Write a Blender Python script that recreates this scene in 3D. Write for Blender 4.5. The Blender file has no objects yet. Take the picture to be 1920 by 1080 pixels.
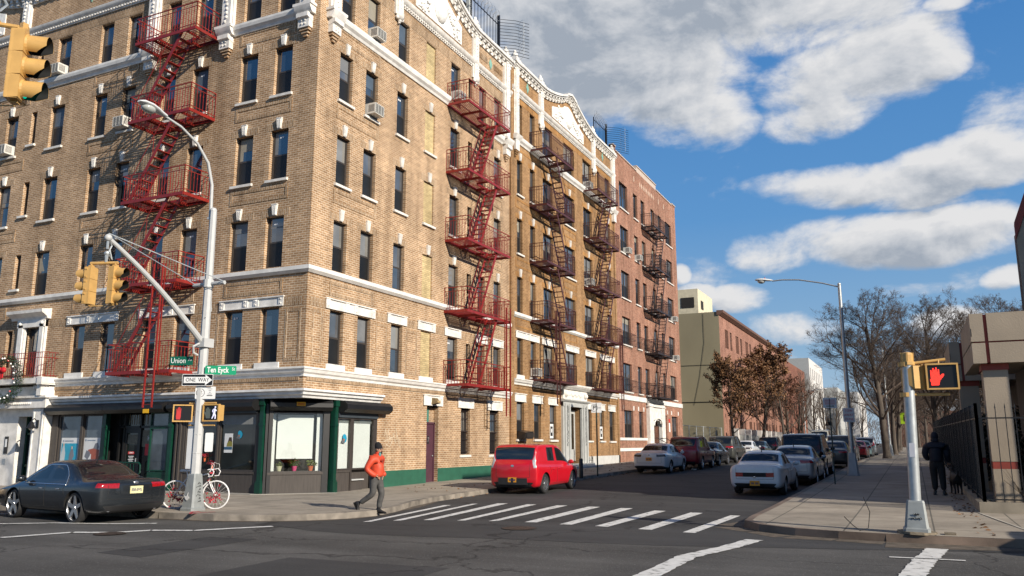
import bpy, bmesh, math, random
from mathutils import Vector, Matrix
R = math.radians
random.seed(7)
SC = bpy.context.scene
COL = SC.collection

# ------------------------------------------------------------------ camera
cam_d = bpy.data.cameras.new('camera')
cam = bpy.data.objects.new('camera', cam_d)
COL.objects.link(cam)
cam_d.sensor_width = 36.0
cam_d.lens = 36.0 * 1540.0 / 1920.0
cam_d.clip_start = 0.1
cam_d.clip_end = 5000
cam.location = (0, 0, 1.75)
cam.rotation_euler = (R(90 + 10.69), 0, R(25.724 - 90))
SC.camera = cam

# ------------------------------------------------------------------ light
SUN_AZ, SUN_EL = R(70.0), R(25.0)          # direction the light travels in plan, and its height
travel = Vector((math.cos(SUN_AZ) * math.cos(SUN_EL), math.sin(SUN_AZ) * math.cos(SUN_EL), -math.sin(SUN_EL)))
sun_d = bpy.data.lights.new('sun', 'SUN')
sun_d.energy = 5.0
sun_d.angle = R(0.53)
sun_d.color = (1.0, 0.90, 0.76)
sun = bpy.data.objects.new('sun', sun_d)
COL.objects.link(sun)
sun.location = (-20, -60, 40)
sun.rotation_euler = travel.to_track_quat('-Z', 'Y').to_euler()

SC.view_settings.view_transform = 'Standard'
SC.view_settings.look = 'None'
SC.view_settings.exposure = 0.38
SC.view_settings.gamma = 1.0
SC.cycles.use_denoising = True
SC.cycles.max_bounces = 6
SC.cycles.diffuse_bounces = 2
SC.cycles.glossy_bounces = 3
SC.cycles.transparent_max_bounces = 8
SC.cycles.caustics_reflective = False
SC.cycles.caustics_refractive = False

# ------------------------------------------------------------------ sky: Nishita with procedural clouds
W = bpy.data.worlds.new('World')
SC.world = W
W.use_nodes = True
nt = W.node_tree
nt.nodes.clear()
N = nt.nodes.new
Lk = nt.links.new
out = N('ShaderNodeOutputWorld')
bg = N('ShaderNodeBackground')
bg.inputs[1].default_value = 0.062
sky = N('ShaderNodeTexSky')
sky.sky_type = 'NISHITA'
sky.sun_disc = False
sky.sun_elevation = SUN_EL
sky.sun_rotation = math.atan2(-math.cos(SUN_AZ), -math.sin(SUN_AZ))
sky.altitude = 100
sky.air_density = 1.0
sky.dust_density = 0.4
sky.ozone_density = 2.5
tc = N('ShaderNodeTexCoord')


def wmath(op, a, b=None, c=None, clamp=False):
  n = N('ShaderNodeMath')
  n.operation = op
  n.use_clamp = clamp
  for i, v in enumerate((a, b, c)):
    if v is None:
      continue
    if isinstance(v, (int, float)):
      n.inputs[i].default_value = v
    else:
      Lk(v, n.inputs[i])
  return n.outputs[0]


# az/el position of a sky point: azimuth from +X towards +Y, both in degrees
sep = N('ShaderNodeSeparateXYZ')
Lk(tc.outputs['Generated'], sep.inputs[0])
az = wmath('MULTIPLY', wmath('ARCTAN2', sep.outputs[1], sep.outputs[0]), 57.2958)
el = wmath('MULTIPLY', wmath('ARCSINE', sep.outputs[2]), 57.2958)
CLOUDS_LIST = [ (18.9, 27.8, 12.9, 6.6, 8, 1.0), (10.9, 31.1, 15.4, 6.2, 0, 1.0), (13.7, 22.7, 6.3, 3.1, 15, 0.8), (23.7, 34.8, 16.3, 6.0, 0, 1), (1.7, 23.6, 7.4, 3.5, -5, 0.62), (3.3, 21.1, 5.0, 2.0, -10, 0.6), (5.6, 27.5, 9.0, 2.9, 0, 0.8), (-3.4, 23.0, 2.1, 1.2, 0, 0.5), (3.6, 16.5, 6.2, 1.7, 5, 0.72), (-2.8, 16.7, 5.8, 2.0, -12, 0.72), (-6.9, 16.6, 3.3, 1.5, -10, 0.7), (1.3, 12.7, 8.0, 2.0, 5, 0.95), (-4.8, 12.8, 5.0, 1.8, 0, 0.8), (7.3, 12.6, 3.7, 1.8, 0, 0.7), (9.9, 9.6, 2.6, 1.1, 0, 0.55), (13.1, 9.7, 2.1, 1.1, 0, 0.5), (6.3, 7.5, 4.3, 1.3, 5, 0.7), (13.9, 11.4, 0.8, 0.8, 0, 0.5), (-5.9, 9.8, 1.6, 0.8, -10, 0.55), (-2.8, 7.3, 3.1, 1.1, 5, 0.55), (-0.0, 9.5, 3.6, 0.6, 0, 0.35), (-4.4, 26.5, 1.8, 0.6, 0, 0.4) ]


def cloud_density(azv, elv, vec_off):
  acc = None
  for a0, e0, ra, re, tilt, amp in CLOUDS_LIST:
    da = wmath('SUBTRACT', azv, a0)
    de = wmath('SUBTRACT', elv, e0)
    c, s = math.cos(R(tilt)), math.sin(R(tilt))
    x = wmath('ADD', wmath('MULTIPLY', da, c / ra), wmath('MULTIPLY', de, s / ra))
    y = wmath('ADD', wmath('MULTIPLY', da, -s / re), wmath('MULTIPLY', de, c / re))
    r2 = wmath('ADD', wmath('MULTIPLY', x, x), wmath('MULTIPLY', y, y))
    b_ = wmath('MULTIPLY', wmath('SUBTRACT', 1.0, r2, clamp=True), amp)
    acc = b_ if acc is None else wmath('MAXIMUM', acc, b_)
  cb = N('ShaderNodeCombineXYZ')
  Lk(wmath('MULTIPLY', azv, 0.055), cb.inputs[0])
  Lk(wmath('MULTIPLY', elv, 0.095), cb.inputs[1])
  nz = N('ShaderNodeTexNoise')
  nz.noise_dimensions = '2D'
  nz.inputs['Scale'].default_value = 1.9
  nz.inputs['Detail'].default_value = 10
  nz.inputs['Roughness'].default_value = 0.6
  nz.inputs['Distortion'].default_value = 0.15
  Lk(cb.outputs[0], nz.inputs['Vector'])
  return wmath('ADD', wmath('POWER', acc, 0.8), wmath('MULTIPLY', wmath('SUBTRACT', nz.outputs['Fac'], 0.5), 2.0))


dens = cloud_density(az, el, 0)
dens_up = cloud_density(wmath('SUBTRACT', az, 0.5), wmath('ADD', el, 0.75), 0)
mask = wmath('MULTIPLY', wmath('SUBTRACT', dens, 0.03), 1.75, clamp=True)
mask = wmath('MULTIPLY', wmath('MULTIPLY', mask, mask), wmath('SUBTRACT', 3.0, wmath('MULTIPLY', mask, 2.0)))
# lit where the cloud thins out towards its top, grey-blue in thick undersides
edge_lit = wmath('MULTIPLY', wmath('SUBTRACT', dens, dens_up), 1.7)
thick = wmath('MULTIPLY', wmath('SUBTRACT', dens, 0.2), 0.85, clamp=True)
bx_ = wmath('MULTIPLY', wmath('SUBTRACT', az, 21.5), 1 / 13.0)
by_ = wmath('MULTIPLY', wmath('SUBTRACT', el, 28.0), 1 / 8.0)
core = wmath('SUBTRACT', 1.0, wmath('ADD', wmath('MULTIPLY', bx_, bx_), wmath('MULTIPLY', by_, by_)), clamp=True)
thick = wmath('ADD', thick, wmath('MULTIPLY', core, 0.26))
thick = wmath('SUBTRACT', thick, edge_lit, clamp=True)
ramp = N('ShaderNodeValToRGB')
ramp.color_ramp.elements[0].position = 0.0
ramp.color_ramp.elements[0].color = (9.6, 9.6, 9.7, 1)
ramp.color_ramp.elements[1].position = 1.0
ramp.color_ramp.elements[1].color = (4.4, 5.0, 5.9, 1)
e = ramp.color_ramp.elements.new(0.5)
e.color = (7.3, 7.6, 8.1, 1)
Lk(thick, ramp.inputs[0])
mixc = N('ShaderNodeMix')
mixc.data_type = 'RGBA'
# clean winter blue laid over the Nishita sky, paler towards the horizon
skr = N('ShaderNodeValToRGB')
els = skr.color_ramp.elements
els[0].position = 0.0
els[0].color = (5.4, 6.9, 8.4, 1)
els[1].position = 1.0
els[1].color = (0.22, 0.75, 2.1, 1)
for p_, c_ in ((0.10, (3.3, 5.6, 8.2, 1)), (0.25, (1.4, 3.9, 7.9, 1)), (0.45, (0.8, 2.9, 7.0, 1)), (0.68, (0.40, 1.4, 3.9, 1))):
  q_ = els.new(p_)
  q_.color = c_
Lk(wmath('MULTIPLY', el, 1 / 60.0, clamp=True), skr.inputs[0])
smx = N('ShaderNodeMix')
smx.data_type = 'RGBA'
smx.inputs[0].default_value = 0.9
Lk(sky.outputs[0], smx.inputs[6])
Lk(skr.outputs[0], smx.inputs[7])
Lk(mask, mixc.inputs[0])
Lk(smx.outputs[2], mixc.inputs[6])
Lk(ramp.outputs[0], mixc.inputs[7])
Lk(mixc.outputs[2], bg.inputs[0])
Lk(bg.outputs[0], out.inputs[0])


# ------------------------------------------------------------------ materials
MATS = {}


def new_mat(name):
  m = bpy.data.materials.new(name)
  m.use_nodes = True
  return m, m.node_tree, m.node_tree.nodes['Principled BSDF']


def mat(name, col, rough=0.6, metal=0.0, var=0.12, scale=3.0, bump=0.0, bscale=40.0, ior=None, coat=0.0, emit=None, estr=0.0, stretch=None, streak=0.0):
  """plain surface with a little uneven colour, and fine bump where asked"""
  if name in MATS:
    return MATS[name]
  m, t, b = new_mat(name)
  n, l = t.nodes.new, t.links.new
  b.inputs['Roughness'].default_value = rough
  b.inputs['Metallic'].default_value = metal
  if ior:
    b.inputs['IOR'].default_value = ior
  if coat:
    b.inputs['Coat Weight'].default_value = coat
    b.inputs['Coat Roughness'].default_value = 0.04
  geo = n('ShaderNodeNewGeometry')
  vec = geo.outputs['Position']
  if stretch:
    mpn = n('ShaderNodeMapping')
    mpn.inputs['Scale'].default_value = stretch
    l(vec, mpn.inputs[0])
    vec = mpn.outputs[0]
  if var:
    nz = n('ShaderNodeTexNoise')
    nz.inputs['Scale'].default_value = scale
    nz.inputs['Detail'].default_value = 5
    l(vec, nz.inputs['Vector'])
    rp = n('ShaderNodeValToRGB')
    rp.color_ramp.elements[0].position = 0.28
    rp.color_ramp.elements[1].position = 0.72
    rp.color_ramp.elements[0].color = tuple(c * (1 - var) for c in col) + (1,)
    rp.color_ramp.elements[1].color = tuple(min(1, c * (1 + var)) for c in col) + (1,)
    l(nz.outputs['Fac'], rp.inputs[0])
    l(rp.outputs[0], b.inputs['Base Color'])
  else:
    b.inputs['Base Color'].default_value = tuple(col) + (1,)
  if bump:
    nb = n('ShaderNodeTexNoise')
    nb.inputs['Scale'].default_value = bscale
    nb.inputs['Detail'].default_value = 4
    l(vec, nb.inputs['Vector'])
    bp = n('ShaderNodeBump')
    bp.inputs['Strength'].default_value = bump
    bp.inputs['Distance'].default_value = 0.01
    l(nb.outputs['Fac'], bp.inputs['Height'])
    l(bp.outputs[0], b.inputs['Normal'])
  if emit:
    b.inputs['Emission Color'].default_value = tuple(emit) + (1,)
    b.inputs['Emission Strength'].default_value = estr
  MATS[name] = m
  return m


def brick(name, c1, c2, mortar, bw=0.225, bh=0.0785, ms=0.0125, vertical=False, cvar=0.34, bstr=0.6, third=None):
  if name in MATS:
    return MATS[name]
  m, t, b = new_mat(name)
  n, l = t.nodes.new, t.links.new
  geo = n('ShaderNodeNewGeometry')
  sp = n('ShaderNodeSeparateXYZ')
  l(geo.outputs['Position'], sp.inputs[0])
  ad = n('ShaderNodeMath')
  ad.operation = 'ADD'
  l(sp.outputs[0], ad.inputs[0])
  l(sp.outputs[1], ad.inputs[1])
  cb = n('ShaderNodeCombineXYZ')
  if vertical:
    l(sp.outputs[2], cb.inputs[0])
    l(ad.outputs[0], cb.inputs[1])
  else:
    l(ad.outputs[0], cb.inputs[0])
    l(sp.outputs[2], cb.inputs[1])
  br = n('ShaderNodeTexBrick')
  br.inputs['Scale'].default_value = 1.0
  br.inputs['Brick Width'].default_value = bw
  br.inputs['Row Height'].default_value = bh
  br.inputs['Mortar Size'].default_value = ms
  br.inputs['Mortar Smooth'].default_value = 0.15
  br.inputs['Bias'].default_value = -0.1
  br.inputs['Color1'].default_value = tuple(c1) + (1,)
  br.inputs['Color2'].default_value = tuple(c2) + (1,)
  br.inputs['Mortar'].default_value = tuple(mortar) + (1,)
  l(cb.outputs[0], br.inputs['Vector'])
  # large soft stains
  nz = n('ShaderNodeTexNoise')
  nz.inputs['Scale'].default_value = 0.55
  nz.inputs['Detail'].default_value = 8
  nz.inputs['Roughness'].default_value = 0.65
  l(geo.outputs['Position'], nz.inputs['Vector'])
  rp = n('ShaderNodeValToRGB')
  rp.color_ramp.elements[0].position = 0.3
  rp.color_ramp.elements[1].position = 0.7
  rp.color_ramp.elements[0].color = (1 - cvar,) * 3 + (1,)
  rp.color_ramp.elements[1].color = (1 + cvar * 0.4,) * 3 + (1,)
  l(nz.outputs['Fac'], rp.inputs[0])
  mx = n('ShaderNodeMix')
  mx.data_type = 'RGBA'
  mx.blend_type = 'MULTIPLY'
  mx.inputs[0].default_value = 1.0
  l(br.outputs['Color'], mx.inputs[6])
  l(rp.outputs[0], mx.inputs[7])
  # per-brick tone
  sc = n('ShaderNodeMapping')
  sc.inputs['Scale'].default_value = (1 / bw, 1 / bh, 1)
  l(cb.outputs[0], sc.inputs[0])
  fl = n('ShaderNodeVectorMath')
  fl.operation = 'FLOOR'
  l(sc.outputs[0], fl.inputs[0])
  wn = n('ShaderNodeTexWhiteNoise')
  l(fl.outputs[0], wn.inputs[0])
  rp2 = n('ShaderNodeValToRGB')
  rp2.color_ramp.elements[0].color = (0.82, 0.80, 0.78, 1)
  rp2.color_ramp.elements[1].color = (1.10, 1.09, 1.08, 1)
  l(wn.outputs['Value'], rp2.inputs[0])
  mx2 = n('ShaderNodeMix')
  mx2.data_type = 'RGBA'
  mx2.blend_type = 'MULTIPLY'
  mx2.inputs[0].default_value = 1.0
  l(mx.outputs[2], mx2.inputs[6])
  l(rp2.outputs[0], mx2.inputs[7])
  # rain streaks and soot
  ms_ = n('ShaderNodeMapping')
  ms_.inputs['Scale'].default_value = (2.2, 2.2, 0.16)
  l(geo.outputs['Position'], ms_.inputs[0])
  ns = n('ShaderNodeTexNoise')
  ns.inputs['Scale'].default_value = 1.0
  ns.inputs['Detail'].default_value = 6
  l(ms_.outputs[0], ns.inputs['Vector'])
  r5 = n('ShaderNodeValToRGB')
  r5.color_ramp.elements[0].position = 0.32
  r5.color_ramp.elements[1].position = 0.56
  r5.color_ramp.elements[0].color = (0.74, 0.72, 0.70, 1)
  r5.color_ramp.elements[1].color = (1, 1, 1, 1)
  l(ns.outputs['Fac'], r5.inputs[0])
  mx3 = n('ShaderNodeMix')
  mx3.data_type = 'RGBA'
  mx3.blend_type = 'MULTIPLY'
  mx3.inputs[0].default_value = 1.0
  l(mx2.outputs[2], mx3.inputs[6])
  l(r5.outputs[0], mx3.inputs[7])
  l(mx3.outputs[2], b.inputs['Base Color'])
  b.inputs['Roughness'].default_value = 0.88
  b.inputs['Specular IOR Level'].default_value = 0.25
  bp = n('ShaderNodeBump')
  bp.inputs['Strength'].default_value = bstr
  bp.inputs['Distance'].default_value = 0.008
  iv = n('ShaderNodeMath')
  iv.operation = 'SUBTRACT'
  iv.inputs[0].default_value = 1.0
  l(br.outputs['Fac'], iv.inputs[1])
  l(iv.outputs[0], bp.inputs['Height'])
  l(bp.outputs[0], b.inputs['Normal'])
  MATS[name] = m
  return m


TAN = brick('tan_brick', (0.455, 0.288, 0.160), (0.325, 0.196, 0.104), (0.64, 0.52, 0.385))
TANV = brick('tan_brick_soldier', (0.40, 0.262, 0.145), (0.29, 0.182, 0.10), (0.56, 0.46, 0.35), vertical=True)
CREAM = brick('cream_brick_infill', (0.66, 0.53, 0.29), (0.58, 0.46, 0.24), (0.42, 0.35, 0.21), bstr=0.35)
OCHRE = brick('ochre_brick', (0.37, 0.208, 0.092), (0.27, 0.145, 0.062), (0.42, 0.29, 0.17))
OCHREV = brick('ochre_brick_soldier', (0.43, 0.215, 0.07), (0.32, 0.15, 0.05), (0.42, 0.27, 0.13), vertical=True)
PINK = brick('pink_brick', (0.36, 0.140, 0.088), (0.25, 0.088, 0.056), (0.46, 0.34, 0.26), bh=0.0762)
FARPINK = brick('far_pink_brick', (0.40, 0.20, 0.145), (0.33, 0.16, 0.12), (0.36, 0.22, 0.17))
FARRED = brick('far_red_brick', (0.24, 0.09, 0.06), (0.19, 0.07, 0.05), (0.28, 0.16, 0.12))
TERRA = mat('white_terracotta', (0.72, 0.70, 0.66), 0.45, var=0.2, scale=3.5, bump=0.15, bscale=12)
TERRA_G = mat('grey_painted_terracotta', (0.42, 0.43, 0.42), 0.5, var=0.1, scale=4, bump=0.2)
RELIEF = mat('relief_terracotta', (0.78, 0.77, 0.74), 0.5, var=0.2, scale=9)
STONE = mat('sill_stone', (0.66, 0.64, 0.60), 0.7, var=0.15, scale=5, bump=0.2)
FRAME = mat('dark_bronze_frame', (0.045, 0.038, 0.034), 0.45, var=0.1)
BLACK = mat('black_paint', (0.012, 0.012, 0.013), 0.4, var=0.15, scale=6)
NEAR_BLACK = mat('dark_recess', (0.02, 0.019, 0.018), 0.9, var=0.2)  # near-black: paints the shade of rooms and openings, also small dark parts
REDIRON = mat('red_painted_iron', (0.225, 0.016, 0.012), 0.42, var=0.22, scale=5)
BRNIRON = mat('oxblood_painted_iron', (0.070, 0.018, 0.016), 0.45, var=0.2, scale=5)
BLKIRON = mat('black_painted_iron', (0.022, 0.015, 0.015), 0.5, var=0.2, scale=5)
GREENP = mat('dark_green_paint', (0.004, 0.040, 0.025), 0.35, var=0.15, scale=6)
GREENB = mat('green_base_paint', (0.020, 0.100, 0.062), 0.6, var=0.15, scale=3, bump=0.2)
MAROON = mat('maroon_door_paint', (0.075, 0.030, 0.045), 0.45, var=0.12, scale=4)
GREYWOOD = mat('grey_brown_panel', (0.055, 0.047, 0.042), 0.7, var=0.2, scale=3, stretch=(8, 8, 0.7))
SHADEW = mat('white_roller_shade', (0.85, 0.86, 0.86), 0.8, var=0.03, scale=2)
GALV = mat('galvanised_steel', (0.46, 0.49, 0.50), 0.42, metal=0.55, var=0.15, scale=7)
SILVERP = mat('silver_grey_paint', (0.27, 0.29, 0.29), 0.5, metal=0.15, var=0.12, scale=7, bump=0.1)
YELLOWS = mat('signal_yellow_paint', (0.54, 0.325, 0.105), 0.42, var=0.1, scale=6)
WHITEP = mat('white_paint', (0.46, 0.47, 0.47), 0.45, var=0.06, scale=6)
CONC = mat('concrete', (0.30, 0.285, 0.255), 0.85, var=0.15, scale=2.5, bump=0.3, bscale=25)
TAR = mat('roof_tar', (0.03, 0.03, 0.03), 0.9)
RUBBER = mat('tyre_rubber', (0.018, 0.018, 0.019), 0.75, var=0.2, scale=20)
CHROME = mat('wheel_alloy', (0.62, 0.63, 0.65), 0.25, metal=0.9, var=0.05)
DKPLAST = mat('black_plastic', (0.018, 0.018, 0.019), 0.55, var=0.1)


def glass_mat(name, col, rough=0.03, ior=1.9, var=0.5, scale=0.9):
  return mat(name, col, rough, var=var, scale=scale, ior=ior)


GLASS_UP = glass_mat('upper_sash_glass', (0.030, 0.045, 0.065), ior=2.3)
GLASS_LO = glass_mat('insect_screen', (0.012, 0.013, 0.014), rough=0.45, ior=1.4)
GLASS_BL = glass_mat('sash_glass_with_blind', (0.20, 0.20, 0.19), rough=0.06, ior=1.8, var=0.3)
GLASS_SHOP = glass_mat('shop_glass', (0.010, 0.014, 0.014), ior=1.7, scale=1.5)
CARGLASS = glass_mat('car_glass', (0.010, 0.013, 0.016), ior=1.75, var=0.3, scale=2)


SPLIT = dict(string_course=.3, painted_base=.3, soldier_course_trim=.25, shop_pier=.3, side_wall=.5, gable_relief=.5, brick_corbel=.5, diamond_tile=.5, roller_shade=.05, sunlit_strip=.5, panel=.1, stall_riser=.3, pillar=.4, doorway_pilaster=.4, carved_drop=1.5, brick_pier=.5, parapet_block=.5, diamond_ornament=1.2, white_sticker=.02, reflector=.2, exhaust=.2, red_strip=.5, curtain=.1, front_wall=.5, portal=.6, coping=.3, corner_curb=.3, stoop_railing=.3, antenna=.3, roof_rack=.2)
# ------------------------------------------------------------------ mesh builder
class MB:
  def __init__(s):
    s.v, s.f, s.m = [], [], []
    s.mi = 0

  def q(s, *pts):
    b = len(s.v)
    s.v += [tuple(p) for p in pts]
    s.f.append(tuple(range(b, b + len(pts))))
    s.m.append(s.mi)

  def hexa(s, p):          # 8 points, bottom ring then top ring
    b = len(s.v)
    s.v += [tuple(x) for x in p]
    for f in ((0, 3, 2, 1), (4, 5, 6, 7), (0, 1, 5, 4), (1, 2, 6, 5), (2, 3, 7, 6), (3, 0, 4, 7)):
      s.f.append(tuple(b + i for i in f))
      s.m.append(s.mi)

  def box(s, x0, x1, y0, y1, z0, z1):
    s.hexa([(x0, y0, z0), (x1, y0, z0), (x1, y1, z0), (x0, y1, z0), (x0, y0, z1), (x1, y0, z1), (x1, y1, z1), (x0, y1, z1)])

  def tube(s, a, b, r0, r1=None, n=6, cap=True):
    a, b = Vector(a), Vector(b)
    r1 = r0 if r1 is None else r1
    d = b - a
    if d.length < 1e-6:
      return
    d.normalize()
    up = Vector((0, 0, 1)) if abs(d.z) < 0.9 else Vector((1, 0, 0))
    u = d.cross(up).normalized()
    w = d.cross(u)
    base = len(s.v)
    for p, r in ((a, r0), (b, r1)):
      for k in range(n):
        t = 2 * math.pi * k / n + math.pi / n
        s.v.append(tuple(p + (u * math.cos(t) + w * math.sin(t)) * r))
    for k in range(n):
      j = (k + 1) % n
      s.f.append((base + k, base + j, base + n + j, base + n + k))
      s.m.append(s.mi)
    if cap:
      s.f.append(tuple(base + k for k in range(n - 1, -1, -1)))
      s.m.append(s.mi)
      s.f.append(tuple(base + n + k for k in range(n)))
      s.m.append(s.mi)

  def path(s, pts, r, n=6):
    """tube along points with shared rings; r number or list"""
    pts = [Vector(p) for p in pts]
    rr = r if isinstance(r, (list, tuple)) else [r] * len(pts)
    base = len(s.v)
    pu = None
    for i, p in enumerate(pts):
      d = (pts[min(i + 1, len(pts) - 1)] - pts[max(i - 1, 0)]).normalized()
      if pu is None:
        up = Vector((0, 0, 1)) if abs(d.z) < 0.9 else Vector((1, 0, 0))
        pu = d.cross(up).normalized()
      u = (pu - d * pu.dot(d)).normalized()
      pu = u
      w = d.cross(u)
      for k in range(n):
        t = 2 * math.pi * k / n
        s.v.append(tuple(p + (u * math.cos(t) + w * math.sin(t)) * rr[i]))
    for i in range(len(pts) - 1):
      for k in range(n):
        j = (k + 1) % n
        o = base + i * n
        s.f.append((o + k, o + j, o + n + j, o + n + k))
        s.m.append(s.mi)
    s.f.append(tuple(base + k for k in range(n - 1, -1, -1)))
    s.m.append(s.mi)
    o = base + (len(pts) - 1) * n
    s.f.append(tuple(o + k for k in range(n)))
    s.m.append(s.mi)

  def lathe(s, prof, n=24, axis='z', c=(0, 0, 0)):
    """prof: (radius, height) list"""
    base = len(s.v)
    for r, h in prof:
      for k in range(n):
        t = 2 * math.pi * k / n
        a, b = r * math.cos(t), r * math.sin(t)
        p = (a, b, h) if axis == 'z' else ((a, h, b) if axis == 'y' else (h, a, b))
        s.v.append((p[0] + c[0], p[1] + c[1], p[2] + c[2]))
    for i in range(len(prof) - 1):
      for k in range(n):
        j = (k + 1) % n
        o = base + i * n
        s.f.append((o + k, o + j, o + n + j, o + n + k))
        s.m.append(s.mi)

  def ball(s, c, r, n=10, m=7, sq=(1, 1, 1)):
    prof = [(max(1e-4, math.sin(math.pi * i / m)), -math.cos(math.pi * i / m)) for i in range(m + 1)]
    b = len(s.v)
    s.lathe(prof, n)
    for i in range(b, len(s.v)):
      x, y, z = s.v[i]
      s.v[i] = (c[0] + x * r * sq[0], c[1] + y * r * sq[1], c[2] + z * r * sq[2])

  def prism(s, poly, axis, a, b):
    """extrude a 2D polygon; axis 'x','y','z' = extrusion axis"""
    def P(u, v, w):
      return {'x': (w, u, v), 'y': (u, w, v), 'z': (u, v, w)}[axis]
    n = len(poly)
    base = len(s.v)
    s.v += [P(u, v, a) for u, v in poly] + [P(u, v, b) for u, v in poly]
    s.f.append(tuple(base + i for i in range(n - 1, -1, -1)))
    s.f.append(tuple(base + n + i for i in range(n)))
    s.m += [s.mi, s.mi]
    for i in range(n):
      j = (i + 1) % n
      s.f.append((base + i, base + j, base + n + j, base + n + i))
      s.m.append(s.mi)

  def xform(s, M, start=0):
    for i in range(start, len(s.v)):
      s.v[i] = tuple(M @ Vector(s.v[i]))

  def mesh(s, name, mats, smooth=False, fix=True):
    me = bpy.data.meshes.new(name)
    me.from_pydata(s.v, [], s.f)
    if not isinstance(mats, (list, tuple)):
      mats = [mats]
    for m in mats:
      me.materials.append(m)
    if len(mats) > 1:
      me.polygons.foreach_set('material_index', s.m)
    if fix:
      bm = bmesh.new()
      bm.from_mesh(me)
      bmesh.ops.recalc_face_normals(bm, faces=bm.faces)
      bm.to_mesh(me)
      bm.free()
    if smooth:
      me.polygons.foreach_set('use_smooth', [True] * len(me.polygons))
      me.set_sharp_from_angle(angle=R(smooth if smooth is not True else 40))
    me.update()
    return me

  def pieces(s, gap):
    """separate clumps of faces, so that each stands as a part of its own"""
    par = list(range(len(s.v)))

    def find(a):
      while par[a] != a:
        par[a] = par[par[a]]
        a = par[a]
      return a
    for f in s.f:
      for a in f[1:]:
        par[find(a)] = find(f[0])
    box = {}
    for i, p in enumerate(s.v):
      r = find(i)
      b = box.setdefault(r, [list(p), list(p)])
      for k in range(3):
        b[0][k] = min(b[0][k], p[k]); b[1][k] = max(b[1][k], p[k])
    groups = [[[r], b] for r, b in box.items()]
    done = False
    while not done:
      done = True
      out = []
      for g in groups:
        for o in out:
          if all(g[1][0][k] - gap <= o[1][1][k] and o[1][0][k] - gap <= g[1][1][k] for k in range(3)):
            o[0] += g[0]
            for k in range(3):
              o[1][0][k] = min(o[1][0][k], g[1][0][k]); o[1][1][k] = max(o[1][1][k], g[1][1][k])
            done = False
            break
        else:
          out.append(g)
      groups = out
    own = {r: i for i, g in enumerate(groups) for r in g[0]}
    res = [MB() for _ in groups]
    maps = [{} for _ in groups]
    for f, m in zip(s.f, s.m):
      i = own[find(f[0])]
      t, mp = res[i], maps[i]
      nf = []
      for a in f:
        if a not in mp:
          mp[a] = len(t.v)
          t.v.append(s.v[a])
        nf.append(mp[a])
      t.f.append(tuple(nf)); t.m.append(m)
    return [t for t in res if t.f]

  def build(s, name, mats, parent=None, smooth=False, fix=True, loc=None):
    if name in SPLIT:
      ps = s.pieces(SPLIT[name])
      if len(ps) > 1:
        return [link(name, p.mesh(name, mats, smooth, fix), parent, loc) for p in ps][0]
    return link(name, s.mesh(name, mats, smooth, fix), parent, loc)


def link(name, me, parent=None, loc=None, rz=0.0):
  o = bpy.data.objects.new(name, me)
  COL.objects.link(o)
  if parent is not None:
    o.parent = parent
  if loc is not None:
    o.location = loc
  if rz:
    o.rotation_euler = (0, 0, rz)
  return o


def tag(o, label=None, cat=None, group=None, kind=None):
  if label:
    o['label'] = label
  if cat:
    o['category'] = cat
  if group:
    o['group'] = group
  if kind:
    o['kind'] = kind
  return o


def thing(name, label, cat, loc=(0, 0, 0), rz=0.0, group=None):
  o = bpy.data.objects.new(name, None)
  COL.objects.link(o)
  o.location = loc
  o.rotation_euler = (0, 0, rz)
  o.empty_display_size = 0.2
  return tag(o, label, cat, group)


def copy_tree(o, parent=None, loc=None, rz=None, label=None, group=None):
  c = o.copy()
  COL.objects.link(c)
  if parent is not None:
    c.parent = parent
  if loc is not None:
    c.location = loc
  if rz is not None:
    c.rotation_euler = (0, 0, rz)
  if label:
    c['label'] = label
  if group:
    c['group'] = group
  for ch in list(o.children):
    copy_tree(ch, c)
  return c


def text_mesh(name, txt, size, material, extrude=0.002, align='CENTER', sx=1.0, bold=0.0):
  cu = bpy.data.curves.new(name, 'FONT')
  cu.body = txt
  cu.size = size
  cu.extrude = extrude
  cu.align_x = align
  cu.align_y = 'CENTER'
  cu.offset = bold
  cu.resolution_u = 3
  ob = bpy.data.objects.new(name, cu)
  COL.objects.link(ob)
  dg = bpy.context.evaluated_depsgraph_get()
  me = bpy.data.meshes.new_from_object(ob.evaluated_get(dg))
  bpy.data.objects.remove(ob)
  for v in me.vertices:
    v.co.x *= sx
  me.materials.clear()
  me.materials.append(material)
  me.name = name
  return me


def put_text(name, txt, size, material, parent, M, sx=1.0, bold=0.0, align='CENTER'):
  """M maps text plane (x right, y up, z out) into the parent's space"""
  me = text_mesh(name, txt, size, material, sx=sx, bold=bold, align=align)
  me.transform(M)
  return link(name, me, parent)


def gz(x):
  """height of the street surface: level at the crossing, then a slight rise"""
  if x < 20:
    return 0.0
  t = min(x, 62) - 22
  return max(0.0, 0.012 * t) if x > 24 else 0.012 * max(0, (x - 20)) ** 2 / 8.0
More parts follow.
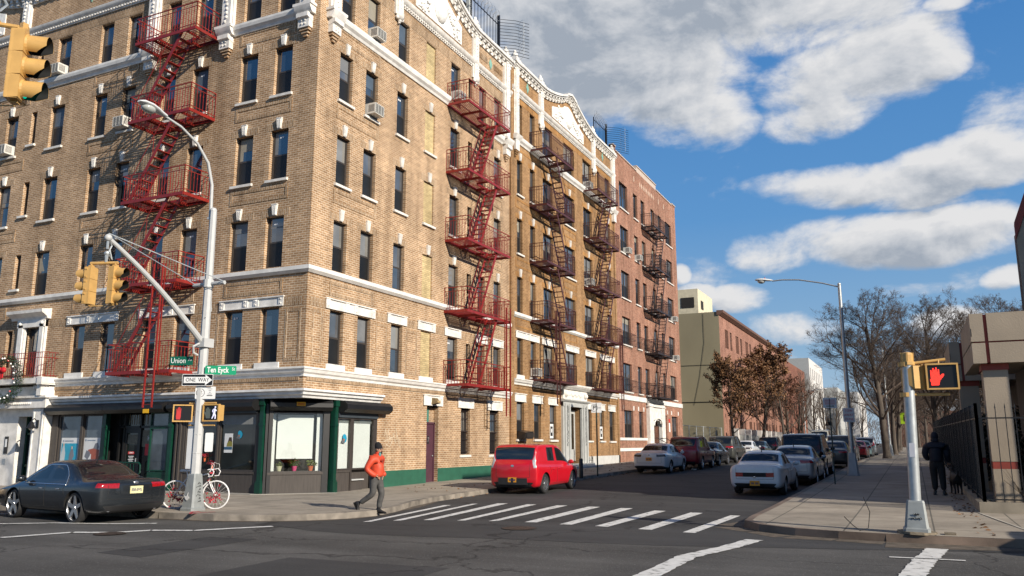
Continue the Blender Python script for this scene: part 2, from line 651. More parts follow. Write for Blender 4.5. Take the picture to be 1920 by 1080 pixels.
# ================================================================== ground
def asphalt(name, base, speck, var):
  m, t, b = new_mat(name)
  n, l = t.nodes.new, t.links.new
  geo = n('ShaderNodeNewGeometry')
  big = n('ShaderNodeTexNoise'); big.inputs['Scale'].default_value = 0.35; big.inputs['Detail'].default_value = 7; big.inputs['Roughness'].default_value = 0.6
  fine = n('ShaderNodeTexNoise'); fine.inputs['Scale'].default_value = 26; fine.inputs['Detail'].default_value = 3
  vor = n('ShaderNodeTexVoronoi'); vor.inputs['Scale'].default_value = 48
  for q_ in (big, fine, vor):
    l(geo.outputs['Position'], q_.inputs['Vector'])
  r1 = n('ShaderNodeValToRGB')
  r1.color_ramp.elements[0].position = 0.3; r1.color_ramp.elements[1].position = 0.72
  r1.color_ramp.elements[0].color = tuple(c * (1 - var) for c in base) + (1,)
  r1.color_ramp.elements[1].color = tuple(c * (1 + var) for c in base) + (1,)
  l(big.outputs['Fac'], r1.inputs[0])
  # tyre-polished / oil bands running with the avenue
  mp = n('ShaderNodeMapping'); mp.inputs['Scale'].default_value = (1.1, 0.06, 1)
  l(geo.outputs['Position'], mp.inputs[0])
  band = n('ShaderNodeTexNoise'); band.inputs['Scale'].default_value = 1.0; band.inputs['Detail'].default_value = 3
  l(mp.outputs[0], band.inputs['Vector'])
  r2 = n('ShaderNodeValToRGB')
  r2.color_ramp.elements[0].position = 0.35; r2.color_ramp.elements[1].position = 0.65
  r2.color_ramp.elements[0].color = (0.78, 0.78, 0.78, 1); r2.color_ramp.elements[1].color = (1.15, 1.15, 1.15, 1)
  l(band.outputs['Fac'], r2.inputs[0])
  mx = n('ShaderNodeMix'); mx.data_type = 'RGBA'; mx.blend_type = 'MULTIPLY'; mx.inputs[0].default_value = 1
  l(r1.outputs[0], mx.inputs[6]); l(r2.outputs[0], mx.inputs[7])
  # pale stones in the mix
  r3 = n('ShaderNodeValToRGB')
  r3.color_ramp.elements[0].position = 0.0; r3.color_ramp.elements[1].position = 0.42
  r3.color_ramp.elements[0].color = (1, 1, 1, 1); r3.color_ramp.elements[1].color = (0, 0, 0, 1)
  l(vor.outputs['Distance'], r3.inputs[0])
  gate = n('ShaderNodeMath'); gate.operation = 'MULTIPLY'
  l(r3.outputs[0], gate.inputs[0])
  wn = n('ShaderNodeTexNoise'); wn.inputs['Scale'].default_value = 17; l(geo.outputs['Position'], wn.inputs['Vector'])
  g2 = n('ShaderNodeMath'); g2.operation = 'GREATER_THAN'; g2.inputs[1].default_value = 0.56; l(wn.outputs['Fac'], g2.inputs[0])
  l(g2.outputs[0], gate.inputs[1])
  mx2 = n('ShaderNodeMix'); mx2.data_type = 'RGBA'
  l(gate.outputs[0], mx2.inputs[0]); l(mx.outputs[2], mx2.inputs[6]); mx2.inputs[7].default_value = tuple(speck) + (1,)
  # sealed cracks
  dn = n('ShaderNodeTexNoise'); dn.inputs['Scale'].default_value = 1.3; dn.inputs['Detail'].default_value = 4
  l(geo.outputs['Position'], dn.inputs['Vector'])
  av = n('ShaderNodeVectorMath'); av.operation = 'MULTIPLY_ADD'; av.inputs[1].default_value = (1.6, 1.6, 0)
  l(dn.outputs['Color'], av.inputs[0]); l(geo.outputs['Position'], av.inputs[2])
  cv = n('ShaderNodeTexVoronoi'); cv.feature = 'DISTANCE_TO_EDGE'; cv.inputs['Scale'].default_value = 0.22
  l(av.outputs[0], cv.inputs['Vector'])
  r6 = n('ShaderNodeValToRGB')
  r6.color_ramp.elements[0].position = 0.004; r6.color_ramp.elements[1].position = 0.009
  r6.color_ramp.elements[0].color = (0.45, 0.45, 0.45, 1); r6.color_ramp.elements[1].color = (1, 1, 1, 1)
  l(cv.outputs['Distance'], r6.inputs[0])
  mx4 = n('ShaderNodeMix'); mx4.data_type = 'RGBA'; mx4.blend_type = 'MULTIPLY'; mx4.inputs[0].default_value = 1
  l(mx2.outputs[2], mx4.inputs[6]); l(r6.outputs[0], mx4.inputs[7])
  l(mx4.outputs[2], b.inputs['Base Color'])
  b.inputs['Roughness'].default_value = 0.82
  b.inputs['Specular IOR Level'].default_value = 0.35
  bp = n('ShaderNodeBump'); bp.inputs['Strength'].default_value = 0.5; bp.inputs['Distance'].default_value = 0.012
  l(fine.outputs['Fac'], bp.inputs['Height']); l(bp.outputs[0], b.inputs['Normal'])
  return m


ASPH_OLD = asphalt('worn_asphalt', (0.080, 0.078, 0.075), (0.25, 0.25, 0.24), 0.36)
ASPH_NEW = asphalt('newer_asphalt', (0.046, 0.046, 0.047), (0.085, 0.085, 0.085), 0.22)


def slab_mat(name, col, sx, sy, joint, ox=0.0, oy=0.0):
  """concrete flags with dark joints and stains"""
  m, t, b = new_mat(name)
  n, l = t.nodes.new, t.links.new
  geo = n('ShaderNodeNewGeometry')
  mp = n('ShaderNodeMapping'); mp.inputs['Location'].default_value = (ox, oy, 0)
  l(geo.outputs['Position'], mp.inputs[0])
  br = n('ShaderNodeTexBrick'); br.offset = 0.0
  br.inputs['Scale'].default_value = 1.0
  br.inputs['Brick Width'].default_value = sx; br.inputs['Row Height'].default_value = sy
  br.inputs['Mortar Size'].default_value = 0.018; br.inputs['Mortar Smooth'].default_value = 0.2
  br.inputs['Color1'].default_value = tuple(col) + (1,)
  br.inputs['Color2'].default_value = tuple(c * 0.80 for c in col) + (1,)
  br.inputs['Mortar'].default_value = tuple(joint) + (1,)
  l(mp.outputs[0], br.inputs['Vector'])
  nz = n('ShaderNodeTexNoise'); nz.inputs['Scale'].default_value = 0.9; nz.inputs['Detail'].default_value = 9; nz.inputs['Roughness'].default_value = 0.7
  l(geo.outputs['Position'], nz.inputs['Vector'])
  rp = n('ShaderNodeValToRGB')
  rp.color_ramp.elements[0].position = 0.33; rp.color_ramp.elements[1].position = 0.66
  rp.color_ramp.elements[0].color = (0.66, 0.65, 0.63, 1); rp.color_ramp.elements[1].color = (1.08, 1.07, 1.05, 1)
  l(nz.outputs['Fac'], rp.inputs[0])
  # dark gum spots
  vr = n('ShaderNodeTexVoronoi'); vr.inputs['Scale'].default_value = 3.2
  l(geo.outputs['Position'], vr.inputs['Vector'])
  r4 = n('ShaderNodeValToRGB')
  r4.color_ramp.elements[0].position = 0.05; r4.color_ramp.elements[1].position = 0.085
  r4.color_ramp.elements[0].color = (0.55, 0.55, 0.55, 1); r4.color_ramp.elements[1].color = (1, 1, 1, 1)
  l(vr.outputs['Distance'], r4.inputs[0])
  mx = n('ShaderNodeMix'); mx.data_type = 'RGBA'; mx.blend_type = 'MULTIPLY'; mx.inputs[0].default_value = 1
  l(br.outputs['Color'], mx.inputs[6]); l(rp.outputs[0], mx.inputs[7])
  mx2 = n('ShaderNodeMix'); mx2.data_type = 'RGBA'; mx2.blend_type = 'MULTIPLY'; mx2.inputs[0].default_value = 1
  l(mx.outputs[2], mx2.inputs[6]); l(r4.outputs[0], mx2.inputs[7])
  l(mx2.outputs[2], b.inputs['Base Color'])
  b.inputs['Roughness'].default_value = 0.9
  fn = n('ShaderNodeTexNoise'); fn.inputs['Scale'].default_value = 30; l(geo.outputs['Position'], fn.inputs['Vector'])
  bp = n('ShaderNodeBump'); bp.inputs['Strength'].default_value = 0.25; bp.inputs['Distance'].default_value = 0.006
  l(fn.outputs['Fac'], bp.inputs['Height']); l(bp.outputs[0], b.inputs['Normal'])
  return m


SIDEW = slab_mat('pavement_concrete', (0.37, 0.328, 0.272), 1.52, 1.52, (0.13, 0.12, 0.10), 0.3, 0.2)
KERBM = mat('kerb_concrete', (0.21, 0.185, 0.155), 0.85, var=0.5, scale=2.6, bump=0.5)
KERBRUST = mat('steel_faced_kerb', (0.16, 0.115, 0.085), 0.7, var=0.5, scale=1.3, bump=0.3)
PAINTW = mat('white_road_paint', (0.66, 0.66, 0.64), 0.75, var=0.18, scale=7, bump=0.2, bscale=60)
_rp = [q_ for q_ in PAINTW.node_tree.nodes if q_.type == 'VALTORGB'][0].color_ramp
_rp.elements[0].position, _rp.elements[0].color = 0.30, (0.10, 0.10, 0.098, 1)
_rp.elements[1].position, _rp.elements[1].color = 0.42, (0.60, 0.60, 0.58, 1)
_e = _rp.elements.new(0.75)
_e.color = (0.74, 0.74, 0.72, 1)
DIRT = mat('kerbside_grit', (0.105, 0.085, 0.065), 0.95, var=0.4, scale=5, bump=0.6, bscale=50)


def xs_dense(a, b, step):
  n = max(1, int(math.ceil((b - a) / step)))
  return [a + (b - a) * i / n for i in range(n + 1)]


road = MB()
GX = [-900, -200, -60, 0, 10, 16] + xs_dense(18, 26, 0.5) + xs_dense(28, 66, 2) + [80, 120, 200, 400, 900, 2500]
GY = [-2500, -600, -150, -60, -20, 0, 20, 60, 150, 600, 2500]
for i in range(len(GX) - 1):
  for j in range(len(GY) - 1):
    x0, x1, y0, y1 = GX[i], GX[i + 1], GY[j], GY[j + 1]
    road.q((x0, y0, gz(x0)), (x1, y0, gz(x1)), (x1, y1, gz(x1)), (x0, y1, gz(x0)))
tag(road.build('road', ASPH_OLD, fix=False), kind='structure')


def kerbL(x):
  """street edge of the pavement by the corner building (as y for each x)"""
  pts = [(14.42, 16.2), (14.55, 14.6), (14.9, 13.55), (15.5, 12.7), (16.3, 12.15), (17.2, 11.95), (18.4, 12.2), (20, 12.75), (22, 13.2), (25, 13.35), (400, 13.35)]
  for (a, b), (c, d) in zip(pts, pts[1:]):
    if x <= c:
      return b + (d - b) * (x - a) / (c - a)
  return 13.35


def kerbR(x):
  pts = [(16.75, 0.6), (16.85, 1.4), (17.1, 2.2), (17.6, 2.95), (18.4, 3.38), (19.5, 3.45), (400, 3.35)]
  for (a, b), (c, d) in zip(pts, pts[1:]):
    if x <= c:
      return b + (d - b) * (x - a) / (c - a)
  return 3.35


XL = [14.42, 14.46, 14.55, 14.7, 14.9, 15.2, 15.5, 15.9, 16.3, 16.8, 17.2, 17.8, 18.4, 19.2] + xs_dense(20, 26, 0.5) + xs_dense(28, 66, 2) + [90, 140, 240]
XR = [16.75, 16.8, 16.85, 16.95, 17.1, 17.35, 17.6, 18, 18.4, 19, 19.5] + xs_dense(20, 26, 0.5) + xs_dense(28, 66, 2) + [90, 140, 240]
SH = 0.15
for nm, X_, K_, far_ in (('left', XL, kerbL, 260), ('right', XR, kerbR, -260)):
  sw, kb = MB(), MB()
  sgn = 1 if far_ > 0 else -1
  for a, b in zip(X_, X_[1:]):
    ya, yb, za, zb = K_(a), K_(b), gz(a) + SH, gz(b) + SH
    sw.q((a, ya + sgn * 0.16, za), (b, yb + sgn * 0.16, zb), (b, far_, zb), (a, far_, za))
    kb.q((a, ya, za - 0.004), (b, yb, zb - 0.004), (b, yb + sgn * 0.16, zb), (a, ya + sgn * 0.16, za))
    kb.q((a, ya - sgn * 0.02, za - SH - 0.05), (b, yb - sgn * 0.02, zb - SH - 0.05), (b, yb, zb - 0.004), (a, ya, za - 0.004))
  # straight kerb along the avenue
  a, ya = X_[0], K_(X_[0])
  kb.q((a - 0.02, ya, -0.05), (a - 0.02, far_, -0.05), (a, far_, SH - 0.004), (a, ya, SH - 0.004))
  tag(sw.build('pavement', SIDEW, fix=False), kind='structure')
  tag(kb.build('kerb', KERBM if nm == 'left' else KERBRUST, fix=False), kind='structure')

# newer asphalt on the side street, its edge sweeping through the crossing
patch = MB()
ys = [-1.6, -0.8, 0, 1, 2, 3.3, 4.2, 5.5, 7, 8.5, 10, 11.2, 12.0, 13.2]
ex = {-1.6: 16.1, -0.8: 15.9, 0: 15.7, 1: 15.35, 2: 15.1, 3.3: 14.7, 4.2: 14.45, 5.5: 14.3, 7: 14.2, 8.5: 13.9, 10: 13.7, 11.2: 13.8, 12.0: 14.1, 13.2: 14.35}
for a, b in zip(ys, ys[1:]):
  xa, xb = ex[a], ex[b]
  lim = [20.0] + xs_dense(20.5, 26, 0.5) + xs_dense(28, 62, 2) + [90, 140, 240]
  patch.q((xa, a, 0.004), (20.0, a, 0.004), (20.0, b, 0.004), (xb, b, 0.004))
  for u, v in zip(lim, lim[1:]):
    patch.q((u, a, gz(u) + 0.004), (v, a, gz(v) + 0.004), (v, b, gz(v) + 0.004), (u, b, gz(u) + 0.004))
tag(patch.build('road_patch', ASPH_NEW, fix=False), kind='structure')

# grit gathered along the kerbs
gr = MB()
random.seed(3)


def ribbon(mb, pts, w0, w1, z):
  """flat strip to the given side of a polyline"""
  for i in range(len(pts) - 1):
    (ax, ay), (bx, by) = pts[i], pts[i + 1]
    dx, dy = bx - ax, by - ay
    L_ = math.hypot(dx, dy)
    nx, ny = -dy / L_, dx / L_
    wa = w0[i] if isinstance(w0, list) else w0
    wb = w0[i + 1] if isinstance(w0, list) else w0
    va = w1[i] if isinstance(w1, list) else w1
    vb = w1[i + 1] if isinstance(w1, list) else w1
    mb.q((ax + nx * wa, ay + ny * wa, z + gz(ax)), (bx + nx * wb, by + ny * wb, z + gz(bx)), (bx + nx * vb, by + ny * vb, z + gz(bx)), (ax + nx * va, ay + ny * va, z + gz(ax)))


kp = [(x, kerbL(x)) for x in (14.42, 14.55, 14.9, 15.5, 16.3, 17.2, 18.4, 20, 22)]
ws = [-0.05 - 0.28 * random.random() for _ in kp]
ribbon(gr, kp, 0.03, ws, 0.008)
kp = [(x, kerbR(x)) for x in (16.75, 16.85, 17.1, 17.6, 18.4, 19.5)][::-1]
ws = [-0.1 - 0.6 * random.random() for _ in kp]
ribbon(gr, kp, 0.03, ws, 0.008)
kp = [(16.75, 0.6), (16.75, -0.4), (16.75, -1.5), (16.75, -3.0), (16.75, -7)]
ribbon(gr, kp[::-1], -0.03, [0.3, 0.4, 0.5, 0.75, 0.9], 0.0082)
tag(gr.build('kerbside_grit', DIRT, fix=False), kind='structure')

# ------------------------------------------------------------------ road markings
mk = MB()


BARS_LIST = [[(15.76, 11.32), (15.91, 11.2), (21.04, 12.06), (20.96, 12.24)], [(16.34, 10.9), (16.42, 10.73), (21.8, 11.61), (21.73, 11.76)], [(16.76, 10.34), (16.85, 10.15), (22.27, 10.86), (22.16, 11.14)], [(16.98, 9.58), (17.1, 9.42), (22.25, 9.94), (22.2, 10.21)], [(17.18, 8.87), (17.3, 8.7), (22.26, 8.98), (22.2, 9.28)], [(17.3, 8.03), (17.38, 7.76), (22.18, 7.98), (22.16, 8.31)], [(17.18, 7.13), (17.23, 6.86), (22.1, 7.01), (22.08, 7.34)], [(17.15, 6.3), (17.13, 6.0), (21.64, 5.98), (21.67, 6.29)], [(16.95, 5.28), (16.93, 4.99), (21.45, 4.97), (21.48, 5.29)], [(16.74, 4.3), (16.72, 4.05), (21.07, 3.97), (21.07, 4.21)]]
WORN_LINES_LIST = [([(10.24, 15.55), (11.45, 15.2), (11.75, 14.45), (12.4, 14.1), (12.75, 13.3), (13.3, 12.95), (14.1, 12.45)], 0.2),
  ([(11.4, 19.6), (11.95, 18.2), (12.6, 17.3), (12.95, 16.1), (13.5, 15.2)], 0.16),
  ([(9.5, 3.5), (11.2, 3.36), (13.25, 3.34), (14.65, 3.0), (16.0, 2.78)], 0.32),
  ([(11.8, 0.25), (12.9, 0.15), (14.3, 0.02), (15.3, -0.12), (16.0, -0.2)], 0.34),
  ([(14.55, 0.5), (14.6, -0.55)], 0.1), ([(13.6, 20.5), (12.6, 27), (11.0, 34)], 0.15)]
for poly in BARS_LIST:
  mk.q(*[(x, y, gz(x) + 0.0085) for x, y in poly])
tag(mk.build('crosswalk_markings', PAINTW, fix=False), kind='structure')
ln = MB()
for pts, w in WORN_LINES_LIST:
  seg = []
  n = 14
  for i in range(len(pts) - 1):
    for k in range(n):
      t = k / n
      seg.append((pts[i][0] + (pts[i + 1][0] - pts[i][0]) * t, pts[i][1] + (pts[i + 1][1] - pts[i][1]) * t))
  seg.append(pts[-1])
  w0 = [-(w / 2) * (0.86 + 0.22 * random.random()) for _ in seg]
  w1 = [(w / 2) * (0.86 + 0.22 * random.random()) for _ in seg]
  ribbon(ln, seg, w0, w1, 0.0125)
tag(ln.build('worn_crosswalk_lines', PAINTW, fix=False), kind='structure')
pa = MB()
for x0, y0, x1, y1 in ((8.2, 6.0, 10.6, 8.9), (9.5, 11.0, 12.2, 12.2), (6.0, 1.2, 8.4, 3.2)):
  pa.q((x0, y0, 0.004), (x1, y0 + 0.1, 0.004), (x1 - 0.1, y1, 0.004), (x0 + 0.1, y1 - 0.1, 0.004))
tag(pa.build('asphalt_patch', ASPH_NEW, fix=False), kind='structure')
# manhole covers and patches
mh = MB()
mh.lathe([(0.0, 0.0), (0.36, 0.0)], 28, c=(16.0, 7.55, 0.016))
mh.lathe([(0.0, 0.0), (0.3, 0.0)], 28, c=(11.6, 14.3, 0.016))
tag(mh.build('manhole_cover', mat('cast_iron', (0.06, 0.045, 0.035), 0.6, 0.4, var=0.4, scale=12, bump=0.8, bscale=30), fix=False), kind='structure')


# ================================================================== facades
class Fac:
  """a wall plane: u runs along it, d is the distance out of it"""

  def __init__(s, ox, oy, ux, uy, nx, ny, rz):
    s.o, s.u, s.n, s.rz = (ox, oy), (ux, uy), (nx, ny), rz

  def P(s, u, z, d=0.0):
    return (s.o[0] + s.u[0] * u + s.n[0] * d, s.o[1] + s.u[1] * u + s.n[1] * d, z)

  def box(s, mb, u0, u1, z0, z1, d0, d1):
    P = s.P
    mb.hexa([P(u0, z0, d0), P(u1, z0, d0), P(u1, z0, d1), P(u0, z0, d1), P(u0, z1, d0), P(u1, z1, d0), P(u1, z1, d1), P(u0, z1, d1)])

  def prof(s, mb, prof, u0, u1, e0=0.0, e1=0.0):
    """moulding: prof = [(d, z)...] swept from u0 to u1; e0/e1 mitre the ends by e*d"""
    n = len(prof)
    b = len(mb.v)
    for d, z in prof:
      mb.v.append(s.P(u0 - e0 * d, z, d))
    for d, z in prof:
      mb.v.append(s.P(u1 + e1 * d, z, d))
    for i in range(n):
      j = (i + 1) % n
      mb.f.append((b + i, b + j, b + n + j, b + n + i)); mb.m.append(mb.mi)
    mb.f.append(tuple(b + i for i in range(n))); mb.m.append(mb.mi)
    mb.f.append(tuple(b + n + i for i in range(n - 1, -1, -1))); mb.m.append(mb.mi)

  def poly(s, mb, pts, d0, d1):
    """extrude a polygon given in (u,z)"""
    n = len(pts)
    b = len(mb.v)
    mb.v += [s.P(u, z, d0) for u, z in pts] + [s.P(u, z, d1) for u, z in pts]
    mb.f += [tuple(b + i for i in range(n)), tuple(b + n + i for i in range(n - 1, -1, -1))]
    mb.m += [mb.mi] * 2
    for i in range(n):
      j = (i + 1) % n
      mb.f.append((b + i, b + j, b + n + j, b + n + i)); mb.m.append(mb.mi)

  def wall(s, mb, u0, u1, z0, z1, holes, reveal=0.2):
    us = sorted({u0, u1} | {h[0] for h in holes} | {h[1] for h in holes})
    zs = sorted({z0, z1} | {h[2] for h in holes} | {h[3] for h in holes})
    us = [u for u in us if u0 - 1e-6 <= u <= u1 + 1e-6]
    zs = [z for z in zs if z0 - 1e-6 <= z <= z1 + 1e-6]
    for a, b in zip(us, us[1:]):
      for c, d in zip(zs, zs[1:]):
        m, k = (a + b) / 2, (c + d) / 2
        if any(h[0] < m < h[1] and h[2] < k < h[3] for h in holes):
          continue
        mb.q(s.P(a, c), s.P(b, c), s.P(b, d), s.P(a, d))
    for h in holes:
      a, b, c, d = h[:4]
      r = -(h[4] if len(h) > 4 else reveal)
      mb.q(s.P(a, c), s.P(a, d), s.P(a, d, r), s.P(a, c, r))
      mb.q(s.P(b, c), s.P(b, d), s.P(b, d, r), s.P(b, c, r))
      mb.q(s.P(a, c), s.P(b, c), s.P(b, c, r), s.P(a, c, r))
      mb.q(s.P(a, d), s.P(b, d), s.P(b, d, r), s.P(a, d, r))


FR = Fac(0, 17.3, 1, 0, 0, -1, 0.0)                # street front, u = X
FL = Fac(20.65, 0, 0, 1, -1, 0, -math.pi / 2)      # avenue front, u = Y

# ---- window kit (shared meshes; local x across, y into the wall, z up, origin at the sill centre)
_wk = {}


def window_mesh(w, h, double=False):
  key = ('f', round(w, 2), round(h, 2), double)
  if key not in _wk:
    mb = MB()
    x = w / 2
    t = 0.05
    y0, y1 = 0.13, 0.20
    mb.box(-x, -x + t, y0, y1, 0, h); mb.box(x - t, x, y0, y1, 0, h)
    mb.box(-x + t, x - t, y0, y1, h - t, h); mb.box(-x + t, x - t, y0 - 0.01, y1, 0, t)
    cols = [(-x + t, x - t)] if not double else [(-x + t, -0.04), (0.04, x - t)]
    if double:
      mb.box(-0.04, 0.04, y0 - 0.01, y1, t, h - t)
    for a, b in cols:
      mb.box(a, b, y0 + 0.012, y1 - 0.01, h * 0.5 - 0.03, h * 0.5 + 0.03)
      mb.box(a, a + 0.03, y0 + 0.015, y1 - 0.01, h * 0.5 + 0.03, h - t); mb.box(b - 0.03, b, y0 + 0.015, y1 - 0.01, h * 0.5 + 0.03, h - t)
      mb.box(a, a + 0.03, y0 + 0.005, y1 - 0.02, t, h * 0.5 - 0.03); mb.box(b - 0.03, b, y0 + 0.005, y1 - 0.02, t, h * 0.5 - 0.03)
    _wk[key] = mb.mesh('window', FRAME)
  return _wk[key]


def pane_mesh(w, h, upper, material, name):
  key = ('p', round(w, 2), round(h, 2), upper, material.name)
  if key not in _wk:
    mb = MB()
    x = w / 2 - 0.07
    if upper:
      mb.box(-x, x, 0.165, 0.175, h * 0.5 + 0.028, h - 0.045)
    else:
      mb.box(-x, x, 0.15, 0.158, 0.045, h * 0.5 - 0.028)
    _wk[key] = mb.mesh(name, material)
  return _wk[key]


def sill_mesh(w, th=0.11, out=0.09):
  key = ('s', round(w, 2), th, out)
  if key not in _wk:
    mb = MB()
    x = w / 2 + 0.09
    mb.hexa([(-x, -out, -th), (x, -out, -th), (x, 0.12, -th), (-x, 0.12, -th), (-x, -out, -0.02), (x, -out, -0.02), (x, 0.12, 0.002), (-x, 0.12, 0.002)])
    _wk[key] = mb.mesh('sill', STONE)
  return _wk[key]


def keystone_mesh():
  if 'k' not in _wk:
    mb = MB()
    mb.hexa([(-0.075, -0.055, 0.0), (0.075, -0.055, 0.0), (0.075, 0.01, 0.0), (-0.075, 0.01, 0.0), (-0.11, -0.08, 0.36), (0.11, -0.08, 0.36), (0.11, 0.01, 0.36), (-0.11, 0.01, 0.36)])
    for i in (-1, 0, 1):
      mb.hexa([(i * .05 - .014, -0.075, 0.02), (i * .05 + .014, -0.075, 0.02), (i * .05 + .014, -0.03, 0.02), (i * .05 - .014, -0.03, 0.02),
          (i * .075 - .016, -0.098, 0.33), (i * .075 + .016, -0.098, 0.33), (i * .075 + .016, -0.05, 0.33), (i * .075 - .016, -0.05, 0.33)])
    mb.box(-0.12, 0.12, -0.09, 0.01, 0.36, 0.39)
    _wk['k'] = mb.mesh('keystone', TERRA)
  return _wk['k']


GLASS_MID = glass_mat('upper_sash_glass_pale', (0.085, 0.095, 0.11), ior=1.9, var=0.6, scale=0.7)  # paler base colour paints in clouds mirrored by the street front
BLINDS = [mat('blind_grey', (0.16, 0.17, 0.18), 0.5), mat('blind_cream', (0.27, 0.25, 0.20), 0.5), mat('blind_blue', (0.07, 0.10, 0.14), 0.4)]
STICK = mat('white_sticker', (0.75, 0.77, 0.78), 0.6, var=0)
rw = random.Random(11)


def place_window(fac, root, u0, u1, z0, z1, sill=True, key=False, double=False, inset=0.0, blind=None, bars=False):
  w, h = u1 - u0, z1 - z0
  uc = (u0 + u1) / 2
  win = link('window', window_mesh(w, h, double), root, fac.P(uc, z0, inset), fac.rz)
  r = rw.random()
  up = GLASS_UP if r < 0.8 else GLASS_BL
  if fac is FR and r < 0.5:
    up = GLASS_MID
  if blind is not None:
    up = GLASS_BL if blind else GLASS_UP
  p = link('upper_pane', pane_mesh(w, h, True, up, 'upper_pane'), win)
  p.rotation_euler = (R(rw.uniform(-0.5, 0.5)), 0, R(rw.uniform(-0.7, 0.7)))
  lo = GLASS_LO if rw.random() < 0.8 else GLASS_UP
  p = link('lower_pane', pane_mesh(w, h, False, lo, 'lower_pane'), win)
  p.rotation_euler = (0, 0, R(rw.uniform(-0.4, 0.4)))
  if up is GLASS_UP and rw.random() < 0.6 and not double:
    mb = MB()
    x = -0.12 + rw.uniform(-0.04, 0.04)
    mb.box(x, x + 0.075, 0.158, 0.163, h - 0.26, h - 0.20)
    mb.box(x + 0.1, x + 0.175, 0.158, 0.163, h - 0.26, h - 0.20)
    mb.build('sticker', STICK, win)
  r = rw.random()
  if r < 0.48:
    mb = MB()
    x_, z_ = w / 2 - 0.09, h * (0.5 + 0.03 + 0.42 * rw.random() ** 1.3)
    mb.box(-x_, x_, 0.16, 0.1635, z_, h - 0.055)
    if r < 0.1:
      mb.box(-x_, -x_ * 0.55, 0.16, 0.1635, h * 0.53, z_)
    mb.build('blind', BLINDS[int(r * 30) % 3], win)
  if sill:
    link('sill', sill_mesh(w), win)
  if key:
    link('keystone', keystone_mesh(), win, (0, 0, h + 0.02))
  if bars:
    mb = MB()
    for i in range(6):
      x = -w / 2 + 0.06 + (w - 0.12) * i / 5
      mb.box(x - 0.011, x + 0.011, 0.04, 0.06, 0.02, h - 0.02)
    for zz in (0.12, h * 0.33, h * 0.5, h * 0.78, h - 0.1):
      mb.box(-w / 2, w / 2, 0.035, 0.065, zz - 0.012, zz + 0.012)
    mb.build('window_guard', BLKIRON, win)
  return win


def soldier(mb, fac, u0, u1, z0, z1, d=0.006):
  fac.box(mb, u0, u1, z0, z1, -0.02, d)


def panel_frame(mb, fac, u0, u1, z0, z1, t=0.11, d=0.018):
  fac.box(mb, u0, u1, z0, z0 + t, -0.02, d); fac.box(mb, u0, u1, z1 - t, z1, -0.02, d)
  fac.box(mb, u0, u0 + t, z0 + t, z1 - t, -0.02, d); fac.box(mb, u1 - t, u1, z0 + t, z1 - t, -0.02, d)


def relief_boss(mb, fac, u, z, r, d=0.05, n=9):
  """a carved rosette: petals round a boss"""
  c = fac.P(u, z, d * 0.5)
  mb.ball(c, r * 0.35, 8, 5)
  for k in range(n):
    t = 2 * math.pi * k / n
    mb.ball(fac.P(u + math.cos(t) * r * 0.7, z + math.sin(t) * r * 0.7, d * 0.4), r * 0.26, 6, 4)


def lintel_panel(mb, fac, u0, u1, z0, z1, ends=True):
  """white terracotta lintel with a sunk panel and carved end blocks"""
  d = 0.05
  fac.box(mb, u0, u1, z0, z1, -0.02, d * 0.4)
  t = 0.035
  e = (z1 - z0)
  fac.box(mb, u0 - 0.02, u1 + 0.02, z1 - 0.03, z1 + 0.01, 0.0, d + 0.02)
  fac.box(mb, u0, u1, z0, z0 + t, 0.0, d)
  blocks = [u0, u1 - e * 0.6] if ends else []
  if ends and (u1 - u0) > 2.0:
    m = (u0 + u1) / 2
    blocks += [m - e * 1.0, m + e * 0.4]
  for b in blocks:
    fac.box(mb, b, b + e * 0.6, z0 + t, z1 - 0.03, 0.0, d)
    for q in (0.28, 0.72):
      mb.ball(fac.P(b + e * 0.3, z0 + (z1 - z0) * q, d), 0.035, 6, 4)


def pilaster(mb, fac, u, z0, z1, w=0.52, d=0.16, base=True):
  """white pilaster with a carved drop on its face"""
  fac.box(mb, u - w / 2, u + w / 2, z0, z1, -0.02, d * 0.6)
  fac.box(mb, u - w / 2 + 0.07, u + w / 2 - 0.07, z0, z1, 0.0, d)
  z = z0 + 0.15
  while z < z1 - 0.15:
    mb.ball(fac.P(u + (0.03 if int(z * 10) % 2 else -0.03), z, d), 0.055, 6, 4, (1, 1, 1.3))
    z += 0.17
  fac.box(mb, u - w / 2 - 0.04, u + w / 2 + 0.04, z1 - 0.22, z1 - 0.12, 0.0, d + 0.07)
  fac.box(mb, u - w / 2 - 0.08, u + w / 2 + 0.08, z1 - 0.12, z1, 0.0, d + 0.13)


def finial(mb, fac, u, z, s=1.0, d=0.02):
  fac.box(mb, u - 0.32 * s, u + 0.32 * s, z, z + 0.12 * s, -0.3 * s, d + 0.28 * s)
  fac.box(mb, u - 0.22 * s, u + 0.22 * s, z + 0.12 * s, z + 0.3 * s, -0.2 * s, d + 0.2 * s)
  mb.ball(fac.P(u, z + 0.42 * s, d), 0.2 * s, 10, 7, (1, 1, 0.9))
  mb.ball(fac.P(u, z + 0.62 * s, d), 0.1 * s, 8, 6, (1, 1, 1.4))


def pendant(mb, fac, u, z, w=0.5, d=0.2, kind='mask'):
  """corbel below a pilaster"""
  if kind == 'mask':
    mb.ball(fac.P(u, z - 0.14, d * 0.5), 0.22, 10, 7, (1, 0.8, 1))
    for a in (-0.16, 0, 0.16):
      mb.ball(fac.P(u + a, z - 0.26 - (0.08 if a == 0 else 0), d * 0.5), 0.09, 7, 5)
    mb.ball(fac.P(u, z - 0.42, d * 0.4), 0.06, 6, 4)


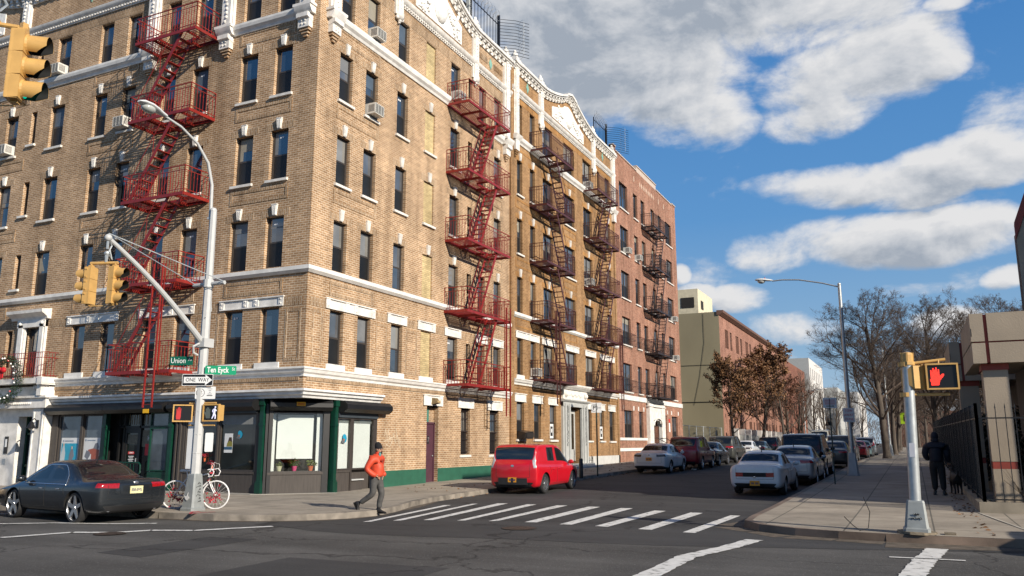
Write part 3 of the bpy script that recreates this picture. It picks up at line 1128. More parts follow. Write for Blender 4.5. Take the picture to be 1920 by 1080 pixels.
def curve_cornice(mb, fac, pts, depth=0.34, th=0.5, mod=0.42):
  """white cornice following a (u,z) line: top slab, lower fillet and a row of modillions"""
  for (u0, z0), (u1, z1) in zip(pts, pts[1:]):
    P = fac.P
    L_ = math.hypot(u1 - u0, z1 - z0)
    ta, tb = 0.13, 0.21
    mb.hexa([P(u0, z0 - ta, -0.3), P(u1, z1 - ta, -0.3), P(u1, z1 - ta, depth), P(u0, z0 - ta, depth), P(u0, z0, -0.3), P(u1, z1, -0.3), P(u1, z1, depth), P(u0, z0, depth)])
    mb.hexa([P(u0, z0 - tb, -0.1), P(u1, z1 - tb, -0.1), P(u1, z1 - tb, depth - 0.08), P(u0, z0 - tb, depth - 0.08), P(u0, z0 - ta, -0.1), P(u1, z1 - ta, -0.1), P(u1, z1 - ta, depth - 0.08), P(u0, z0 - ta, depth - 0.08)])
    mb.hexa([P(u0, z0 - th, -0.02), P(u1, z1 - th, -0.02), P(u1, z1 - th, 0.06), P(u0, z0 - th, 0.06), P(u0, z0 - tb, -0.02), P(u1, z1 - tb, -0.02), P(u1, z1 - tb, 0.06), P(u0, z0 - tb, 0.06)])
    k = max(1, int(round(L_ / mod)))
    for i in range(k):
      t = (i + 0.5) / k
      u, z = u0 + (u1 - u0) * t, z0 + (z1 - z0) * t
      hw = 0.075
      fac.box(mb, u - hw, u + hw, z - 0.34, z - tb, 0.06, depth - 0.12)
      fac.box(mb, u - hw, u + hw, z - 0.46, z - 0.34, 0.06, 0.17)


def dentil_band(mb, fac, u0, u1, z, e0=0, e1=0):
  """moulded string with dentils, top at z"""
  fac.prof(mb, [(-0.02, z - 0.32), (0.05, z - 0.32), (0.06, z - 0.2), (0.13, z - 0.17), (0.2, z - 0.08), (0.22, z), (-0.02, z + 0.03)], u0, u1, e0, e1)
  n = int((u1 - u0) / 0.16)
  for i in range(n):
    u = u0 + (i + 0.5) * (u1 - u0) / n
    fac.box(mb, u - 0.045, u + 0.045, z - 0.27, z - 0.2, 0.05, 0.115)


def garland_relief(mb, fac, u0, u1, zb, zfun, rnd):
  """cartouche with swags inside a gable panel; zfun(u) is the panel's upper edge"""
  mb_top = [(u0 + (u1 - u0) * i / 24, zfun(u0 + (u1 - u0) * i / 24)) for i in range(25)]
  fac.poly(mb, [(u0, zb), (u1, zb)] + [(u, z) for u, z in reversed(mb_top)], -0.01, 0.04)
  m = (u0 + u1) / 2
  H = zfun(m) - zb
  mb.ball(fac.P(m, zb + H * 0.48, 0.06), H * 0.36, 12, 9, (0.8, 0.35 if fac is FR else 0.8, 1.1) if fac is FR else (0.35, 0.8, 1.1))
  for sgn in (-1, 1):
    for k in range(14):
      t = k / 13
      u = m + sgn * (H * 0.35 + t * (u1 - u0) * 0.22)
      z = zb + H * 0.62 - math.sin(t * math.pi) * H * 0.3
      mb.ball(fac.P(u, z, 0.07), 0.07 + 0.03 * rnd.random(), 6, 4)
    for c in (0.24, 0.3, 0.36):
      u = m + sgn * (u1 - u0) * (c + 0.03)
      top = zfun(u) - 0.12
      fac.box(mb, u - 0.05, u + 0.05, zb + 0.05, max(zb + 0.1, top), 0.03, 0.1) if c == 0.3 else None
      for k in range(5):
        mb.ball(fac.P(u + rnd.uniform(-0.1, 0.1), zb + 0.1 + rnd.random() * max(0.05, (top - zb - 0.15)), 0.07), 0.06 + 0.03 * rnd.random(), 6, 4)
    for k in range(7):
      t = k / 6
      u = m + sgn * (u1 - u0) * (0.36 + 0.1 * t)
      mb.ball(fac.P(u, zb + 0.1 + 0.15 * (1 - t), 0.06), 0.08 * (1 - t * 0.5), 6, 4)


def gable(u0, u1, zl, zt, flat=0.18):
  """upper outline between two pilasters: concave rise to a small raised middle"""
  m = (u0 + u1) / 2
  hw = (u1 - u0) / 2
  pts = []
  for i in range(9):
    t = i / 8
    u = u0 + (m - flat * hw * 1.0 - u0) * t
    z = zl + (zt - zl) * (t ** 1.6) * 0.86
    pts.append((u, z))
  pts.append((m - flat * hw * 0.9, zt - 0.02)); pts.append((m, zt + 0.16))
  r = [(2 * m - u, z) for u, z in pts[:-1]][::-1]
  return pts + r


def interp(pts, u):
  for (a, b), (c, d) in zip(pts, pts[1:]):
    if a <= u <= c and c > a:
      return b + (d - b) * (u - a) / (c - a)
  return pts[0][1] if u < pts[0][0] else pts[-1][1]


# ================================================================== the tan corner building
tan = thing('apartment_building', 'six storey tan brick corner building, white trim, corner shop at street level', 'building', (0, 0, 0))
SIL = [4.33, 7.5, 10.58, 13.66, 16.72]
HED = [6.14, 9.27, 12.36, 15.45, 18.53]
U_R = [(21.85, 22.6), (23.4, 24.17), (25.48, 26.25), (29.67, 30.5), (33.9, 34.65)]
U_BR = (27.57, 28.35)                      # bricked-up windows
U_SM = (31.28, 31.66)                      # little bathroom windows
U_DR = (32.3, 33.02)
U_LL = [(18.43, 19.21), (20.0, 20.8), (22.38, 23.16), (24.05, 24.72), (26.2, 26.93), (27.79, 28.53), (30.32, 31.17), (33.26, 34.05), (36.0, 36.8), (37.6, 38.4), (40.0, 40.8), (42.2, 43.0)]
U_LS = (32.05, 32.42)
TOPZ = 19.28
Y1 = 46.0
hR, hL = [], []
for k in range(5):
  for u in U_R:
    hR.append((u[0], u[1], SIL[k], HED[k]))
  hR.append((U_BR[0], U_BR[1], SIL[k], HED[k], 0.1))
  hR.append((U_SM[0], U_SM[1], SIL[k] + 0.75, HED[k] - 0.12))
  hR.append((U_DR[0], U_DR[1], SIL[k] - 0.12, HED[k] - 0.05))
  for j, u in enumerate(U_LL):
    if k == 0 and j == 6:
      hL.append((u[0], u[1], 4.35, 6.2))
    else:
      hL.append((u[0], u[1], SIL[k], HED[k]))
  hL.append((U_LS[0], U_LS[1], SIL[k] + 0.35, HED[k]))
SHOP_T = 3.16
gR = [(28.14, 29.04, 0.0, 3.22, 0.3), (30.9, 31.7, 1.27, 3.22, 0.25), (33.57, 34.47, 1.25, 3.2, 0.25)]
w = MB()
FR.wall(w, 20.65, 35.6, SHOP_T, TOPZ, hR + [(h[0], h[1], SHOP_T, h[3], h[4]) for h in gR])
FR.wall(w, 24.78, 35.6, -0.1, SHOP_T, [(h[0], h[1], h[2], SHOP_T, h[4]) for h in gR])
FL.wall(w, 17.3, Y1, SHOP_T, TOPZ, hL)
FL.wall(w, 33.6, Y1, -0.1, SHOP_T, [])
w.q((35.6, 17.35, 0), (35.6, Y1, 0), (35.6, Y1, TOPZ), (35.6, 17.3, TOPZ))
w.q((20.65, Y1, 0), (35.6, Y1, 0), (35.6, Y1, TOPZ), (20.65, Y1, TOPZ))
w.build('wall', TAN, tan, fix=False)
rf = MB()
rf.q((20.9, 17.6, 20.2), (35.6, 17.6, 20.2), (35.6, Y1, 20.2), (20.9, Y1, 20.2))
rf.build('roof', TAR, tan, fix=False)
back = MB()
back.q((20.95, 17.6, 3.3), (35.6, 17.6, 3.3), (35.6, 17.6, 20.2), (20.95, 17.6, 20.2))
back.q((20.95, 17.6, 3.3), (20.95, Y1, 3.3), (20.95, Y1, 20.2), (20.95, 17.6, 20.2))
back.build('dark_interior', NEAR_BLACK, tan, fix=False)
base = MB()
for a, b in ((24.78, 28.14), (29.04, 35.6)):
  n = 8
  for i in range(n):
    x0, x1 = a + (b - a) * i / n, a + (b - a) * (i + 1) / n
    FR.box(base, x0, x1, -0.2, 0.76, 0, 0.012)
base.build('painted_base', GREENB, tan)

# windows
for k in range(5):
  for j, u in enumerate(U_R):
    place_window(FR, tan, u[0], u[1], SIL[k], HED[k], sill=k in (2, 3) or (k == 1 and False), key=k in (1, 2, 3), blind=(True if (k, j) in ((0, 2), (1, 0), (1, 3)) else None))
  place_window(FR, tan, U_SM[0], U_SM[1], SIL[k] + 0.75, HED[k] - 0.12, sill=False)
  place_window(FR, tan, U_DR[0], U_DR[1], SIL[k] - 0.12, HED[k] - 0.05, sill=False)
  for j, u in enumerate(U_LL):
    if k == 0 and j == 6:
      place_window(FL, tan, u[0], u[1], 4.35, 6.2, sill=False)
      continue
    place_window(FL, tan, u[0], u[1], SIL[k], HED[k], sill=k in (2, 3), key=k in (1, 2, 3) and j not in (), blind=(False if j < 6 else None))
  place_window(FL, tan, U_LS[0], U_LS[1], SIL[k] + 0.35, HED[k], sill=k in (1, 2, 3))
  # bricked-up opening
  mb = MB()
  FR.box(mb, U_BR[0], U_BR[1], SIL[k], HED[k], -0.15, -0.07)
  mb.build('bricked_window', CREAM, tan)
  if k in (2, 3):
    link('sill', sill_mesh(0.78), tan, FR.P(27.96, SIL[k], 0), 0)
  if k in (1, 2, 3):
    link('keystone', keystone_mesh(), tan, FR.P(27.96, HED[k] + 0.02, 0), 0)
for g in gR[1:]:
  place_window(FR, tan, g[0], g[1], g[2], g[3], bars=True, blind=True, inset=-0.05)

# soldier courses and sunk panels in the brickwork
tr = MB()
for k in range(5):
  z = HED[k]
  for fac, us in ((FR, U_R + [U_BR]), (FL, U_LL)):
    for u in us:
      if k in (1, 2, 3):
        soldier(tr, fac, u[0] - 0.22, u[1] + 0.22, z, z + 0.25)
  if k == 4:
    soldier(tr, FR, 21.0, 35.4, 18.56, 19.0, 0.008)
    soldier(tr, FL, 17.7, Y1 - 0.2, 18.56, 19.0, 0.008)
  if k == 0:
    soldier(tr, FR, 20.8, 35.5, 6.16, 6.44, 0.008)
    soldier(tr, FL, 17.45, 29.8, 6.16, 6.44, 0.008)
    soldier(tr, FL, 32.1, Y1, 6.16, 6.44, 0.008)
for k in (1, 2, 3, 4):
  zb = SIL[k] - 0.72
  for fac, u0, u1 in ((FR, 21.75, 24.27), (FL, 18.33, 20.9), (FL, 22.3, 24.8), (FL, 26.1, 28.65), (FL, 32.6, 34.6), (FL, 36.0, 38.4), (FR, 33.8, 34.8)):
    if k == 4:
      zb = 15.86
    if k == 1:
      panel_frame(tr, fac, u0, u1, 6.62, 7.12)
    else:
      panel_frame(tr, fac, u0, u1, zb, zb + 0.5)
# framed brick piers on the second floor and below the shop string
for fac, us in ((FR, [(20.95, 21.5), (24.5, 25.25), (26.5, 27.3)]), (FL, [(17.5, 18.15), (21.05, 22.1)])):
  for a, b in us:
    panel_frame(tr, fac, a, b, 4.35, 6.05, 0.09, 0.012)
for u, a in ((FR, 20.8), (FL, 17.45)):
  soldier(tr, u, a, a + 12, 3.72, 3.83, 0.03)
tr.build('soldier_course_trim', TANV, tan)

# string courses
st = MB()
LOWP = [(-0.02, 3.84), (0.04, 3.84), (0.06, 3.92), (0.13, 3.97), (0.17, 4.06), (0.2, 4.08), (0.2, 4.13), (-0.02, 4.16)]
FR.prof(st, LOWP, 20.65, 35.6, 1, 0)
FL.prof(st, LOWP, 17.3, 29.6, 1, 0)
FL.prof(st, LOWP, 34.6, Y1, 0, 0)
MIDP = [(-0.02, 7.22), (0.05, 7.22), (0.11, 7.28), (0.14, 7.31), (0.14, 7.44), (-0.02, 7.47)]
FR.prof(st, MIDP, 20.65, 35.6, 1, 0)
FL.prof(st, MIDP, 17.3, Y1, 1, 0)
TOPP = [(-0.02, 16.33), (0.05, 16.33), (0.09, 16.42), (0.17, 16.5), (0.2, 16.6), (0.2, 16.68), (-0.02, 16.73)]
FR.prof(st, TOPP, 21.75, 29.4, 0, 0)
FR.prof(st, TOPP, 33.5, 34.7, 0, 0)
FL.prof(st, TOPP, 18.3, 21.2, 0, 0)
FL.prof(st, TOPP, 25.75, Y1, 0, 0)
for u in U_R[:3] + [U_BR] + U_R[3:]:
  FR.box(st, u[0] - 0.12, u[1] + 0.12, 4.15, 4.33, -0.1, 0.05)
for u in U_LL[:6]:
  FL.box(st, u[0] - 0.12, u[1] + 0.12, 4.15, 4.33, -0.1, 0.05)
st.build('string_course', mat('string_terracotta', (0.72, 0.71, 0.68), 0.55, var=0.16, scale=3, bump=0.2), tan)
for a, b in ((21.6, 24.4), (25.2, 26.5), (27.3, 28.62), (29.4, 30.78), (32.1, 33.25), (33.65, 34.9)):
  lp = MB(); lintel_panel(lp, FR, a, b, 6.17, 6.52); lp.build('terracotta_lintel', TERRA, tan)
for a, b in ((18.24, 21.02), (22.2, 24.95), (25.98, 28.8), (35.8, 38.6)):
  lp = MB(); lintel_panel(lp, FL, a, b, 6.17, 6.5); lp.build('terracotta_lintel', TERRA, tan)
for a, b in ((27.85, 29.32), (30.6, 32.0), (33.25, 34.8)):
  lp = MB(); lintel_panel(lp, FR, a, b, 3.22, 3.64); lp.build('terracotta_lintel', TERRA, tan)

# parapet: dentil string, corbelled pilasters, curved gables, cornice
cn = MB()
par = MB()
ZC = 21.05


def parapet(fac, root_cn, root_par, root_rel, pils, gables, u_end0, u_end1, zc, zt, zdent, seed, e0=0, e1=0):
  rnd = random.Random(seed)
  dentil_band(root_cn, fac, u_end0, u_end1, zdent, e0, e1)
  us = [u_end0] + [p for p in pils if u_end0 < p < u_end1] + [u_end1]
  prev = u_end0
  cuts = sorted(set(us))
  for a, b in zip(cuts, cuts[1:]):
    if any(abs(a - g[0]) < 0.01 and abs(b - g[1]) < 0.01 for g in gables):
      pts = gable(a, b, zc, zt)
      curve_cornice(root_cn, fac, pts)
      poly = [(a, zdent), (b, zdent)] + [(u, z - 0.15) for u, z in reversed(pts)]
      fac.poly(root_par, poly, -0.3, 0.0)
      u0, u1 = a + (b - a) * 0.2, b - (b - a) * 0.2
      garland_relief(root_rel, fac, u0, u1, zdent + 0.28, lambda u: max(zdent + 0.4, interp(pts, u) - 0.78), rnd)
    else:
      curve_cornice(root_cn, fac, [(a, zc), (b, zc)])
      fac.box(root_par, a, b, zdent, zc - 0.1, -0.3, 0.0)
  for p in pils:
    pilaster(root_cn, fac, p, zdent - 0.85 if p > -999 else 0, zc + 0.02)
    finial(root_cn, fac, p, zc + 0.02, 0.9)


rel = MB()
parapet(FR, cn, par, rel, [25.35, 31.8], [(25.35, 31.8)], 20.65, 35.6, ZC, 22.15, 19.42, 5, 1, 0)
parapet(FL, cn, par, rel, [25.4, 33.4, 41.4], [(33.4, 41.4)], 17.3, Y1, ZC, 22.15, 19.3, 6, 1, 0)
for fac, u in ((FR, 25.35), (FR, 31.8)):
  pendant(cn, fac, u, 18.7)
# full height pilasters that rest on corbels at the sixth floor sill
for fac, u in ((FR, 21.35), (FL, 17.85), (FL, 21.5), (FL, 25.4), (FR, 35.1)):
  pilaster(cn, fac, u, 16.6, ZC + 0.02, 0.56, 0.2)
  finial(cn, fac, u, ZC + 0.02, 0.9)
  fac.box(cn, u - 0.4, u + 0.4, 16.62, 16.72, -0.02, 0.34)
  fac.prof(cn, [(0, 16.36), (0.2, 16.36), (0.26, 16.44), (0.3, 16.5), (0.34, 16.62), (0, 16.62)], u - 0.36, u + 0.36)
  fac.box(cn, u - 0.24, u + 0.24, 15.86, 16.36, -0.02, 0.2)
  fac.prof(cn, [(0, 16.1), (0.2, 16.16), (0.3, 16.2), (0.3, 16.355), (0, 16.355)], u - 0.252, u + 0.252)
  for zz in (15.98, 16.11, 16.24):
    for a in (-0.12, 0.12):
      cn.ball(fac.P(u + a * 0.6, zz, 0.2), 0.045, 6, 4)
cn.build('cornice', TERRA, tan, smooth=35)
par.build('parapet', TAN, tan)
rel.build('gable_relief', RELIEF, tan, smooth=True)
cb = MB()
for fac, u in ((FR, 21.35), (FL, 17.85), (FL, 21.5), (FL, 25.4), (FR, 35.1)):
  for i, ww in enumerate((0.2, 0.14, 0.08)):
    fac.box(cb, u - ww, u + ww, 15.76 - i * 0.1, 15.86 - i * 0.1, -0.02, 0.16 - i * 0.04)
cb.build('brick_corbel', TAN, tan)
dm = MB()
DIA = mat('green_glazed_tile', (0.22, 0.42, 0.34), 0.3, var=0.1)
for fac, u in ((FR, 33.45), (FR, 23.35), (FL, 29.3)):
  fac.poly(dm, [(u - 0.17, 20.05), (u, 19.75), (u + 0.17, 20.05), (u, 20.35)], 0, 0.03)
dm.build('diamond_tile', DIA, tan)
dz = MB()
for k in range(26):
  for (uu, s_) in ((33.1, -1), (33.8, 1)):
    u = uu + s_ * (k % 13) * 0.075
    if k < 13:
      FR.poly(dz, [(u, 19.92 + 0.0), (u + 0.035, 19.92), (u + 0.035, 20.2), (u, 20.2)], 0, 0.03)
dz.build('brick_zigzag', TANV, tan)


def clear_glass():
  m, t, b = new_mat('clear_shop_glass')
  n, l = t.nodes.new, t.links.new
  tr_, gl, mx = n('ShaderNodeBsdfTransparent'), n('ShaderNodeBsdfGlossy'), n('ShaderNodeMixShader')
  gl.inputs['Roughness'].default_value = 0.01
  tr_.inputs[0].default_value = (0.93, 0.95, 0.94, 1)
  mx.inputs[0].default_value = 0.07; l(tr_.outputs[0], mx.inputs[1]); l(gl.outputs[0], mx.inputs[2])
  l(mx.outputs[0], t.nodes['Material Output'].inputs[0])
  return m


CLEAR = clear_glass()
# ---------------------------------------------------------------- shop front
FC = Fac(20.65, 18.75, 0.75116, -0.66011, -0.66011, -0.75116, math.atan2(-0.66011, 0.75116))
LC = 2.1966
# cornice over the shop
sc_ = MB()
SHP = [(-0.02, 3.16), (0.1, 3.16), (0.12, 3.22), (0.2, 3.26), (0.22, 3.34), (0.3, 3.37), (0.3, 3.44), (-0.02, 3.47)]
FR.prof(sc_, SHP, 20.65, 24.8, 1, 0)
FL.prof(sc_, SHP, 17.3, 29.15, 1, 0)
sc_.build('shop_cornice', mat('shop_cornice_paint', (0.70, 0.70, 0.69), 0.55, var=0.2, scale=3), tan)
sf = MB()
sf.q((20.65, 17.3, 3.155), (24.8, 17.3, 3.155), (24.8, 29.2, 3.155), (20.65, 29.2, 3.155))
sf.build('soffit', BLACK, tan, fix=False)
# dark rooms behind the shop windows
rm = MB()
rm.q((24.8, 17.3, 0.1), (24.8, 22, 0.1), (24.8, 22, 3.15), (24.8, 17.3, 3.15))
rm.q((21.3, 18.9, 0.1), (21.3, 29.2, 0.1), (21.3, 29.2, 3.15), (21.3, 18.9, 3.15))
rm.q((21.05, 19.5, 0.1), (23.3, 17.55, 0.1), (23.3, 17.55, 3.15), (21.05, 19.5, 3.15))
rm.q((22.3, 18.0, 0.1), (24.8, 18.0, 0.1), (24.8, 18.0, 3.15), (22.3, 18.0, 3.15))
rm.build('shop_interior', NEAR_BLACK, tan, fix=False)


def column(fac, u, name='shop_column', root=None, w=0.15, d=0.05):
  mb = MB()
  fac.box(mb, u - w / 2, u + w / 2, 0.12, 3.15, -0.14, d)
  fac.box(mb, u - w / 2 - 0.04, u + w / 2 + 0.04, 0.12, 0.5, -0.14, d + 0.035)
  fac.box(mb, u - w / 2 - 0.02, u + w / 2 + 0.02, 0.5, 0.56, -0.14, d + 0.02)
  fac.box(mb, u - w / 2 - 0.02, u + w / 2 + 0.02, 2.3, 2.38, -0.14, d + 0.02)
  fac.box(mb, u - w / 2 - 0.03, u + w / 2 + 0.03, 2.95, 3.15, -0.14, d + 0.035)
  mb.build(name, GREENP, root)


for fac, u in ((FL, 26.2), (FL, 22.9), (FL, 18.87), (FR, 22.38)):
  column(fac, u, root=tan)


def roller_box(fac, u0, u1, z0=2.80, z1=3.15, d=0.4):
  mb = MB()
  fac.prof(mb, [(-0.02, z0), (d * 0.6, z0 - 0.02), (d, z0 + 0.1), (d, z1 - 0.12), (d * 0.65, z1), (-0.02, z1)], u0, u1)
  mb.build('roller_shutter_box', mat('shutter_box_paint', (0.009, 0.009, 0.010), 0.45, var=0.35, scale=4), tan)


roller_box(FL, 25.95, 29.12); roller_box(FL, 22.98, 25.93); roller_box(FL, 18.98, 22.8)
roller_box(FC, 0.1, LC - 0.1, d=0.3); roller_box(FR, 22.48, 25.16, 2.78, 3.15, 0.4)
GLASSPOST = glass_mat('shop_glass_sky', (0.075, 0.095, 0.115), ior=1.9, scale=1.2)
INT = mat('shop_room_wall', (0.16, 0.15, 0.12), 0.9)


def shop_window(fac, u0, u1, z0, z1, gm, inset=-0.1, stall=True, t=0.06, frame=FRAME, name='shop_window'):
  mb = MB()
  for a, b, c, d in ((u0, u1, z1 - t, z1), (u0, u1, z0, z0 + t), (u0, u0 + t, z0 + t, z1 - t), (u1 - t, u1, z0 + t, z1 - t)):
    fac.box(mb, a, b, c, d, inset - 0.05, inset + 0.06)
  wn_ = mb.build(name, frame, tan)
  g = MB()
  fac.box(g, u0 + t, u1 - t, z0 + t, z1 - t, inset - 0.01, inset)
  g.build('pane', gm, wn_)
  return wn_


def stall_riser(fac, u0, u1, z0, z1, d=-0.04):
  mb = MB()
  fac.box(mb, u0, u1, z0, z1, d - 0.1, d)
  fac.box(mb, u0, u1, z1 - 0.05, z1 + 0.02, d - 0.1, d + 0.03)
  mb.build('stall_riser', GREYWOOD, tan)


# avenue side
shop_window(FL, 27.5, 28.75, 0.72, 2.78, GLASSPOST)
shop_window(FL, 26.38, 27.42, 0.72, 2.78, GLASSPOST)
for a, b in ((28.78, 29.12), (27.40, 27.52)):
  mb = MB(); FL.box(mb, a, b, 0.1, 2.8, -0.16, 0.0); mb.build('shop_pier', GREYWOOD, tan)
stall_riser(FL, 26.38, 28.78, 0.1, 0.7)
# doors, set back
dr = MB()
FL.box(dr, 24.05, 26.0, 2.28, 2.36, -0.55, -0.42)
for u in (24.05, 24.9, 25.72, 25.97):
  FL.box(dr, u - 0.04, u + 0.04, 0.13, 2.8, -0.55, -0.42)
for a, b in ((24.94, 25.68),):
  FL.box(dr, a, b, 0.13, 0.45, -0.52, -0.45); FL.box(dr, a, b, 2.1, 2.28, -0.52, -0.45)
  FL.box(dr, a, a + 0.09, 0.45, 2.1, -0.52, -0.45); FL.box(dr, b - 0.09, b, 0.45, 2.1, -0.52, -0.45)
FL.box(dr, 24.09, 24.86, 0.13, 0.35, -0.52, -0.45)
sd = dr.build('shop_door', BLACK, tan)
g = MB()
FL.box(g, 24.09, 24.86, 0.35, 2.28, -0.5, -0.49); FL.box(g, 25.03, 25.59, 0.45, 2.1, -0.5, -0.49); FL.box(g, 24.09, 25.93, 2.36, 2.78, -0.5, -0.49)
g.build('pane', GLASS_SHOP, sd)
hd = MB(); FL.box(hd, 24.97, 25.0, 1.05, 1.22, -0.45, -0.38); hd.build('handle', GALV, sd)
stk = MB(); FL.box(stk, 24.45, 24.66, 1.32, 1.72, -0.489, -0.484); stk.build('red_notice', mat('red_notice', (0.55, 0.03, 0.04), 0.6, var=0.05), sd)
stk = MB(); FL.box(stk, 24.18, 24.42, 1.34, 1.66, -0.489, -0.484)
for k in range(9):
  u, z = 24.15 + 0.65 * random.random(), 0.55 + 0.8 * random.random()
  FL.box(stk, u, u + 0.03, z, z + 0.05, -0.489, -0.484)
stk.build('white_sticker', STICK, sd)
stt = MB()
for k in range(8):
  t = k * math.pi / 4
  stt.tube(FL.P(24.52, 1.92, -0.485), FL.P(24.52 + 0.11 * math.cos(t), 1.92 + 0.11 * math.sin(t), -0.485), 0.008, 0.003, 4)
stt.build('star_sticker', STICK, sd)
cur = MB()
for a, b in ((24.12, 24.84), (25.05, 25.58)):
  for k in range(9):
    u = a + (b - a) * k / 9
    if k % 2 == 0:
      FL.box(cur, u, u + (b - a) / 14, 2.4, 2.76, -0.488, -0.485)
  FL.box(cur, a, b, 1.72 if b > 25 else 1.62, 2.2 if a < 25 else 2.05, -0.4895, -0.4885)
cur.build('curtain', mat('beige_curtain', (0.17, 0.155, 0.12), 0.9, var=0.3, scale=8), sd)
os_ = MB(); FL.box(os_, 25.18, 25.5, 1.36, 1.45, -0.488, -0.482); op = os_.build('open_sign', mat('open_sign_red', (0.6, 0.03, 0.03), 0.5, var=0), sd)


def MF(fac, u, z, d, flipu=False):
  """matrix that lays the text plane on a facade; text runs to the viewer's right"""
  ox, oy, oz = fac.P(u, z, d)
  ux, uy = fac.u
  n = fac.n
  # viewer's right = up x normal ... choose the one that is a right-handed frame (r, up, n)
  r = Vector((0, 0, 1)).cross(Vector((n[0], n[1], 0)))
  return Matrix(((r.x, 0, n[0], ox), (r.y, 0, n[1], oy), (r.z, 1, 0, oz), (0, 0, 0, 1)))


WTXT = mat('white_lettering', (0.8, 0.8, 0.8), 0.5, var=0)
KTXT = mat('black_lettering', (0.01, 0.01, 0.01), 0.5, var=0)
put_text('lettering', 'OPEN', 0.085, WTXT, op, MF(FL, 25.34, 1.405, -0.480))
for i, wd in enumerate((0.24, 0.2, 0.26)):
  pass
hrs = MB()
for i, wd in enumerate((0.13, 0.10, 0.14, 0.1)):
  FL.box(hrs, 25.34 - wd, 25.34 + wd, 1.27 - i * 0.055, 1.295 - i * 0.055, -0.488, -0.484)
hrs.build('small_print', WTXT, sd)
for a, b, c, d in ((23.08, 23.98, 2.3, 2.8), (23.08, 23.98, 0.8, 2.28)):
  shop_window(FL, a, b, c, d, GLASSPOST, t=0.045, frame=GREENP)
mb = MB(); FL.box(mb, 23.08, 23.98, 0.1, 0.78, -0.18, -0.06); mb.build('stall_riser', GREENP, tan)
# ramp rail by the door
rl = thing('handrail', 'dark green tube handrail beside the shop doors, partly behind the grey sedan', 'railing', (20.0, 24.6, 0.15))
mb = MB()
mb.path([(0, 1.3, 0), (0, 1.3, 0.88), (0.0, 1.22, 0.95), (0, -1.02, 0.95), (0, -1.1, 0.87), (0, -1.1, 0.62), (0, -1.02, 0.55), (0, 1.3, 0.5)], 0.028, 8)
mb.build('rail', GREENP, rl, smooth=True)
mb = MB()
for k in range(1, 14):
  mb.tube((0, -0.95 + k * 0.16, 0.52), (0, -0.95 + k * 0.16, 0.95), 0.012)
mb.tube((0, -0.85, 0), (0, -0.85, 0.52), 0.028); mb.build('baluster', GREENP, rl)

mb = MB(); FL.box(mb, 22.3, 22.76, 0.1, 2.8, -0.2, -0.02); FL.box(mb, 22.42, 22.5, 0.1, 2.7, -0.02, 0.03); FL.box(mb, 22.6, 22.66, 0.1, 2.7, -0.02, 0.03)
mb.build('shop_pier', GREYWOOD, tan)
shop_window(FL, 20.82, 22.3, 0.84, 2.72, GLASS_SHOP)
shop_window(FL, 19.12, 20.74, 0.84, 2.72, GLASS_SHOP)
mb = MB(); FL.box(mb, 21.66, 22.22, 0.9, 2.66, -0.108, -0.092); mb.build('roller_shade', SHADEW, tan)
mb = MB(); FL.box(mb, 19.2, 22.2, 2.35, 2.66, -0.107, -0.094); mb.build('valance', mat('grey_valance', (0.2, 0.21, 0.21), 0.7), tan)
stall_riser(FL, 19.1, 22.3, 0.1, 0.82)
mb = MB(); FL.box(mb, 20.74, 20.82, 0.1, 2.72, -0.16, -0.01); FL.box(mb, 19.0, 19.12, 0.1, 2.72, -0.16, -0.01); mb.build('shop_pier', GREYWOOD, tan)
mb = MB(); FL.box(mb, 19.1, 22.7, 2.72, 2.8, -0.16, 0.08); mb.build('shutter_slat', mat('blue_grey_slat', (0.07, 0.085, 0.1), 0.4, 0.4), tan)

# corner (canted) window with its roller shade and plants
mb = MB()
FC.box(mb, 0.12, 0.24, 0.12, 2.8, -0.2, 0.02); FC.box(mb, LC - 0.34, LC - 0.14, 0.12, 2.8, -0.2, 0.02)
FC.box(mb, 0.02, 0.1, 0.12, 3.0, -0.2, -0.02)
mb.build('shop_pier', BLACK, tan)
stall_riser(FC, 0.14, LC - 0.3, 0.12, 0.8, 0.0)
shop_window(FC, 0.2, LC - 0.26, 0.82, 2.74, CLEAR, inset=-0.06, t=0.035, name='corner_window')
mb = MB()
FC.box(mb, 0.42, LC - 0.62, 1.26, 2.66, -0.26, -0.25); FC.box(mb, 0.42, LC - 0.62, 1.245, 1.27, -0.27, -0.24)
FC.box(mb, 0.235, 0.36, 0.86, 2.7, -0.24, -0.2); FC.box(mb, LC - 0.52, LC - 0.3, 0.86, 2.7, -0.24, -0.2)
mb.build('roller_shade', SHADEW, tan)
mb = MB(); FC.box(mb, 0.22, LC - 0.3, 0.82, 0.86, -0.5, -0.1); mb.build('window_ledge', GREYWOOD, tan)

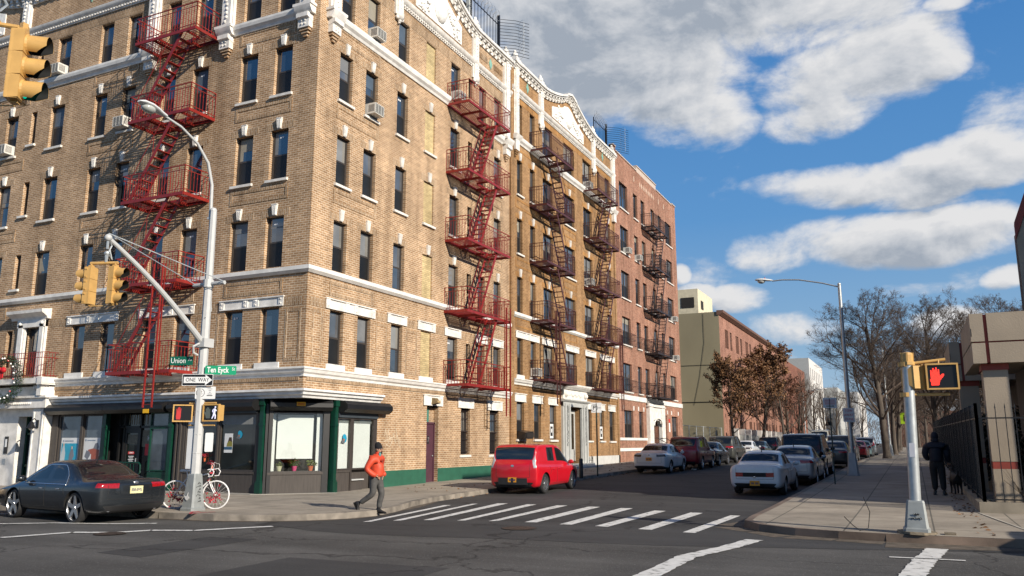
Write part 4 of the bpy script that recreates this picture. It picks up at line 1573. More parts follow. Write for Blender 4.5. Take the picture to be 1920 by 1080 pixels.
# side-street bay
shop_window(FR, 22.52, 23.28, 0.86, 2.6, CLEAR, inset=-0.06, t=0.05)
shop_window(FR, 23.36, 24.62, 0.86, 2.6, CLEAR, inset=-0.06, t=0.05)
mb = MB(); FR.box(mb, 22.57, 23.24, 0.9, 2.42, -0.12, -0.11); FR.box(mb, 23.41, 24.5, 0.9, 2.42, -0.12, -0.11); mb.build('roller_shade', SHADEW, tan)
mb = MB(); FR.box(mb, 22.5, 24.6, 2.42, 2.58, -0.13, -0.1); mb.build('valance', mat('grey_valance', (0.3, 0.3, 0.3)), tan)
mb = MB(); FR.box(mb, 23.28, 23.36, 0.12, 2.6, -0.16, 0.0); FR.box(mb, 24.62, 24.78, 0.12, 2.8, -0.16, 0.0); mb.build('shop_pier', FRAME, tan)
stall_riser(FR, 22.5, 23.3, 0.12, 0.84)
mb = MB(); FR.box(mb, 23.36, 24.62, 0.12, 0.84, -0.3, -0.2); FR.box(mb, 23.36, 24.05, 0.12, 0.5, -0.2, -0.05); mb.build('stall_riser', GREYWOOD, tan)
mb = MB(); FR.box(mb, 23.36, 24.05, 0.5, 0.54, -0.25, 0.02); mb.build('shelf', WHITEP, tan)
mb = MB(); FR.box(mb, 22.5, 24.75, 2.6, 2.78, -0.1, 0.06)
mb.build('shutter_slat', mat('blue_grey_slat'), tan) if False else mb.build('shutter_slat', MATS['blue_grey_slat'], tan)


def plant(name, label, loc, rz, pot, leafs, pr, lr, n, seed, blossom=None, up=0.24, pw=0.09):
  rnd = random.Random(seed)
  r = thing(name, label, 'plant', loc, rz, 'pot plants in the corner shop window')
  mb = MB(); mb.lathe([(0.001, 0), (pw * 0.7, 0), (pw, 0.13), (pw * 1.08, 0.13), (pw * 1.08, 0.155), (pw * 0.9, 0.155), (0.001, 0.13)], 14); mb.build('pot', pot, r, smooth=True)
  mb = MB()
  fl = MB()
  for k in range(n):
    a = rnd.random() * 6.28
    rr = lr * math.sqrt(rnd.random())
    h = 0.16 + up * rnd.random() * (1 - 0.5 * rr / lr)
    c = Vector((rr * math.cos(a), rr * math.sin(a), h))
    tgt = fl if (blossom and rnd.random() < 0.3 and h > 0.2) else mb
    s = pr * rnd.uniform(0.7, 1.2)
    t = Vector((math.cos(a), math.sin(a), rnd.uniform(-0.4, 0.6))).normalized()
    u = t.cross(Vector((0, 0, 1))).normalized()
    tgt.q(c - t * s, c - u * s * 0.55 + Vector((0, 0, s * 0.2)), c + t * s, c + u * s * 0.55 + Vector((0, 0, s * 0.2)))
    if k % 4 == 0:
      mb.tube((0, 0, 0.13), c, 0.003, 0.002, 3, False)
  mb.build('foliage', leafs, r, fix=False)
  if blossom and fl.v:
    fl.build('blossom', blossom, r, fix=False)


LEAFG = mat('leaf_green', (0.11, 0.19, 0.035), 0.5, var=0.4, scale=20)
LEAFY = mat('leaf_lime', (0.26, 0.32, 0.07), 0.5, var=0.4, scale=20)
BLOS = mat('pink_red_blossom', (0.55, 0.07, 0.10), 0.5, var=0.4, scale=20)
POTT = mat('terracotta_pot', (0.55, 0.12, 0.035), 0.7)
POTP = mat('pink_pot', (0.6, 0.05, 0.18), 0.4)
POTW = mat('cream_pot', (0.55, 0.52, 0.35), 0.5)
for nm, lb, u, args in (('potted_plant', 'small lime leaved plant at the left of the corner shop window', 0.52, (POTW, LEAFY, 0.04, 0.11, 60, 1, None, 0.14)),
            ('potted_plant', 'red flowering plant in a pink pot in the middle of the shop window', 1.0, (POTP, LEAFG, 0.045, 0.2, 130, 2, BLOS, 0.3)),
            ('potted_plant', 'leafy green plant in an orange terracotta pot at the right of the shop window', 1.52, (POTT, LEAFY, 0.05, 0.19, 110, 3, None, 0.26))):
  x, y, _ = FC.P(u, 0, -0.18)
  pot, lf, pr, lr, n_, sd_, bl, up = args
  plant(nm, lb, (x, y, 0.86), 0, pot, lf, pr, lr, n_, sd_, bl, up)
# poinsettias and posters in the avenue windows
for u, z, s in ((20.95, 0.9, 4), (21.3, 1.15, 5)):
  x, y, _ = FL.P(u, 0, -0.03)
  plant('poinsettia', 'red poinsettia in the dark shop window behind the bicycle' if s == 4 else 'upper red poinsettia in the dark shop window behind the lamp post', (x, y, z), 0, POTT, BLOS, 0.07, 0.14, 34, s, BLOS, 0.14, 0.04)


def poster(label, u, z, w, h, parts, fac=FL, d=-0.088, name='poster'):
  o = thing(name, label, 'poster', fac.P(u, z, d), fac.rz)
  mb = MB(); mb.box(-w / 2, w / 2, -0.002, 0.001, -h / 2, h / 2); mb.build('sheet', mat('poster_paper', (0.62, 0.64, 0.65), 0.5, var=0.08), o)
  for i, (nm, col, shapes) in enumerate(parts):
    mb = MB()
    for sh in shapes:
      mb.prism([(a * w - w / 2, b * h - h / 2) for a, b in sh], 'y', -0.004 - 0.0015 * i, -0.0022)
    mb.build(nm, mat('poster_' + nm, col, 0.5, var=0.1), o)
  return o


def rect(a, b, c, d):
  return [(a, c), (b, c), (b, d), (a, d)]


fig = [[(0.50, 0.18), (0.62, 0.16), (0.80, 0.42), (0.72, 0.62), (0.60, 0.64), (0.52, 0.45)]]
fig2 = [[(0.02, 0.1), (0.25, 0.1), (0.28, 0.5), (0.2, 0.75), (0.12, 0.75), (0.05, 0.5)]]
pA = poster('blue poster of two standing figures in the left shop window', 28.12, 1.38, 0.95, 1.12,
      [('teal_field', (0.02, 0.30, 0.45), [rect(0.03, 0.97, 0.12, 0.82)]), ('pale_figure', (0.45, 0.5, 0.52), fig2), ('grey_figure', (0.16, 0.17, 0.2), fig), ('header', (0.2, 0.25, 0.33), [rect(0.2, 0.7, 0.88, 0.915), rect(0.1, 0.16, 0.87, 0.93)]), ('skin', (0.5, 0.36, 0.28), [rect(0.61, 0.68, 0.63, 0.72), rect(0.12, 0.19, 0.74, 0.82)])])
pB = poster('white and rust poster lettered economic development beside the blue poster', 26.92, 1.38, 0.88, 1.12,
      [('rust_field', (0.32, 0.09, 0.06), [[(0.5, 0.2), (0.96, 0.2), (0.96, 0.62), (0.6, 0.66), (0.3, 0.62), (0.28, 0.5), (0.5, 0.48)]]), ('grey_figure', (0.35, 0.37, 0.4), [[(0.1, 0.4), (0.3, 0.3), (0.45, 0.46), (0.4, 0.56), (0.2, 0.6)], [(0.6, 0.66), (0.7, 0.82), (0.85, 0.84), (0.93, 0.7), (0.88, 0.62)]]), ('header', (0.2, 0.25, 0.33), [rect(0.2, 0.7, 0.9, 0.93), rect(0.08, 0.15, 0.89, 0.95)])])
RTXT = mat('dark_red_lettering', (0.25, 0.02, 0.03), 0.5, var=0)
MT = Matrix(((1, 0, 0, 0), (0, 0, -1, -0.0048), (0, 1, 0, 0), (0, 0, 0, 1)))
put_text('lettering', 'ECONOMIC', 0.15, RTXT, pB, Matrix.Translation((0, 0, -0.38)) @ MT, 0.98)
put_text('lettering', 'DEVELOPMENT', 0.15, RTXT, pB, Matrix.Translation((0, 0, -0.5)) @ MT, 0.72)
pC = poster('small white poster with a dark haired figure in the shop window by the green column', 20.35, 1.75, 0.36, 0.62,
      [('brown_hair', (0.05, 0.03, 0.02), [[(0.4, 0.5), (0.55, 0.8), (0.85, 0.8), (0.97, 0.5)]]), ('green_shirt', (0.22, 0.2, 0.04), [[(0.3, 0.32), (0.97, 0.32), (0.97, 0.55), (0.6, 0.62), (0.35, 0.5)]]), ('blue_strip', (0.03, 0.09, 0.16), [rect(0.03, 0.97, 0.16, 0.3)])])


def decal(label, fac, u, z, d, r):
  o = thing('window_decal', label, 'decal', fac.P(u, z, d), fac.rz)
  mb = MB(); mb.prism([(r * math.cos(t * .2618) * (1 if math.cos(t * .2618) > 0 else .5), r * math.sin(t * .2618)) for t in range(24)], 'y', -0.003, 0); mb.build('blue_shape', mat('decal_blue', (0.02, 0.28, 0.45), 0.4), o)
  mb = MB(); mb.prism([(-0.95 * r, -0.9 * r), (0.2 * r, -1.1 * r), (0.35 * r, -0.2 * r), (-0.4 * r, 0.1 * r)], 'y', -0.005, -0.003); mb.build('grey_shape', mat('decal_grey', (0.12, 0.13, 0.14), 0.4), o)
  mb = MB(); mb.prism([(-0.3 * r, -0.3 * r), (0.05 * r, -0.45 * r), (0.2 * r, -0.1 * r)], 'y', -0.006, -0.0045); mb.build('orange_shape', mat('decal_orange', (0.6, 0.16, 0.03), 0.4), o)


decal('round blue and grey sticker on the white shade of the side street shop window', FR, 22.95, 1.9, -0.055, 0.15)
decal('blue rounded sticker on the dark shop window above the small poster', FL, 19.9, 2.02, -0.088, 0.13)

# yellow maker's plates on the shutter box and under the drop ladder
mb = MB(); FC.box(mb, 0.92, 1.2, 2.93, 3.06, 0.3, 0.308); yo = mb.build('maker_plate', mat('yellow_plate', (0.75, 0.42, 0.01), 0.5, var=0.05), tan)
mb = MB()
for i in range(2):
  FC.box(mb, 0.95, 1.17, 2.96 + i * 0.045, 2.98 + i * 0.045, 0.308, 0.311)
mb.build('small_print', mat('red_print', (0.5, 0.04, 0.02)), yo)

# ---------------------------------------------------------------- side door, lamp, graffiti
mb = MB(); FR.box(mb, 28.14, 29.04, 0.22, 2.5, -0.28, -0.2)
for a, b, c, d in ((28.3, 28.88, 1.25, 2.35), (28.3, 28.88, 0.4, 1.1)):
  FR.box(mb, a, b, c, c + 0.02, -0.2, -0.19); FR.box(mb, a, b, d, d + 0.02, -0.2, -0.19)
do = mb.build('side_door', MAROON, tan)
mb = MB(); FR.box(mb, 28.14, 28.20, 0.22, 2.56, -0.26, -0.16); FR.box(mb, 28.98, 29.04, 0.22, 2.56, -0.26, -0.16); FR.box(mb, 28.14, 29.04, 2.5, 2.58, -0.26, -0.16); mb.build('door_frame', MAROON, do)
mb = MB(); FR.box(mb, 28.52, 28.66, 1.72, 2.02, -0.2, -0.19); nt_ = mb.build('notice', DKPLAST, do)
put_text('lettering', '7', 0.26, mat('grey_lettering', (0.25, 0.22, 0.23), 0.5, var=0), do, MF(FR, 28.59, 1.87, -0.187))
mb = MB(); mb.ball(FR.P(28.9, 1.25, -0.17), 0.03, 8, 6); mb.build('handle', GALV, do)
mb = MB(); FR.box(mb, 28.14, 28.62, 2.58, 3.22, -0.24, -0.2); mb.build('transom_panel', mat('transom_green', (0.06, 0.19, 0.15), 0.5), tan)
mb = MB(); FR.box(mb, 28.62, 29.04, 2.58, 3.22, -0.26, -0.22); mb.build('transom_infill', TAN, tan)
wl = thing('wall_lamp', 'small dusty box lamp on the white lintel above the maroon side door', 'lamp', FR.P(28.6, 3.42, 0.05), 0)
mb = MB(); mb.hexa([(-0.16, -0.22, -0.1), (0.16, -0.22, -0.1), (0.16, 0.05, -0.16), (-0.16, 0.05, -0.16), (-0.12, -0.1, 0.1), (0.12, -0.1, 0.1), (0.12, 0.05, 0.12), (-0.12, 0.05, 0.12)]); mb.build('housing', mat('dusty_bronze', (0.16, 0.11, 0.05), 0.6), wl)
mb = MB(); mb.box(-0.11, 0.11, -0.235, -0.21, -0.08, 0.0); mb.build('lens', mat('lamp_lens', (0.45, 0.33, 0.17), 0.4), wl)
gf = MB()
rnd = random.Random(4)
for pts in ([(25.25, 2.0), (25.32, 2.25), (25.42, 1.9), (25.5, 2.25), (25.58, 1.85)], [(25.35, 1.7), (25.6, 1.62), (25.75, 1.85), (25.55, 2.0), (25.5, 1.75)], [(25.7, 1.7), (25.85, 2.1), (25.95, 1.75), (26.05, 2.05), (26.2, 1.7), (26.3, 1.6)], [(25.2, 1.8), (25.9, 2.0)], [(26.35, 1.75), (26.1, 1.95), (25.95, 2.3)]):
  for (a, b), (c, d) in zip(pts, pts[1:]):
    L_ = math.hypot(c - a, d - b)
    nx, nz = -(d - b) / L_ * 0.014, (c - a) / L_ * 0.014
    e_ = 0.003 + len(gf.f) * 0.0004
    gf.q(FR.P(a + nx, b + nz, e_), FR.P(c + nx, d + nz, e_), FR.P(c - nx, d - nz, e_), FR.P(a - nx, b - nz, e_))
gf.build('graffiti', mat('faded_white_paint', (0.50, 0.41, 0.30), 0.8, var=0.2, scale=15), tan, fix=False)
old = MB()
old.path([FR.P(33.0, 3.7, 0.05), FR.P(33.0, 2.45, 0.05), FR.P(33.35, 2.42, 0.05)], 0.015, 5); old.path([FR.P(33.3, 3.6, 0.05), FR.P(33.3, 2.42, 0.05)], 0.012, 5)
for k in range(5):
  old.tube(FR.P(33.0, 2.5 + k * 0.26, 0.05), FR.P(33.32, 2.5 + k * 0.26, 0.05), 0.01)
old.build('wall_pipe', mat('brown_pipe', (0.2, 0.12, 0.05)), tan)

# ---------------------------------------------------------------- entrance on the avenue
ent = MB()
FL.box(ent, 29.15, 29.85, 0.12, 3.05, -0.1, 0.3)
FL.box(ent, 31.1, 33.6, 0.12, 3.2, -0.45, 0.0)
FL.box(ent, 32.75, 33.5, 0.12, 3.05, 0.0, 0.3)
FL.box(ent, 29.05, 33.65, 3.05, 3.42, -0.1, 0.4)
FL.box(ent, 28.95, 33.75, 3.42, 3.5, -0.1, 0.5)
FL.box(ent, 29.2, 33.5, 2.75, 3.05, -0.4, 0.02)
FL.box(ent, 29.15, 33.55, 3.5, 3.86, -0.05, 0.25)
for u in (29.25, 29.75):
  FL.box(ent, u - 0.03, u + 0.03, 0.3, 2.9, 0.3, 0.33)
for u in (29.3, 33.3):
  FL.box(ent, u - 0.12, u + 0.12, 3.5, 4.0, 0.2, 0.55)
  for k in range(3):
    ent.ball(FL.P(u + 0.35 + k * 0.1 if u < 30 else u - 0.35 - k * .1, 3.85 - k * 0.02, 0.35), 0.06, 6, 5, (1, 1, 1.6))
for k in range(30):
  ent.ball(FL.P(29.9 + k * 0.11, 3.22, 0.4), 0.045, 6, 4, (1, 1, 1.2))
FL.box(ent, 31.3, 31.6, 3.08, 3.4, 0.38, 0.46)
ent.build('entrance_surround', TERRA, tan)
ed = MB()
FL.box(ed, 29.85, 31.1, 0.12, 2.9, -0.5, -0.42)
for u in (29.88, 30.45, 31.05):
  FL.box(ed, u - 0.05, u + 0.05, 0.12, 2.9, -0.42, -0.34)
for z in (0.4, 0.9, 2.1, 2.82):
  FL.box(ed, 29.85, 31.1, z - 0.04, z + 0.04, -0.42, -0.34)
eo = ed.build('entrance_door', GREENP, tan)
mb = MB(); FL.box(mb, 29.95, 30.4, 0.95, 2.05, -0.41, -0.40); FL.box(mb, 30.5, 31.0, 0.95, 2.05, -0.41, -0.40); FL.box(mb, 29.95, 31.0, 2.15, 2.78, -0.41, -0.40); mb.build('pane', GLASS_SHOP, eo)
mb = MB(); FL.box(mb, 31.55, 31.75, 1.35, 2.0, 0.0, 0.03); ic = mb.build('intercom', DKPLAST, tan)
mb = MB(); FL.box(mb, 31.6, 31.7, 1.6, 1.9, 0.03, 0.035); mb.build('label_plate', STICK, ic)
mb = MB(); FL.box(mb, 31.6, 31.78, 0.95, 1.15, 0.0, 0.02); mb.build('vent_plate', GALV, tan)
wl = thing('wall_lantern', 'black bell shaped lantern on the white entrance pilaster', 'lamp', FL.P(29.5, 2.35, 0.3), FL.rz)
mb = MB(); mb.box(-0.06, 0.06, -0.03, 0.0, -0.05, 0.25); mb.path([(0, -0.02, 0.2), (0, -0.15, 0.3), (0, -0.25, 0.22)], 0.02, 6); mb.build('bracket', BLACK, wl)
mb = MB(); mb.lathe([(0.02, 0.2), (0.06, 0.16), (0.13, 0.0), (0.19, -0.06), (0.17, -0.06), (0.1, 0.0)], 14, c=(0, -0.25, 0)); mb.build('lamp_shade', BLACK, wl, smooth=True)
mb = MB(); mb.ball((0, -0.25, -0.04), 0.09, 10, 8); mb.build('globe', mat('milky_glass', (0.45, 0.45, 0.42), 0.3), wl)
# second floor surround and balcony
bs = MB()
for a, b in ((29.95, 30.32), (31.17, 31.6)):
  FL.box(bs, a, b, 4.16, 6.45, -0.05, 0.1); FL.box(bs, a + 0.08, b - 0.08, 4.3, 6.3, 0.0, 0.14)
FL.box(bs, 29.95, 31.6, 6.2, 6.5, -0.05, 0.14)
for u in (30.1, 31.4):
  bs.ball(FL.P(u, 6.35, 0.14), 0.07, 7, 5)
FL.prof(bs, [(-0.02, 6.5), (0.15, 6.5), (0.18, 6.58), (0.3, 6.66), (0.4, 6.72), (0.42, 6.84), (-0.02, 6.9)], 29.8, 31.95)
bs.build('window_surround', TERRA, tan)
bl = MB()
FL.box(bl, 29.0, 34.6, 3.95, 4.15, 0.0, 0.62); FL.box(bl, 29.02, 29.3, 3.9, 4.18, 0.0, 0.66)
bl.build('balcony_slab', TERRA, tan)
br_ = MB()
zt, zb = 5.12, 4.2
for zz in (zb + 0.05, zb + 0.72, zt):
  br_.tube(FL.P(29.15, zz, 0.56), FL.P(34.5, zz, 0.56), 0.013); br_.tube(FL.P(29.15, zz, 0.0), FL.P(29.15, zz, 0.56), 0.013)
for k in range(44):
  u = 29.15 + k * 0.122
  br_.tube(FL.P(u, zb, 0.56), FL.P(u, zt, 0.56), 0.009)
for k in range(1, 5):
  br_.tube(FL.P(29.15, zb, k * 0.12), FL.P(29.15, zt, k * 0.12), 0.009)
for c in (30.0, 32.2, 33.6):
  for k in range(7):
    for r_ in (0.1, 0.18):
      t0 = k * 0.9
      br_.tube(FL.P(c + r_ * math.cos(t0), 4.65 + r_ * math.sin(t0), 0.56), FL.P(c + r_ * math.cos(t0 + 0.9), 4.65 + r_ * math.sin(t0 + 0.9), 0.56), 0.009)
br_.build('balcony_railing', REDIRON, tan)

# the evergreen wreath hung on the balcony
rnd = random.Random(21)
wr = thing('wreath', 'big round evergreen wreath with white baubles and a red bow on the balcony', 'wreath', FL.P(31.0, 4.12, 0.75), FL.rz)
mb = MB(); bb = MB(); rb = MB()
RW, NW = 0.78, 2600
for k in range(NW):
  t = rnd.random() * 6.283
  f = rnd.random() * 6.283
  rr = 0.17 * math.sqrt(rnd.random())
  c = Vector(((RW + rr * math.cos(f)) * math.cos(t), rr * math.sin(f), (RW + rr * math.cos(f)) * math.sin(t)))
  d = Vector((rnd.uniform(-1, 1), rnd.uniform(-1, 1), rnd.uniform(-1, 1))).normalized() * 0.075
  u = d.cross(Vector((0.3, 1, 0.2))).normalized() * 0.014
  mb.q(c - u, c + u, c + d + u * 0.2, c + d - u * 0.2)
for k in range(22):
  t = k / 22 * 6.283 + rnd.uniform(-.1, .1)
  (rb if k % 4 == 0 else bb).ball(((RW + rnd.uniform(-.06, .06)) * math.cos(t), -0.18, (RW + rnd.uniform(-.06, .06)) * math.sin(t)), 0.034, 7, 5)
mb.build('greenery', mat('fir_green', (0.018, 0.045, 0.016), 0.6, var=0.5, scale=14), wr, fix=False)
bb.build('white_bauble', mat('white_bauble', (0.8, 0.8, 0.8), 0.2), wr, smooth=True)
rb.build('red_bauble', mat('red_bauble', (0.5, 0.01, 0.02), 0.2), wr, smooth=True)
mb = MB(); mb.ball((0.12, -0.2, 0.35), 0.14, 10, 7, (1, .6, .8)); mb.ball((-0.12, -0.2, 0.35), 0.14, 10, 7, (1, .6, .8)); mb.box(-0.06, 0.0, -0.2, -0.16, 0.0, 0.35); mb.box(0.02, 0.08, -0.2, -0.16, 0.05, 0.35)
mb.build('bow', mat('red_velvet', (0.5, 0.01, 0.015), 0.6), wr, smooth=True)

# ================================================================== fire escapes
def rail_panel(mb, a, b, z0, z1, fancy, sp=0.13):
  a, b = Vector(a), Vector(b)
  L_ = (b - a).length
  n = max(2, int(L_ / sp))
  up = Vector((0, 0, 1))
  for zz, r in ((z1, 0.022), (z0 + 0.1, 0.015), (z1 - 0.16, 0.015)):
    mb.tube(a + up * zz, b + up * zz, r, r, 4)
  for i in range(n + 1):
    p = a + (b - a) * i / n
    if i in (0, n):
      mb.tube(p + up * z0, p + up * z1, 0.018, 0.018, 4)
      continue
    mb.tube(p + up * z0, p + up * (z1 if not fancy or i % 3 == 0 else z1 - 0.16), 0.011, 0.011, 4)
    if fancy and i % 3 != 0:
      q_ = p + up * (z1 - 0.34)
      dv = (b - a).normalized() * 0.026
      mb.q(q_ - up * 0.1, q_ + dv, q_ + up * 0.1, q_ - dv)


def fire_escape(label, fac, u0, W_, D, levels, iron, rise=1, run=1.9, s0=0.6, fancy=True, drop=None, origin=None, group=None, slat_sp=0.085, roof_ladder=False, rail_h=0.95, lean=0.0, stairs_in=False):
  """local x along the wall from the left as seen from the street, y out of the wall (negative), z up"""
  ox, oy, _ = fac.P(u0, 0, 0)
  root = thing('fire_escape', label, 'fire escape', (ox, oy, 0), fac.rz, group)
  nl = len(levels)
  for k, z in enumerate(levels):
    mb = MB()
    hs0, hs1 = (s0 + run * 0.42, s0 + run + 0.18) if rise > 0 else (s0 - 0.18, s0 + run * 0.58)
    yh = (-D + 0.06, -D + 0.66)
    hole = k > 0
    # frame angles
    for y in (-D, -0.03):
      mb.box(0, W_, y - 0.02, y + 0.02, z - 0.11, z)
    for x in (0.0, W_):
      mb.box(x - 0.02, x + 0.02, -D, 0, z - 0.11, z)
    for x in (W_ * 0.3, W_ * 0.68):
      mb.box(x - 0.02, x + 0.02, -D, 0, z - 0.13, z - 0.02) if not (hole and hs0 < x < hs1) else mb.box(x - 0.02, x + 0.02, yh[1], 0, z - 0.13, z - 0.02)
    if hole:
      mb.box(hs0, hs1, yh[1] - 0.015, yh[1] + 0.015, z - 0.09, z)
      for x in (hs0, hs1):
        mb.box(x - 0.015, x + 0.015, -D, yh[1], z - 0.09, z)
    y = -D + 0.05
    while y < -0.05:
      segs = [(0, W_)] if not (hole and y < yh[1]) else [(0, hs0), (hs1, W_)]
      for a, b in segs:
        if b - a > 0.05:
          mb.box(a, b, y - 0.02, y + 0.02, z - 0.022, z - 0.008)
      y += slat_sp
    pl = mb.build('platform', iron, root)
    rb_ = MB()
    zr = z + rail_h
    o = 0.05
    if k == 0 and drop is not None:
      rail_panel(rb_, (0, -D - lean, 0), (drop - 0.12, -D - lean, 0), z, zr, fancy)
      rail_panel(rb_, (drop + 0.42, -D - lean, 0), (W_, -D - lean, 0), z, zr, fancy) if W_ - drop - 0.42 > 0.2 else None
    else:
      rail_panel(rb_, (0, -D - lean, 0), (W_, -D - lean, 0), z, zr, fancy)
    rail_panel(rb_, (0, 0, 0), (0, -D, 0), z, zr, fancy)
    rail_panel(rb_, (W_, 0, 0), (W_, -D, 0), z, zr, fancy)
    rb_.build('railing', iron, pl)
    if k < nl - 1:
      zt = levels[k + 1]
      sm = MB()
      ya, yb = -D + 0.10, -D + 0.60
      if stairs_in:
        ya, yb = -0.75, -0.25
      xa, xb = (s0, s0 + run) if rise > 0 else (s0 + run, s0)
      for y in (ya, yb):
        sm.hexa([(xa, y - 0.012, z), (xa + 0.14 * rise, y - 0.012, z), (xa + 0.14 * rise, y + 0.012, z), (xa, y + 0.012, z), (xb - 0.14 * rise, y - 0.012, zt), (xb, y - 0.012, zt), (xb, y + 0.012, zt), (xb - 0.14 * rise, y + 0.012, zt)])
        # hand rail
        sm.tube((xa, y, z + 0.75), (xb - 0.2 * rise, y, zt + 0.62), 0.012, 0.012, 4)
        for t in (0.02, 0.5, 0.97):
          x_ = xa + (xb - xa) * t
          sm.tube((x_, y, z + (zt - z) * t), (x_, y, z + (zt - z) * t + 0.74), 0.011, 0.011, 4)
      nst = 12
      for i in range(1, nst):
        t = i / nst
        x_ = xa + (xb - xa) * t
        sm.box(x_ - 0.08, x_ + 0.09, ya, yb, z + (zt - z) * t - 0.012, z + (zt - z) * t + 0.012)
      sm.build('stair', iron, root)
  if drop is not None:
    lm = MB()
    zt = levels[1] + 0.55
    for x in (drop - 0.04, drop + 0.36):
      lm.box(x - 0.025, x + 0.025, -D - 0.12, -D - 0.07, levels[0] - 1.25, zt)
    nz = int((zt - levels[0] + 1.25) / 0.3)
    for i in range(nz):
      z_ = levels[0] - 1.15 + i * 0.3
      lm.tube((drop - 0.04, -D - 0.095, z_), (drop + 0.36, -D - 0.095, z_), 0.011, 0.011, 4)
    # guide rails
    for x in (drop - 0.11, drop + 0.43):
      lm.box(x - 0.02, x + 0.02, -D - 0.06, -D - 0.03, levels[0] - 0.05, zt)
    lm.build('drop_ladder', iron, root)
  return root


LV = [4.15, 7.2, 10.25, 13.3, 16.4]
feL = fire_escape('bright red fire escape on the avenue front behind the white lamp post', FL, 24.97, 3.05, 1.15, LV, REDIRON, 1, 2.15, 0.2, True, drop=2.1)
# yellow tag at the foot of the ladder
mb = MB(); mb.box(2.13, 2.4, -1.29, -1.28, 2.72, 2.85); mb.build('warning_plate', MATS['yellow_plate'], feL)
feR = fire_escape('red fire escape on the sunny side street front of the tan building', FR, 29.35, 4.05, 1.1, LV, REDIRON, 1, 1.75, 1.25, True, drop=3.55)
LVB = [4.93, 7.95, 11.02, 14.08, 17.15]
BG = 'oxblood fire escapes on the ochre brick building'
fb1 = fire_escape('wider dark red fire escape above the white doorway, stairs leaning left', FR, 38.0, 3.95, 1.0, LVB, BRNIRON, -1, 1.8, 1.5, False, drop=1.0, group=BG)
fb2 = fire_escape('dark red fire escape at the far end of the ochre brick front', FR, 45.95, 3.95, 1.0, LVB, BRNIRON, 1, 1.8, 1.2, False, drop=3.5, group=BG)
LVP = [5.05, 8.25, 11.45, 14.65, 17.8]
fb3 = fire_escape('black fire escape on the pink brick building above the white arched doorway', FR, 58.3, 4.1, 1.0, LVP, BLKIRON, 1, 1.7, 1.6, False, drop=None)


# ---------------------------------------------------------------- air conditioners
def aircon(label, fac, u, z, w=0.56, h=0.4, d=0.42, col=None, proto=[None]):
  if proto[0] is None:
    r = thing('air_conditioner', 'x', 'air conditioner')
    mb = MB(); mb.box(-0.28, 0.28, -0.36, 0.12, 0.0, 0.4)
    mb.build('case', mat('cream_enamel', (0.62, 0.61, 0.57), 0.5, var=0.12, scale=8), r)
    mb = MB()
    for i in range(11):
      zz = 0.04 + i * 0.032
      mb.box(-0.24, 0.24, -0.375, -0.36, zz, zz + 0.012)
    for x in (-0.26, -0.09, 0.09, 0.26):
      mb.box(x - 0.012, x + 0.012, -0.38, -0.36, 0.02, 0.38)
    mb.build('grille', mat('grey_enamel', (0.42, 0.42, 0.40), 0.5), r)
    mb = MB()
    for s_ in (-1, 1):
      for i in range(6):
        mb.box(s_ * 0.281, s_ * 0.284, -0.32 + i * 0.045, -0.30 + i * 0.045, 0.06, 0.34)
    mb.box(-0.23, 0.23, -0.361, -0.3605, 0.03, 0.37)
    mb.build('vent', NEAR_BLACK, r)
    proto[0] = r
    o = r
    o.location = fac.P(u, z, 0.02)
    o.rotation_euler = (0, 0, fac.rz)
    o['label'] = label
    o['group'] = 'window air conditioners'
    return o
  return copy_tree(proto[0], None, fac.P(u, z, 0.02), fac.rz, label, 'window air conditioners')


for lb, fac, u, z in (
  ('white air conditioner in a sixth floor avenue window beside the nearest traffic light', FL, 30.74, 16.76),
  ('small white air conditioner in a fifth floor window at the left picture edge', FL, 33.65, 13.7),
  ('dusty air conditioner in the fifth floor window just left of the red avenue fire escape', FL, 26.56, 13.7),
  ('white air conditioner resting on the top string course on the sunny side', FR, 23.78, 16.76),
  ('white air conditioner hung from the fifth floor window near the building corner', FR, 23.78, 13.72),
  ('air conditioner behind the top railing of the red side street fire escape', FR, 30.1, 16.78),
):
  aircon(lb, fac, u, z)

# ================================================================== the ochre brick building
och = thing('apartment_building', 'ochre brick apartment building with white gable relief between the tan and the pink buildings', 'building')
B = dict(b1=(36.5, 37.15), b2=(38.1, 38.75), b3=(39.8, 41.2), b4=(42.9, 44.5), b5=(46.05, 47.55), b6=(48.7, 49.2), b7=(50.2, 51.1))
BS = [5.05, 8.15, 11.2, 14.3, 17.38]
BH = [6.85, 9.97, 13.0, 16.12, 19.25]
hB = []
for k in range(5):
  for n_, u in B.items():
    hB.append((u[0], u[1], BS[k], BH[k]))
gB = [(36.43, 37.29, 1.95, 3.74), (38.48, 39.35, 1.95, 3.74), (40.52, 41.41, 1.93, 3.74), (46.08, 46.9, 1.9, 3.72), (48.3, 49.1, 1.9, 3.72), (50.15, 51.1, 1.88, 3.72), (43.17, 45.0, 0.3, 3.75, 0.5)]
w = MB()
FR.wall(w, 35.6, 52.0, -0.1, 19.6, hB + gB)
w.q((52.0, 17.3, 0), (52.0, 45, 0), (52.0, 45, 20), (52.0, 17.3, 20))
w.build('wall', OCHRE, och, fix=False)
w = MB()
w.q((35.62, 17.6, 20.7), (52, 17.6, 20.7), (52, 45, 20.7), (35.62, 45, 20.7))
w.build('roof', TAR, och, fix=False)
w = MB(); w.q((35.62, 17.85, 0), (52, 17.85, 0), (52, 17.85, 20.5), (35.62, 17.85, 20.5)); w.build('dark_interior', NEAR_BLACK, och, fix=False)
w = MB(); FR.box(w, 35.62, 35.95, -0.1, 20.9, -0.02, 0.1); FR.box(w, 51.7, 51.98, -0.1, 20.9, -0.02, 0.06); w.build('brick_pier', OCHRE, och)
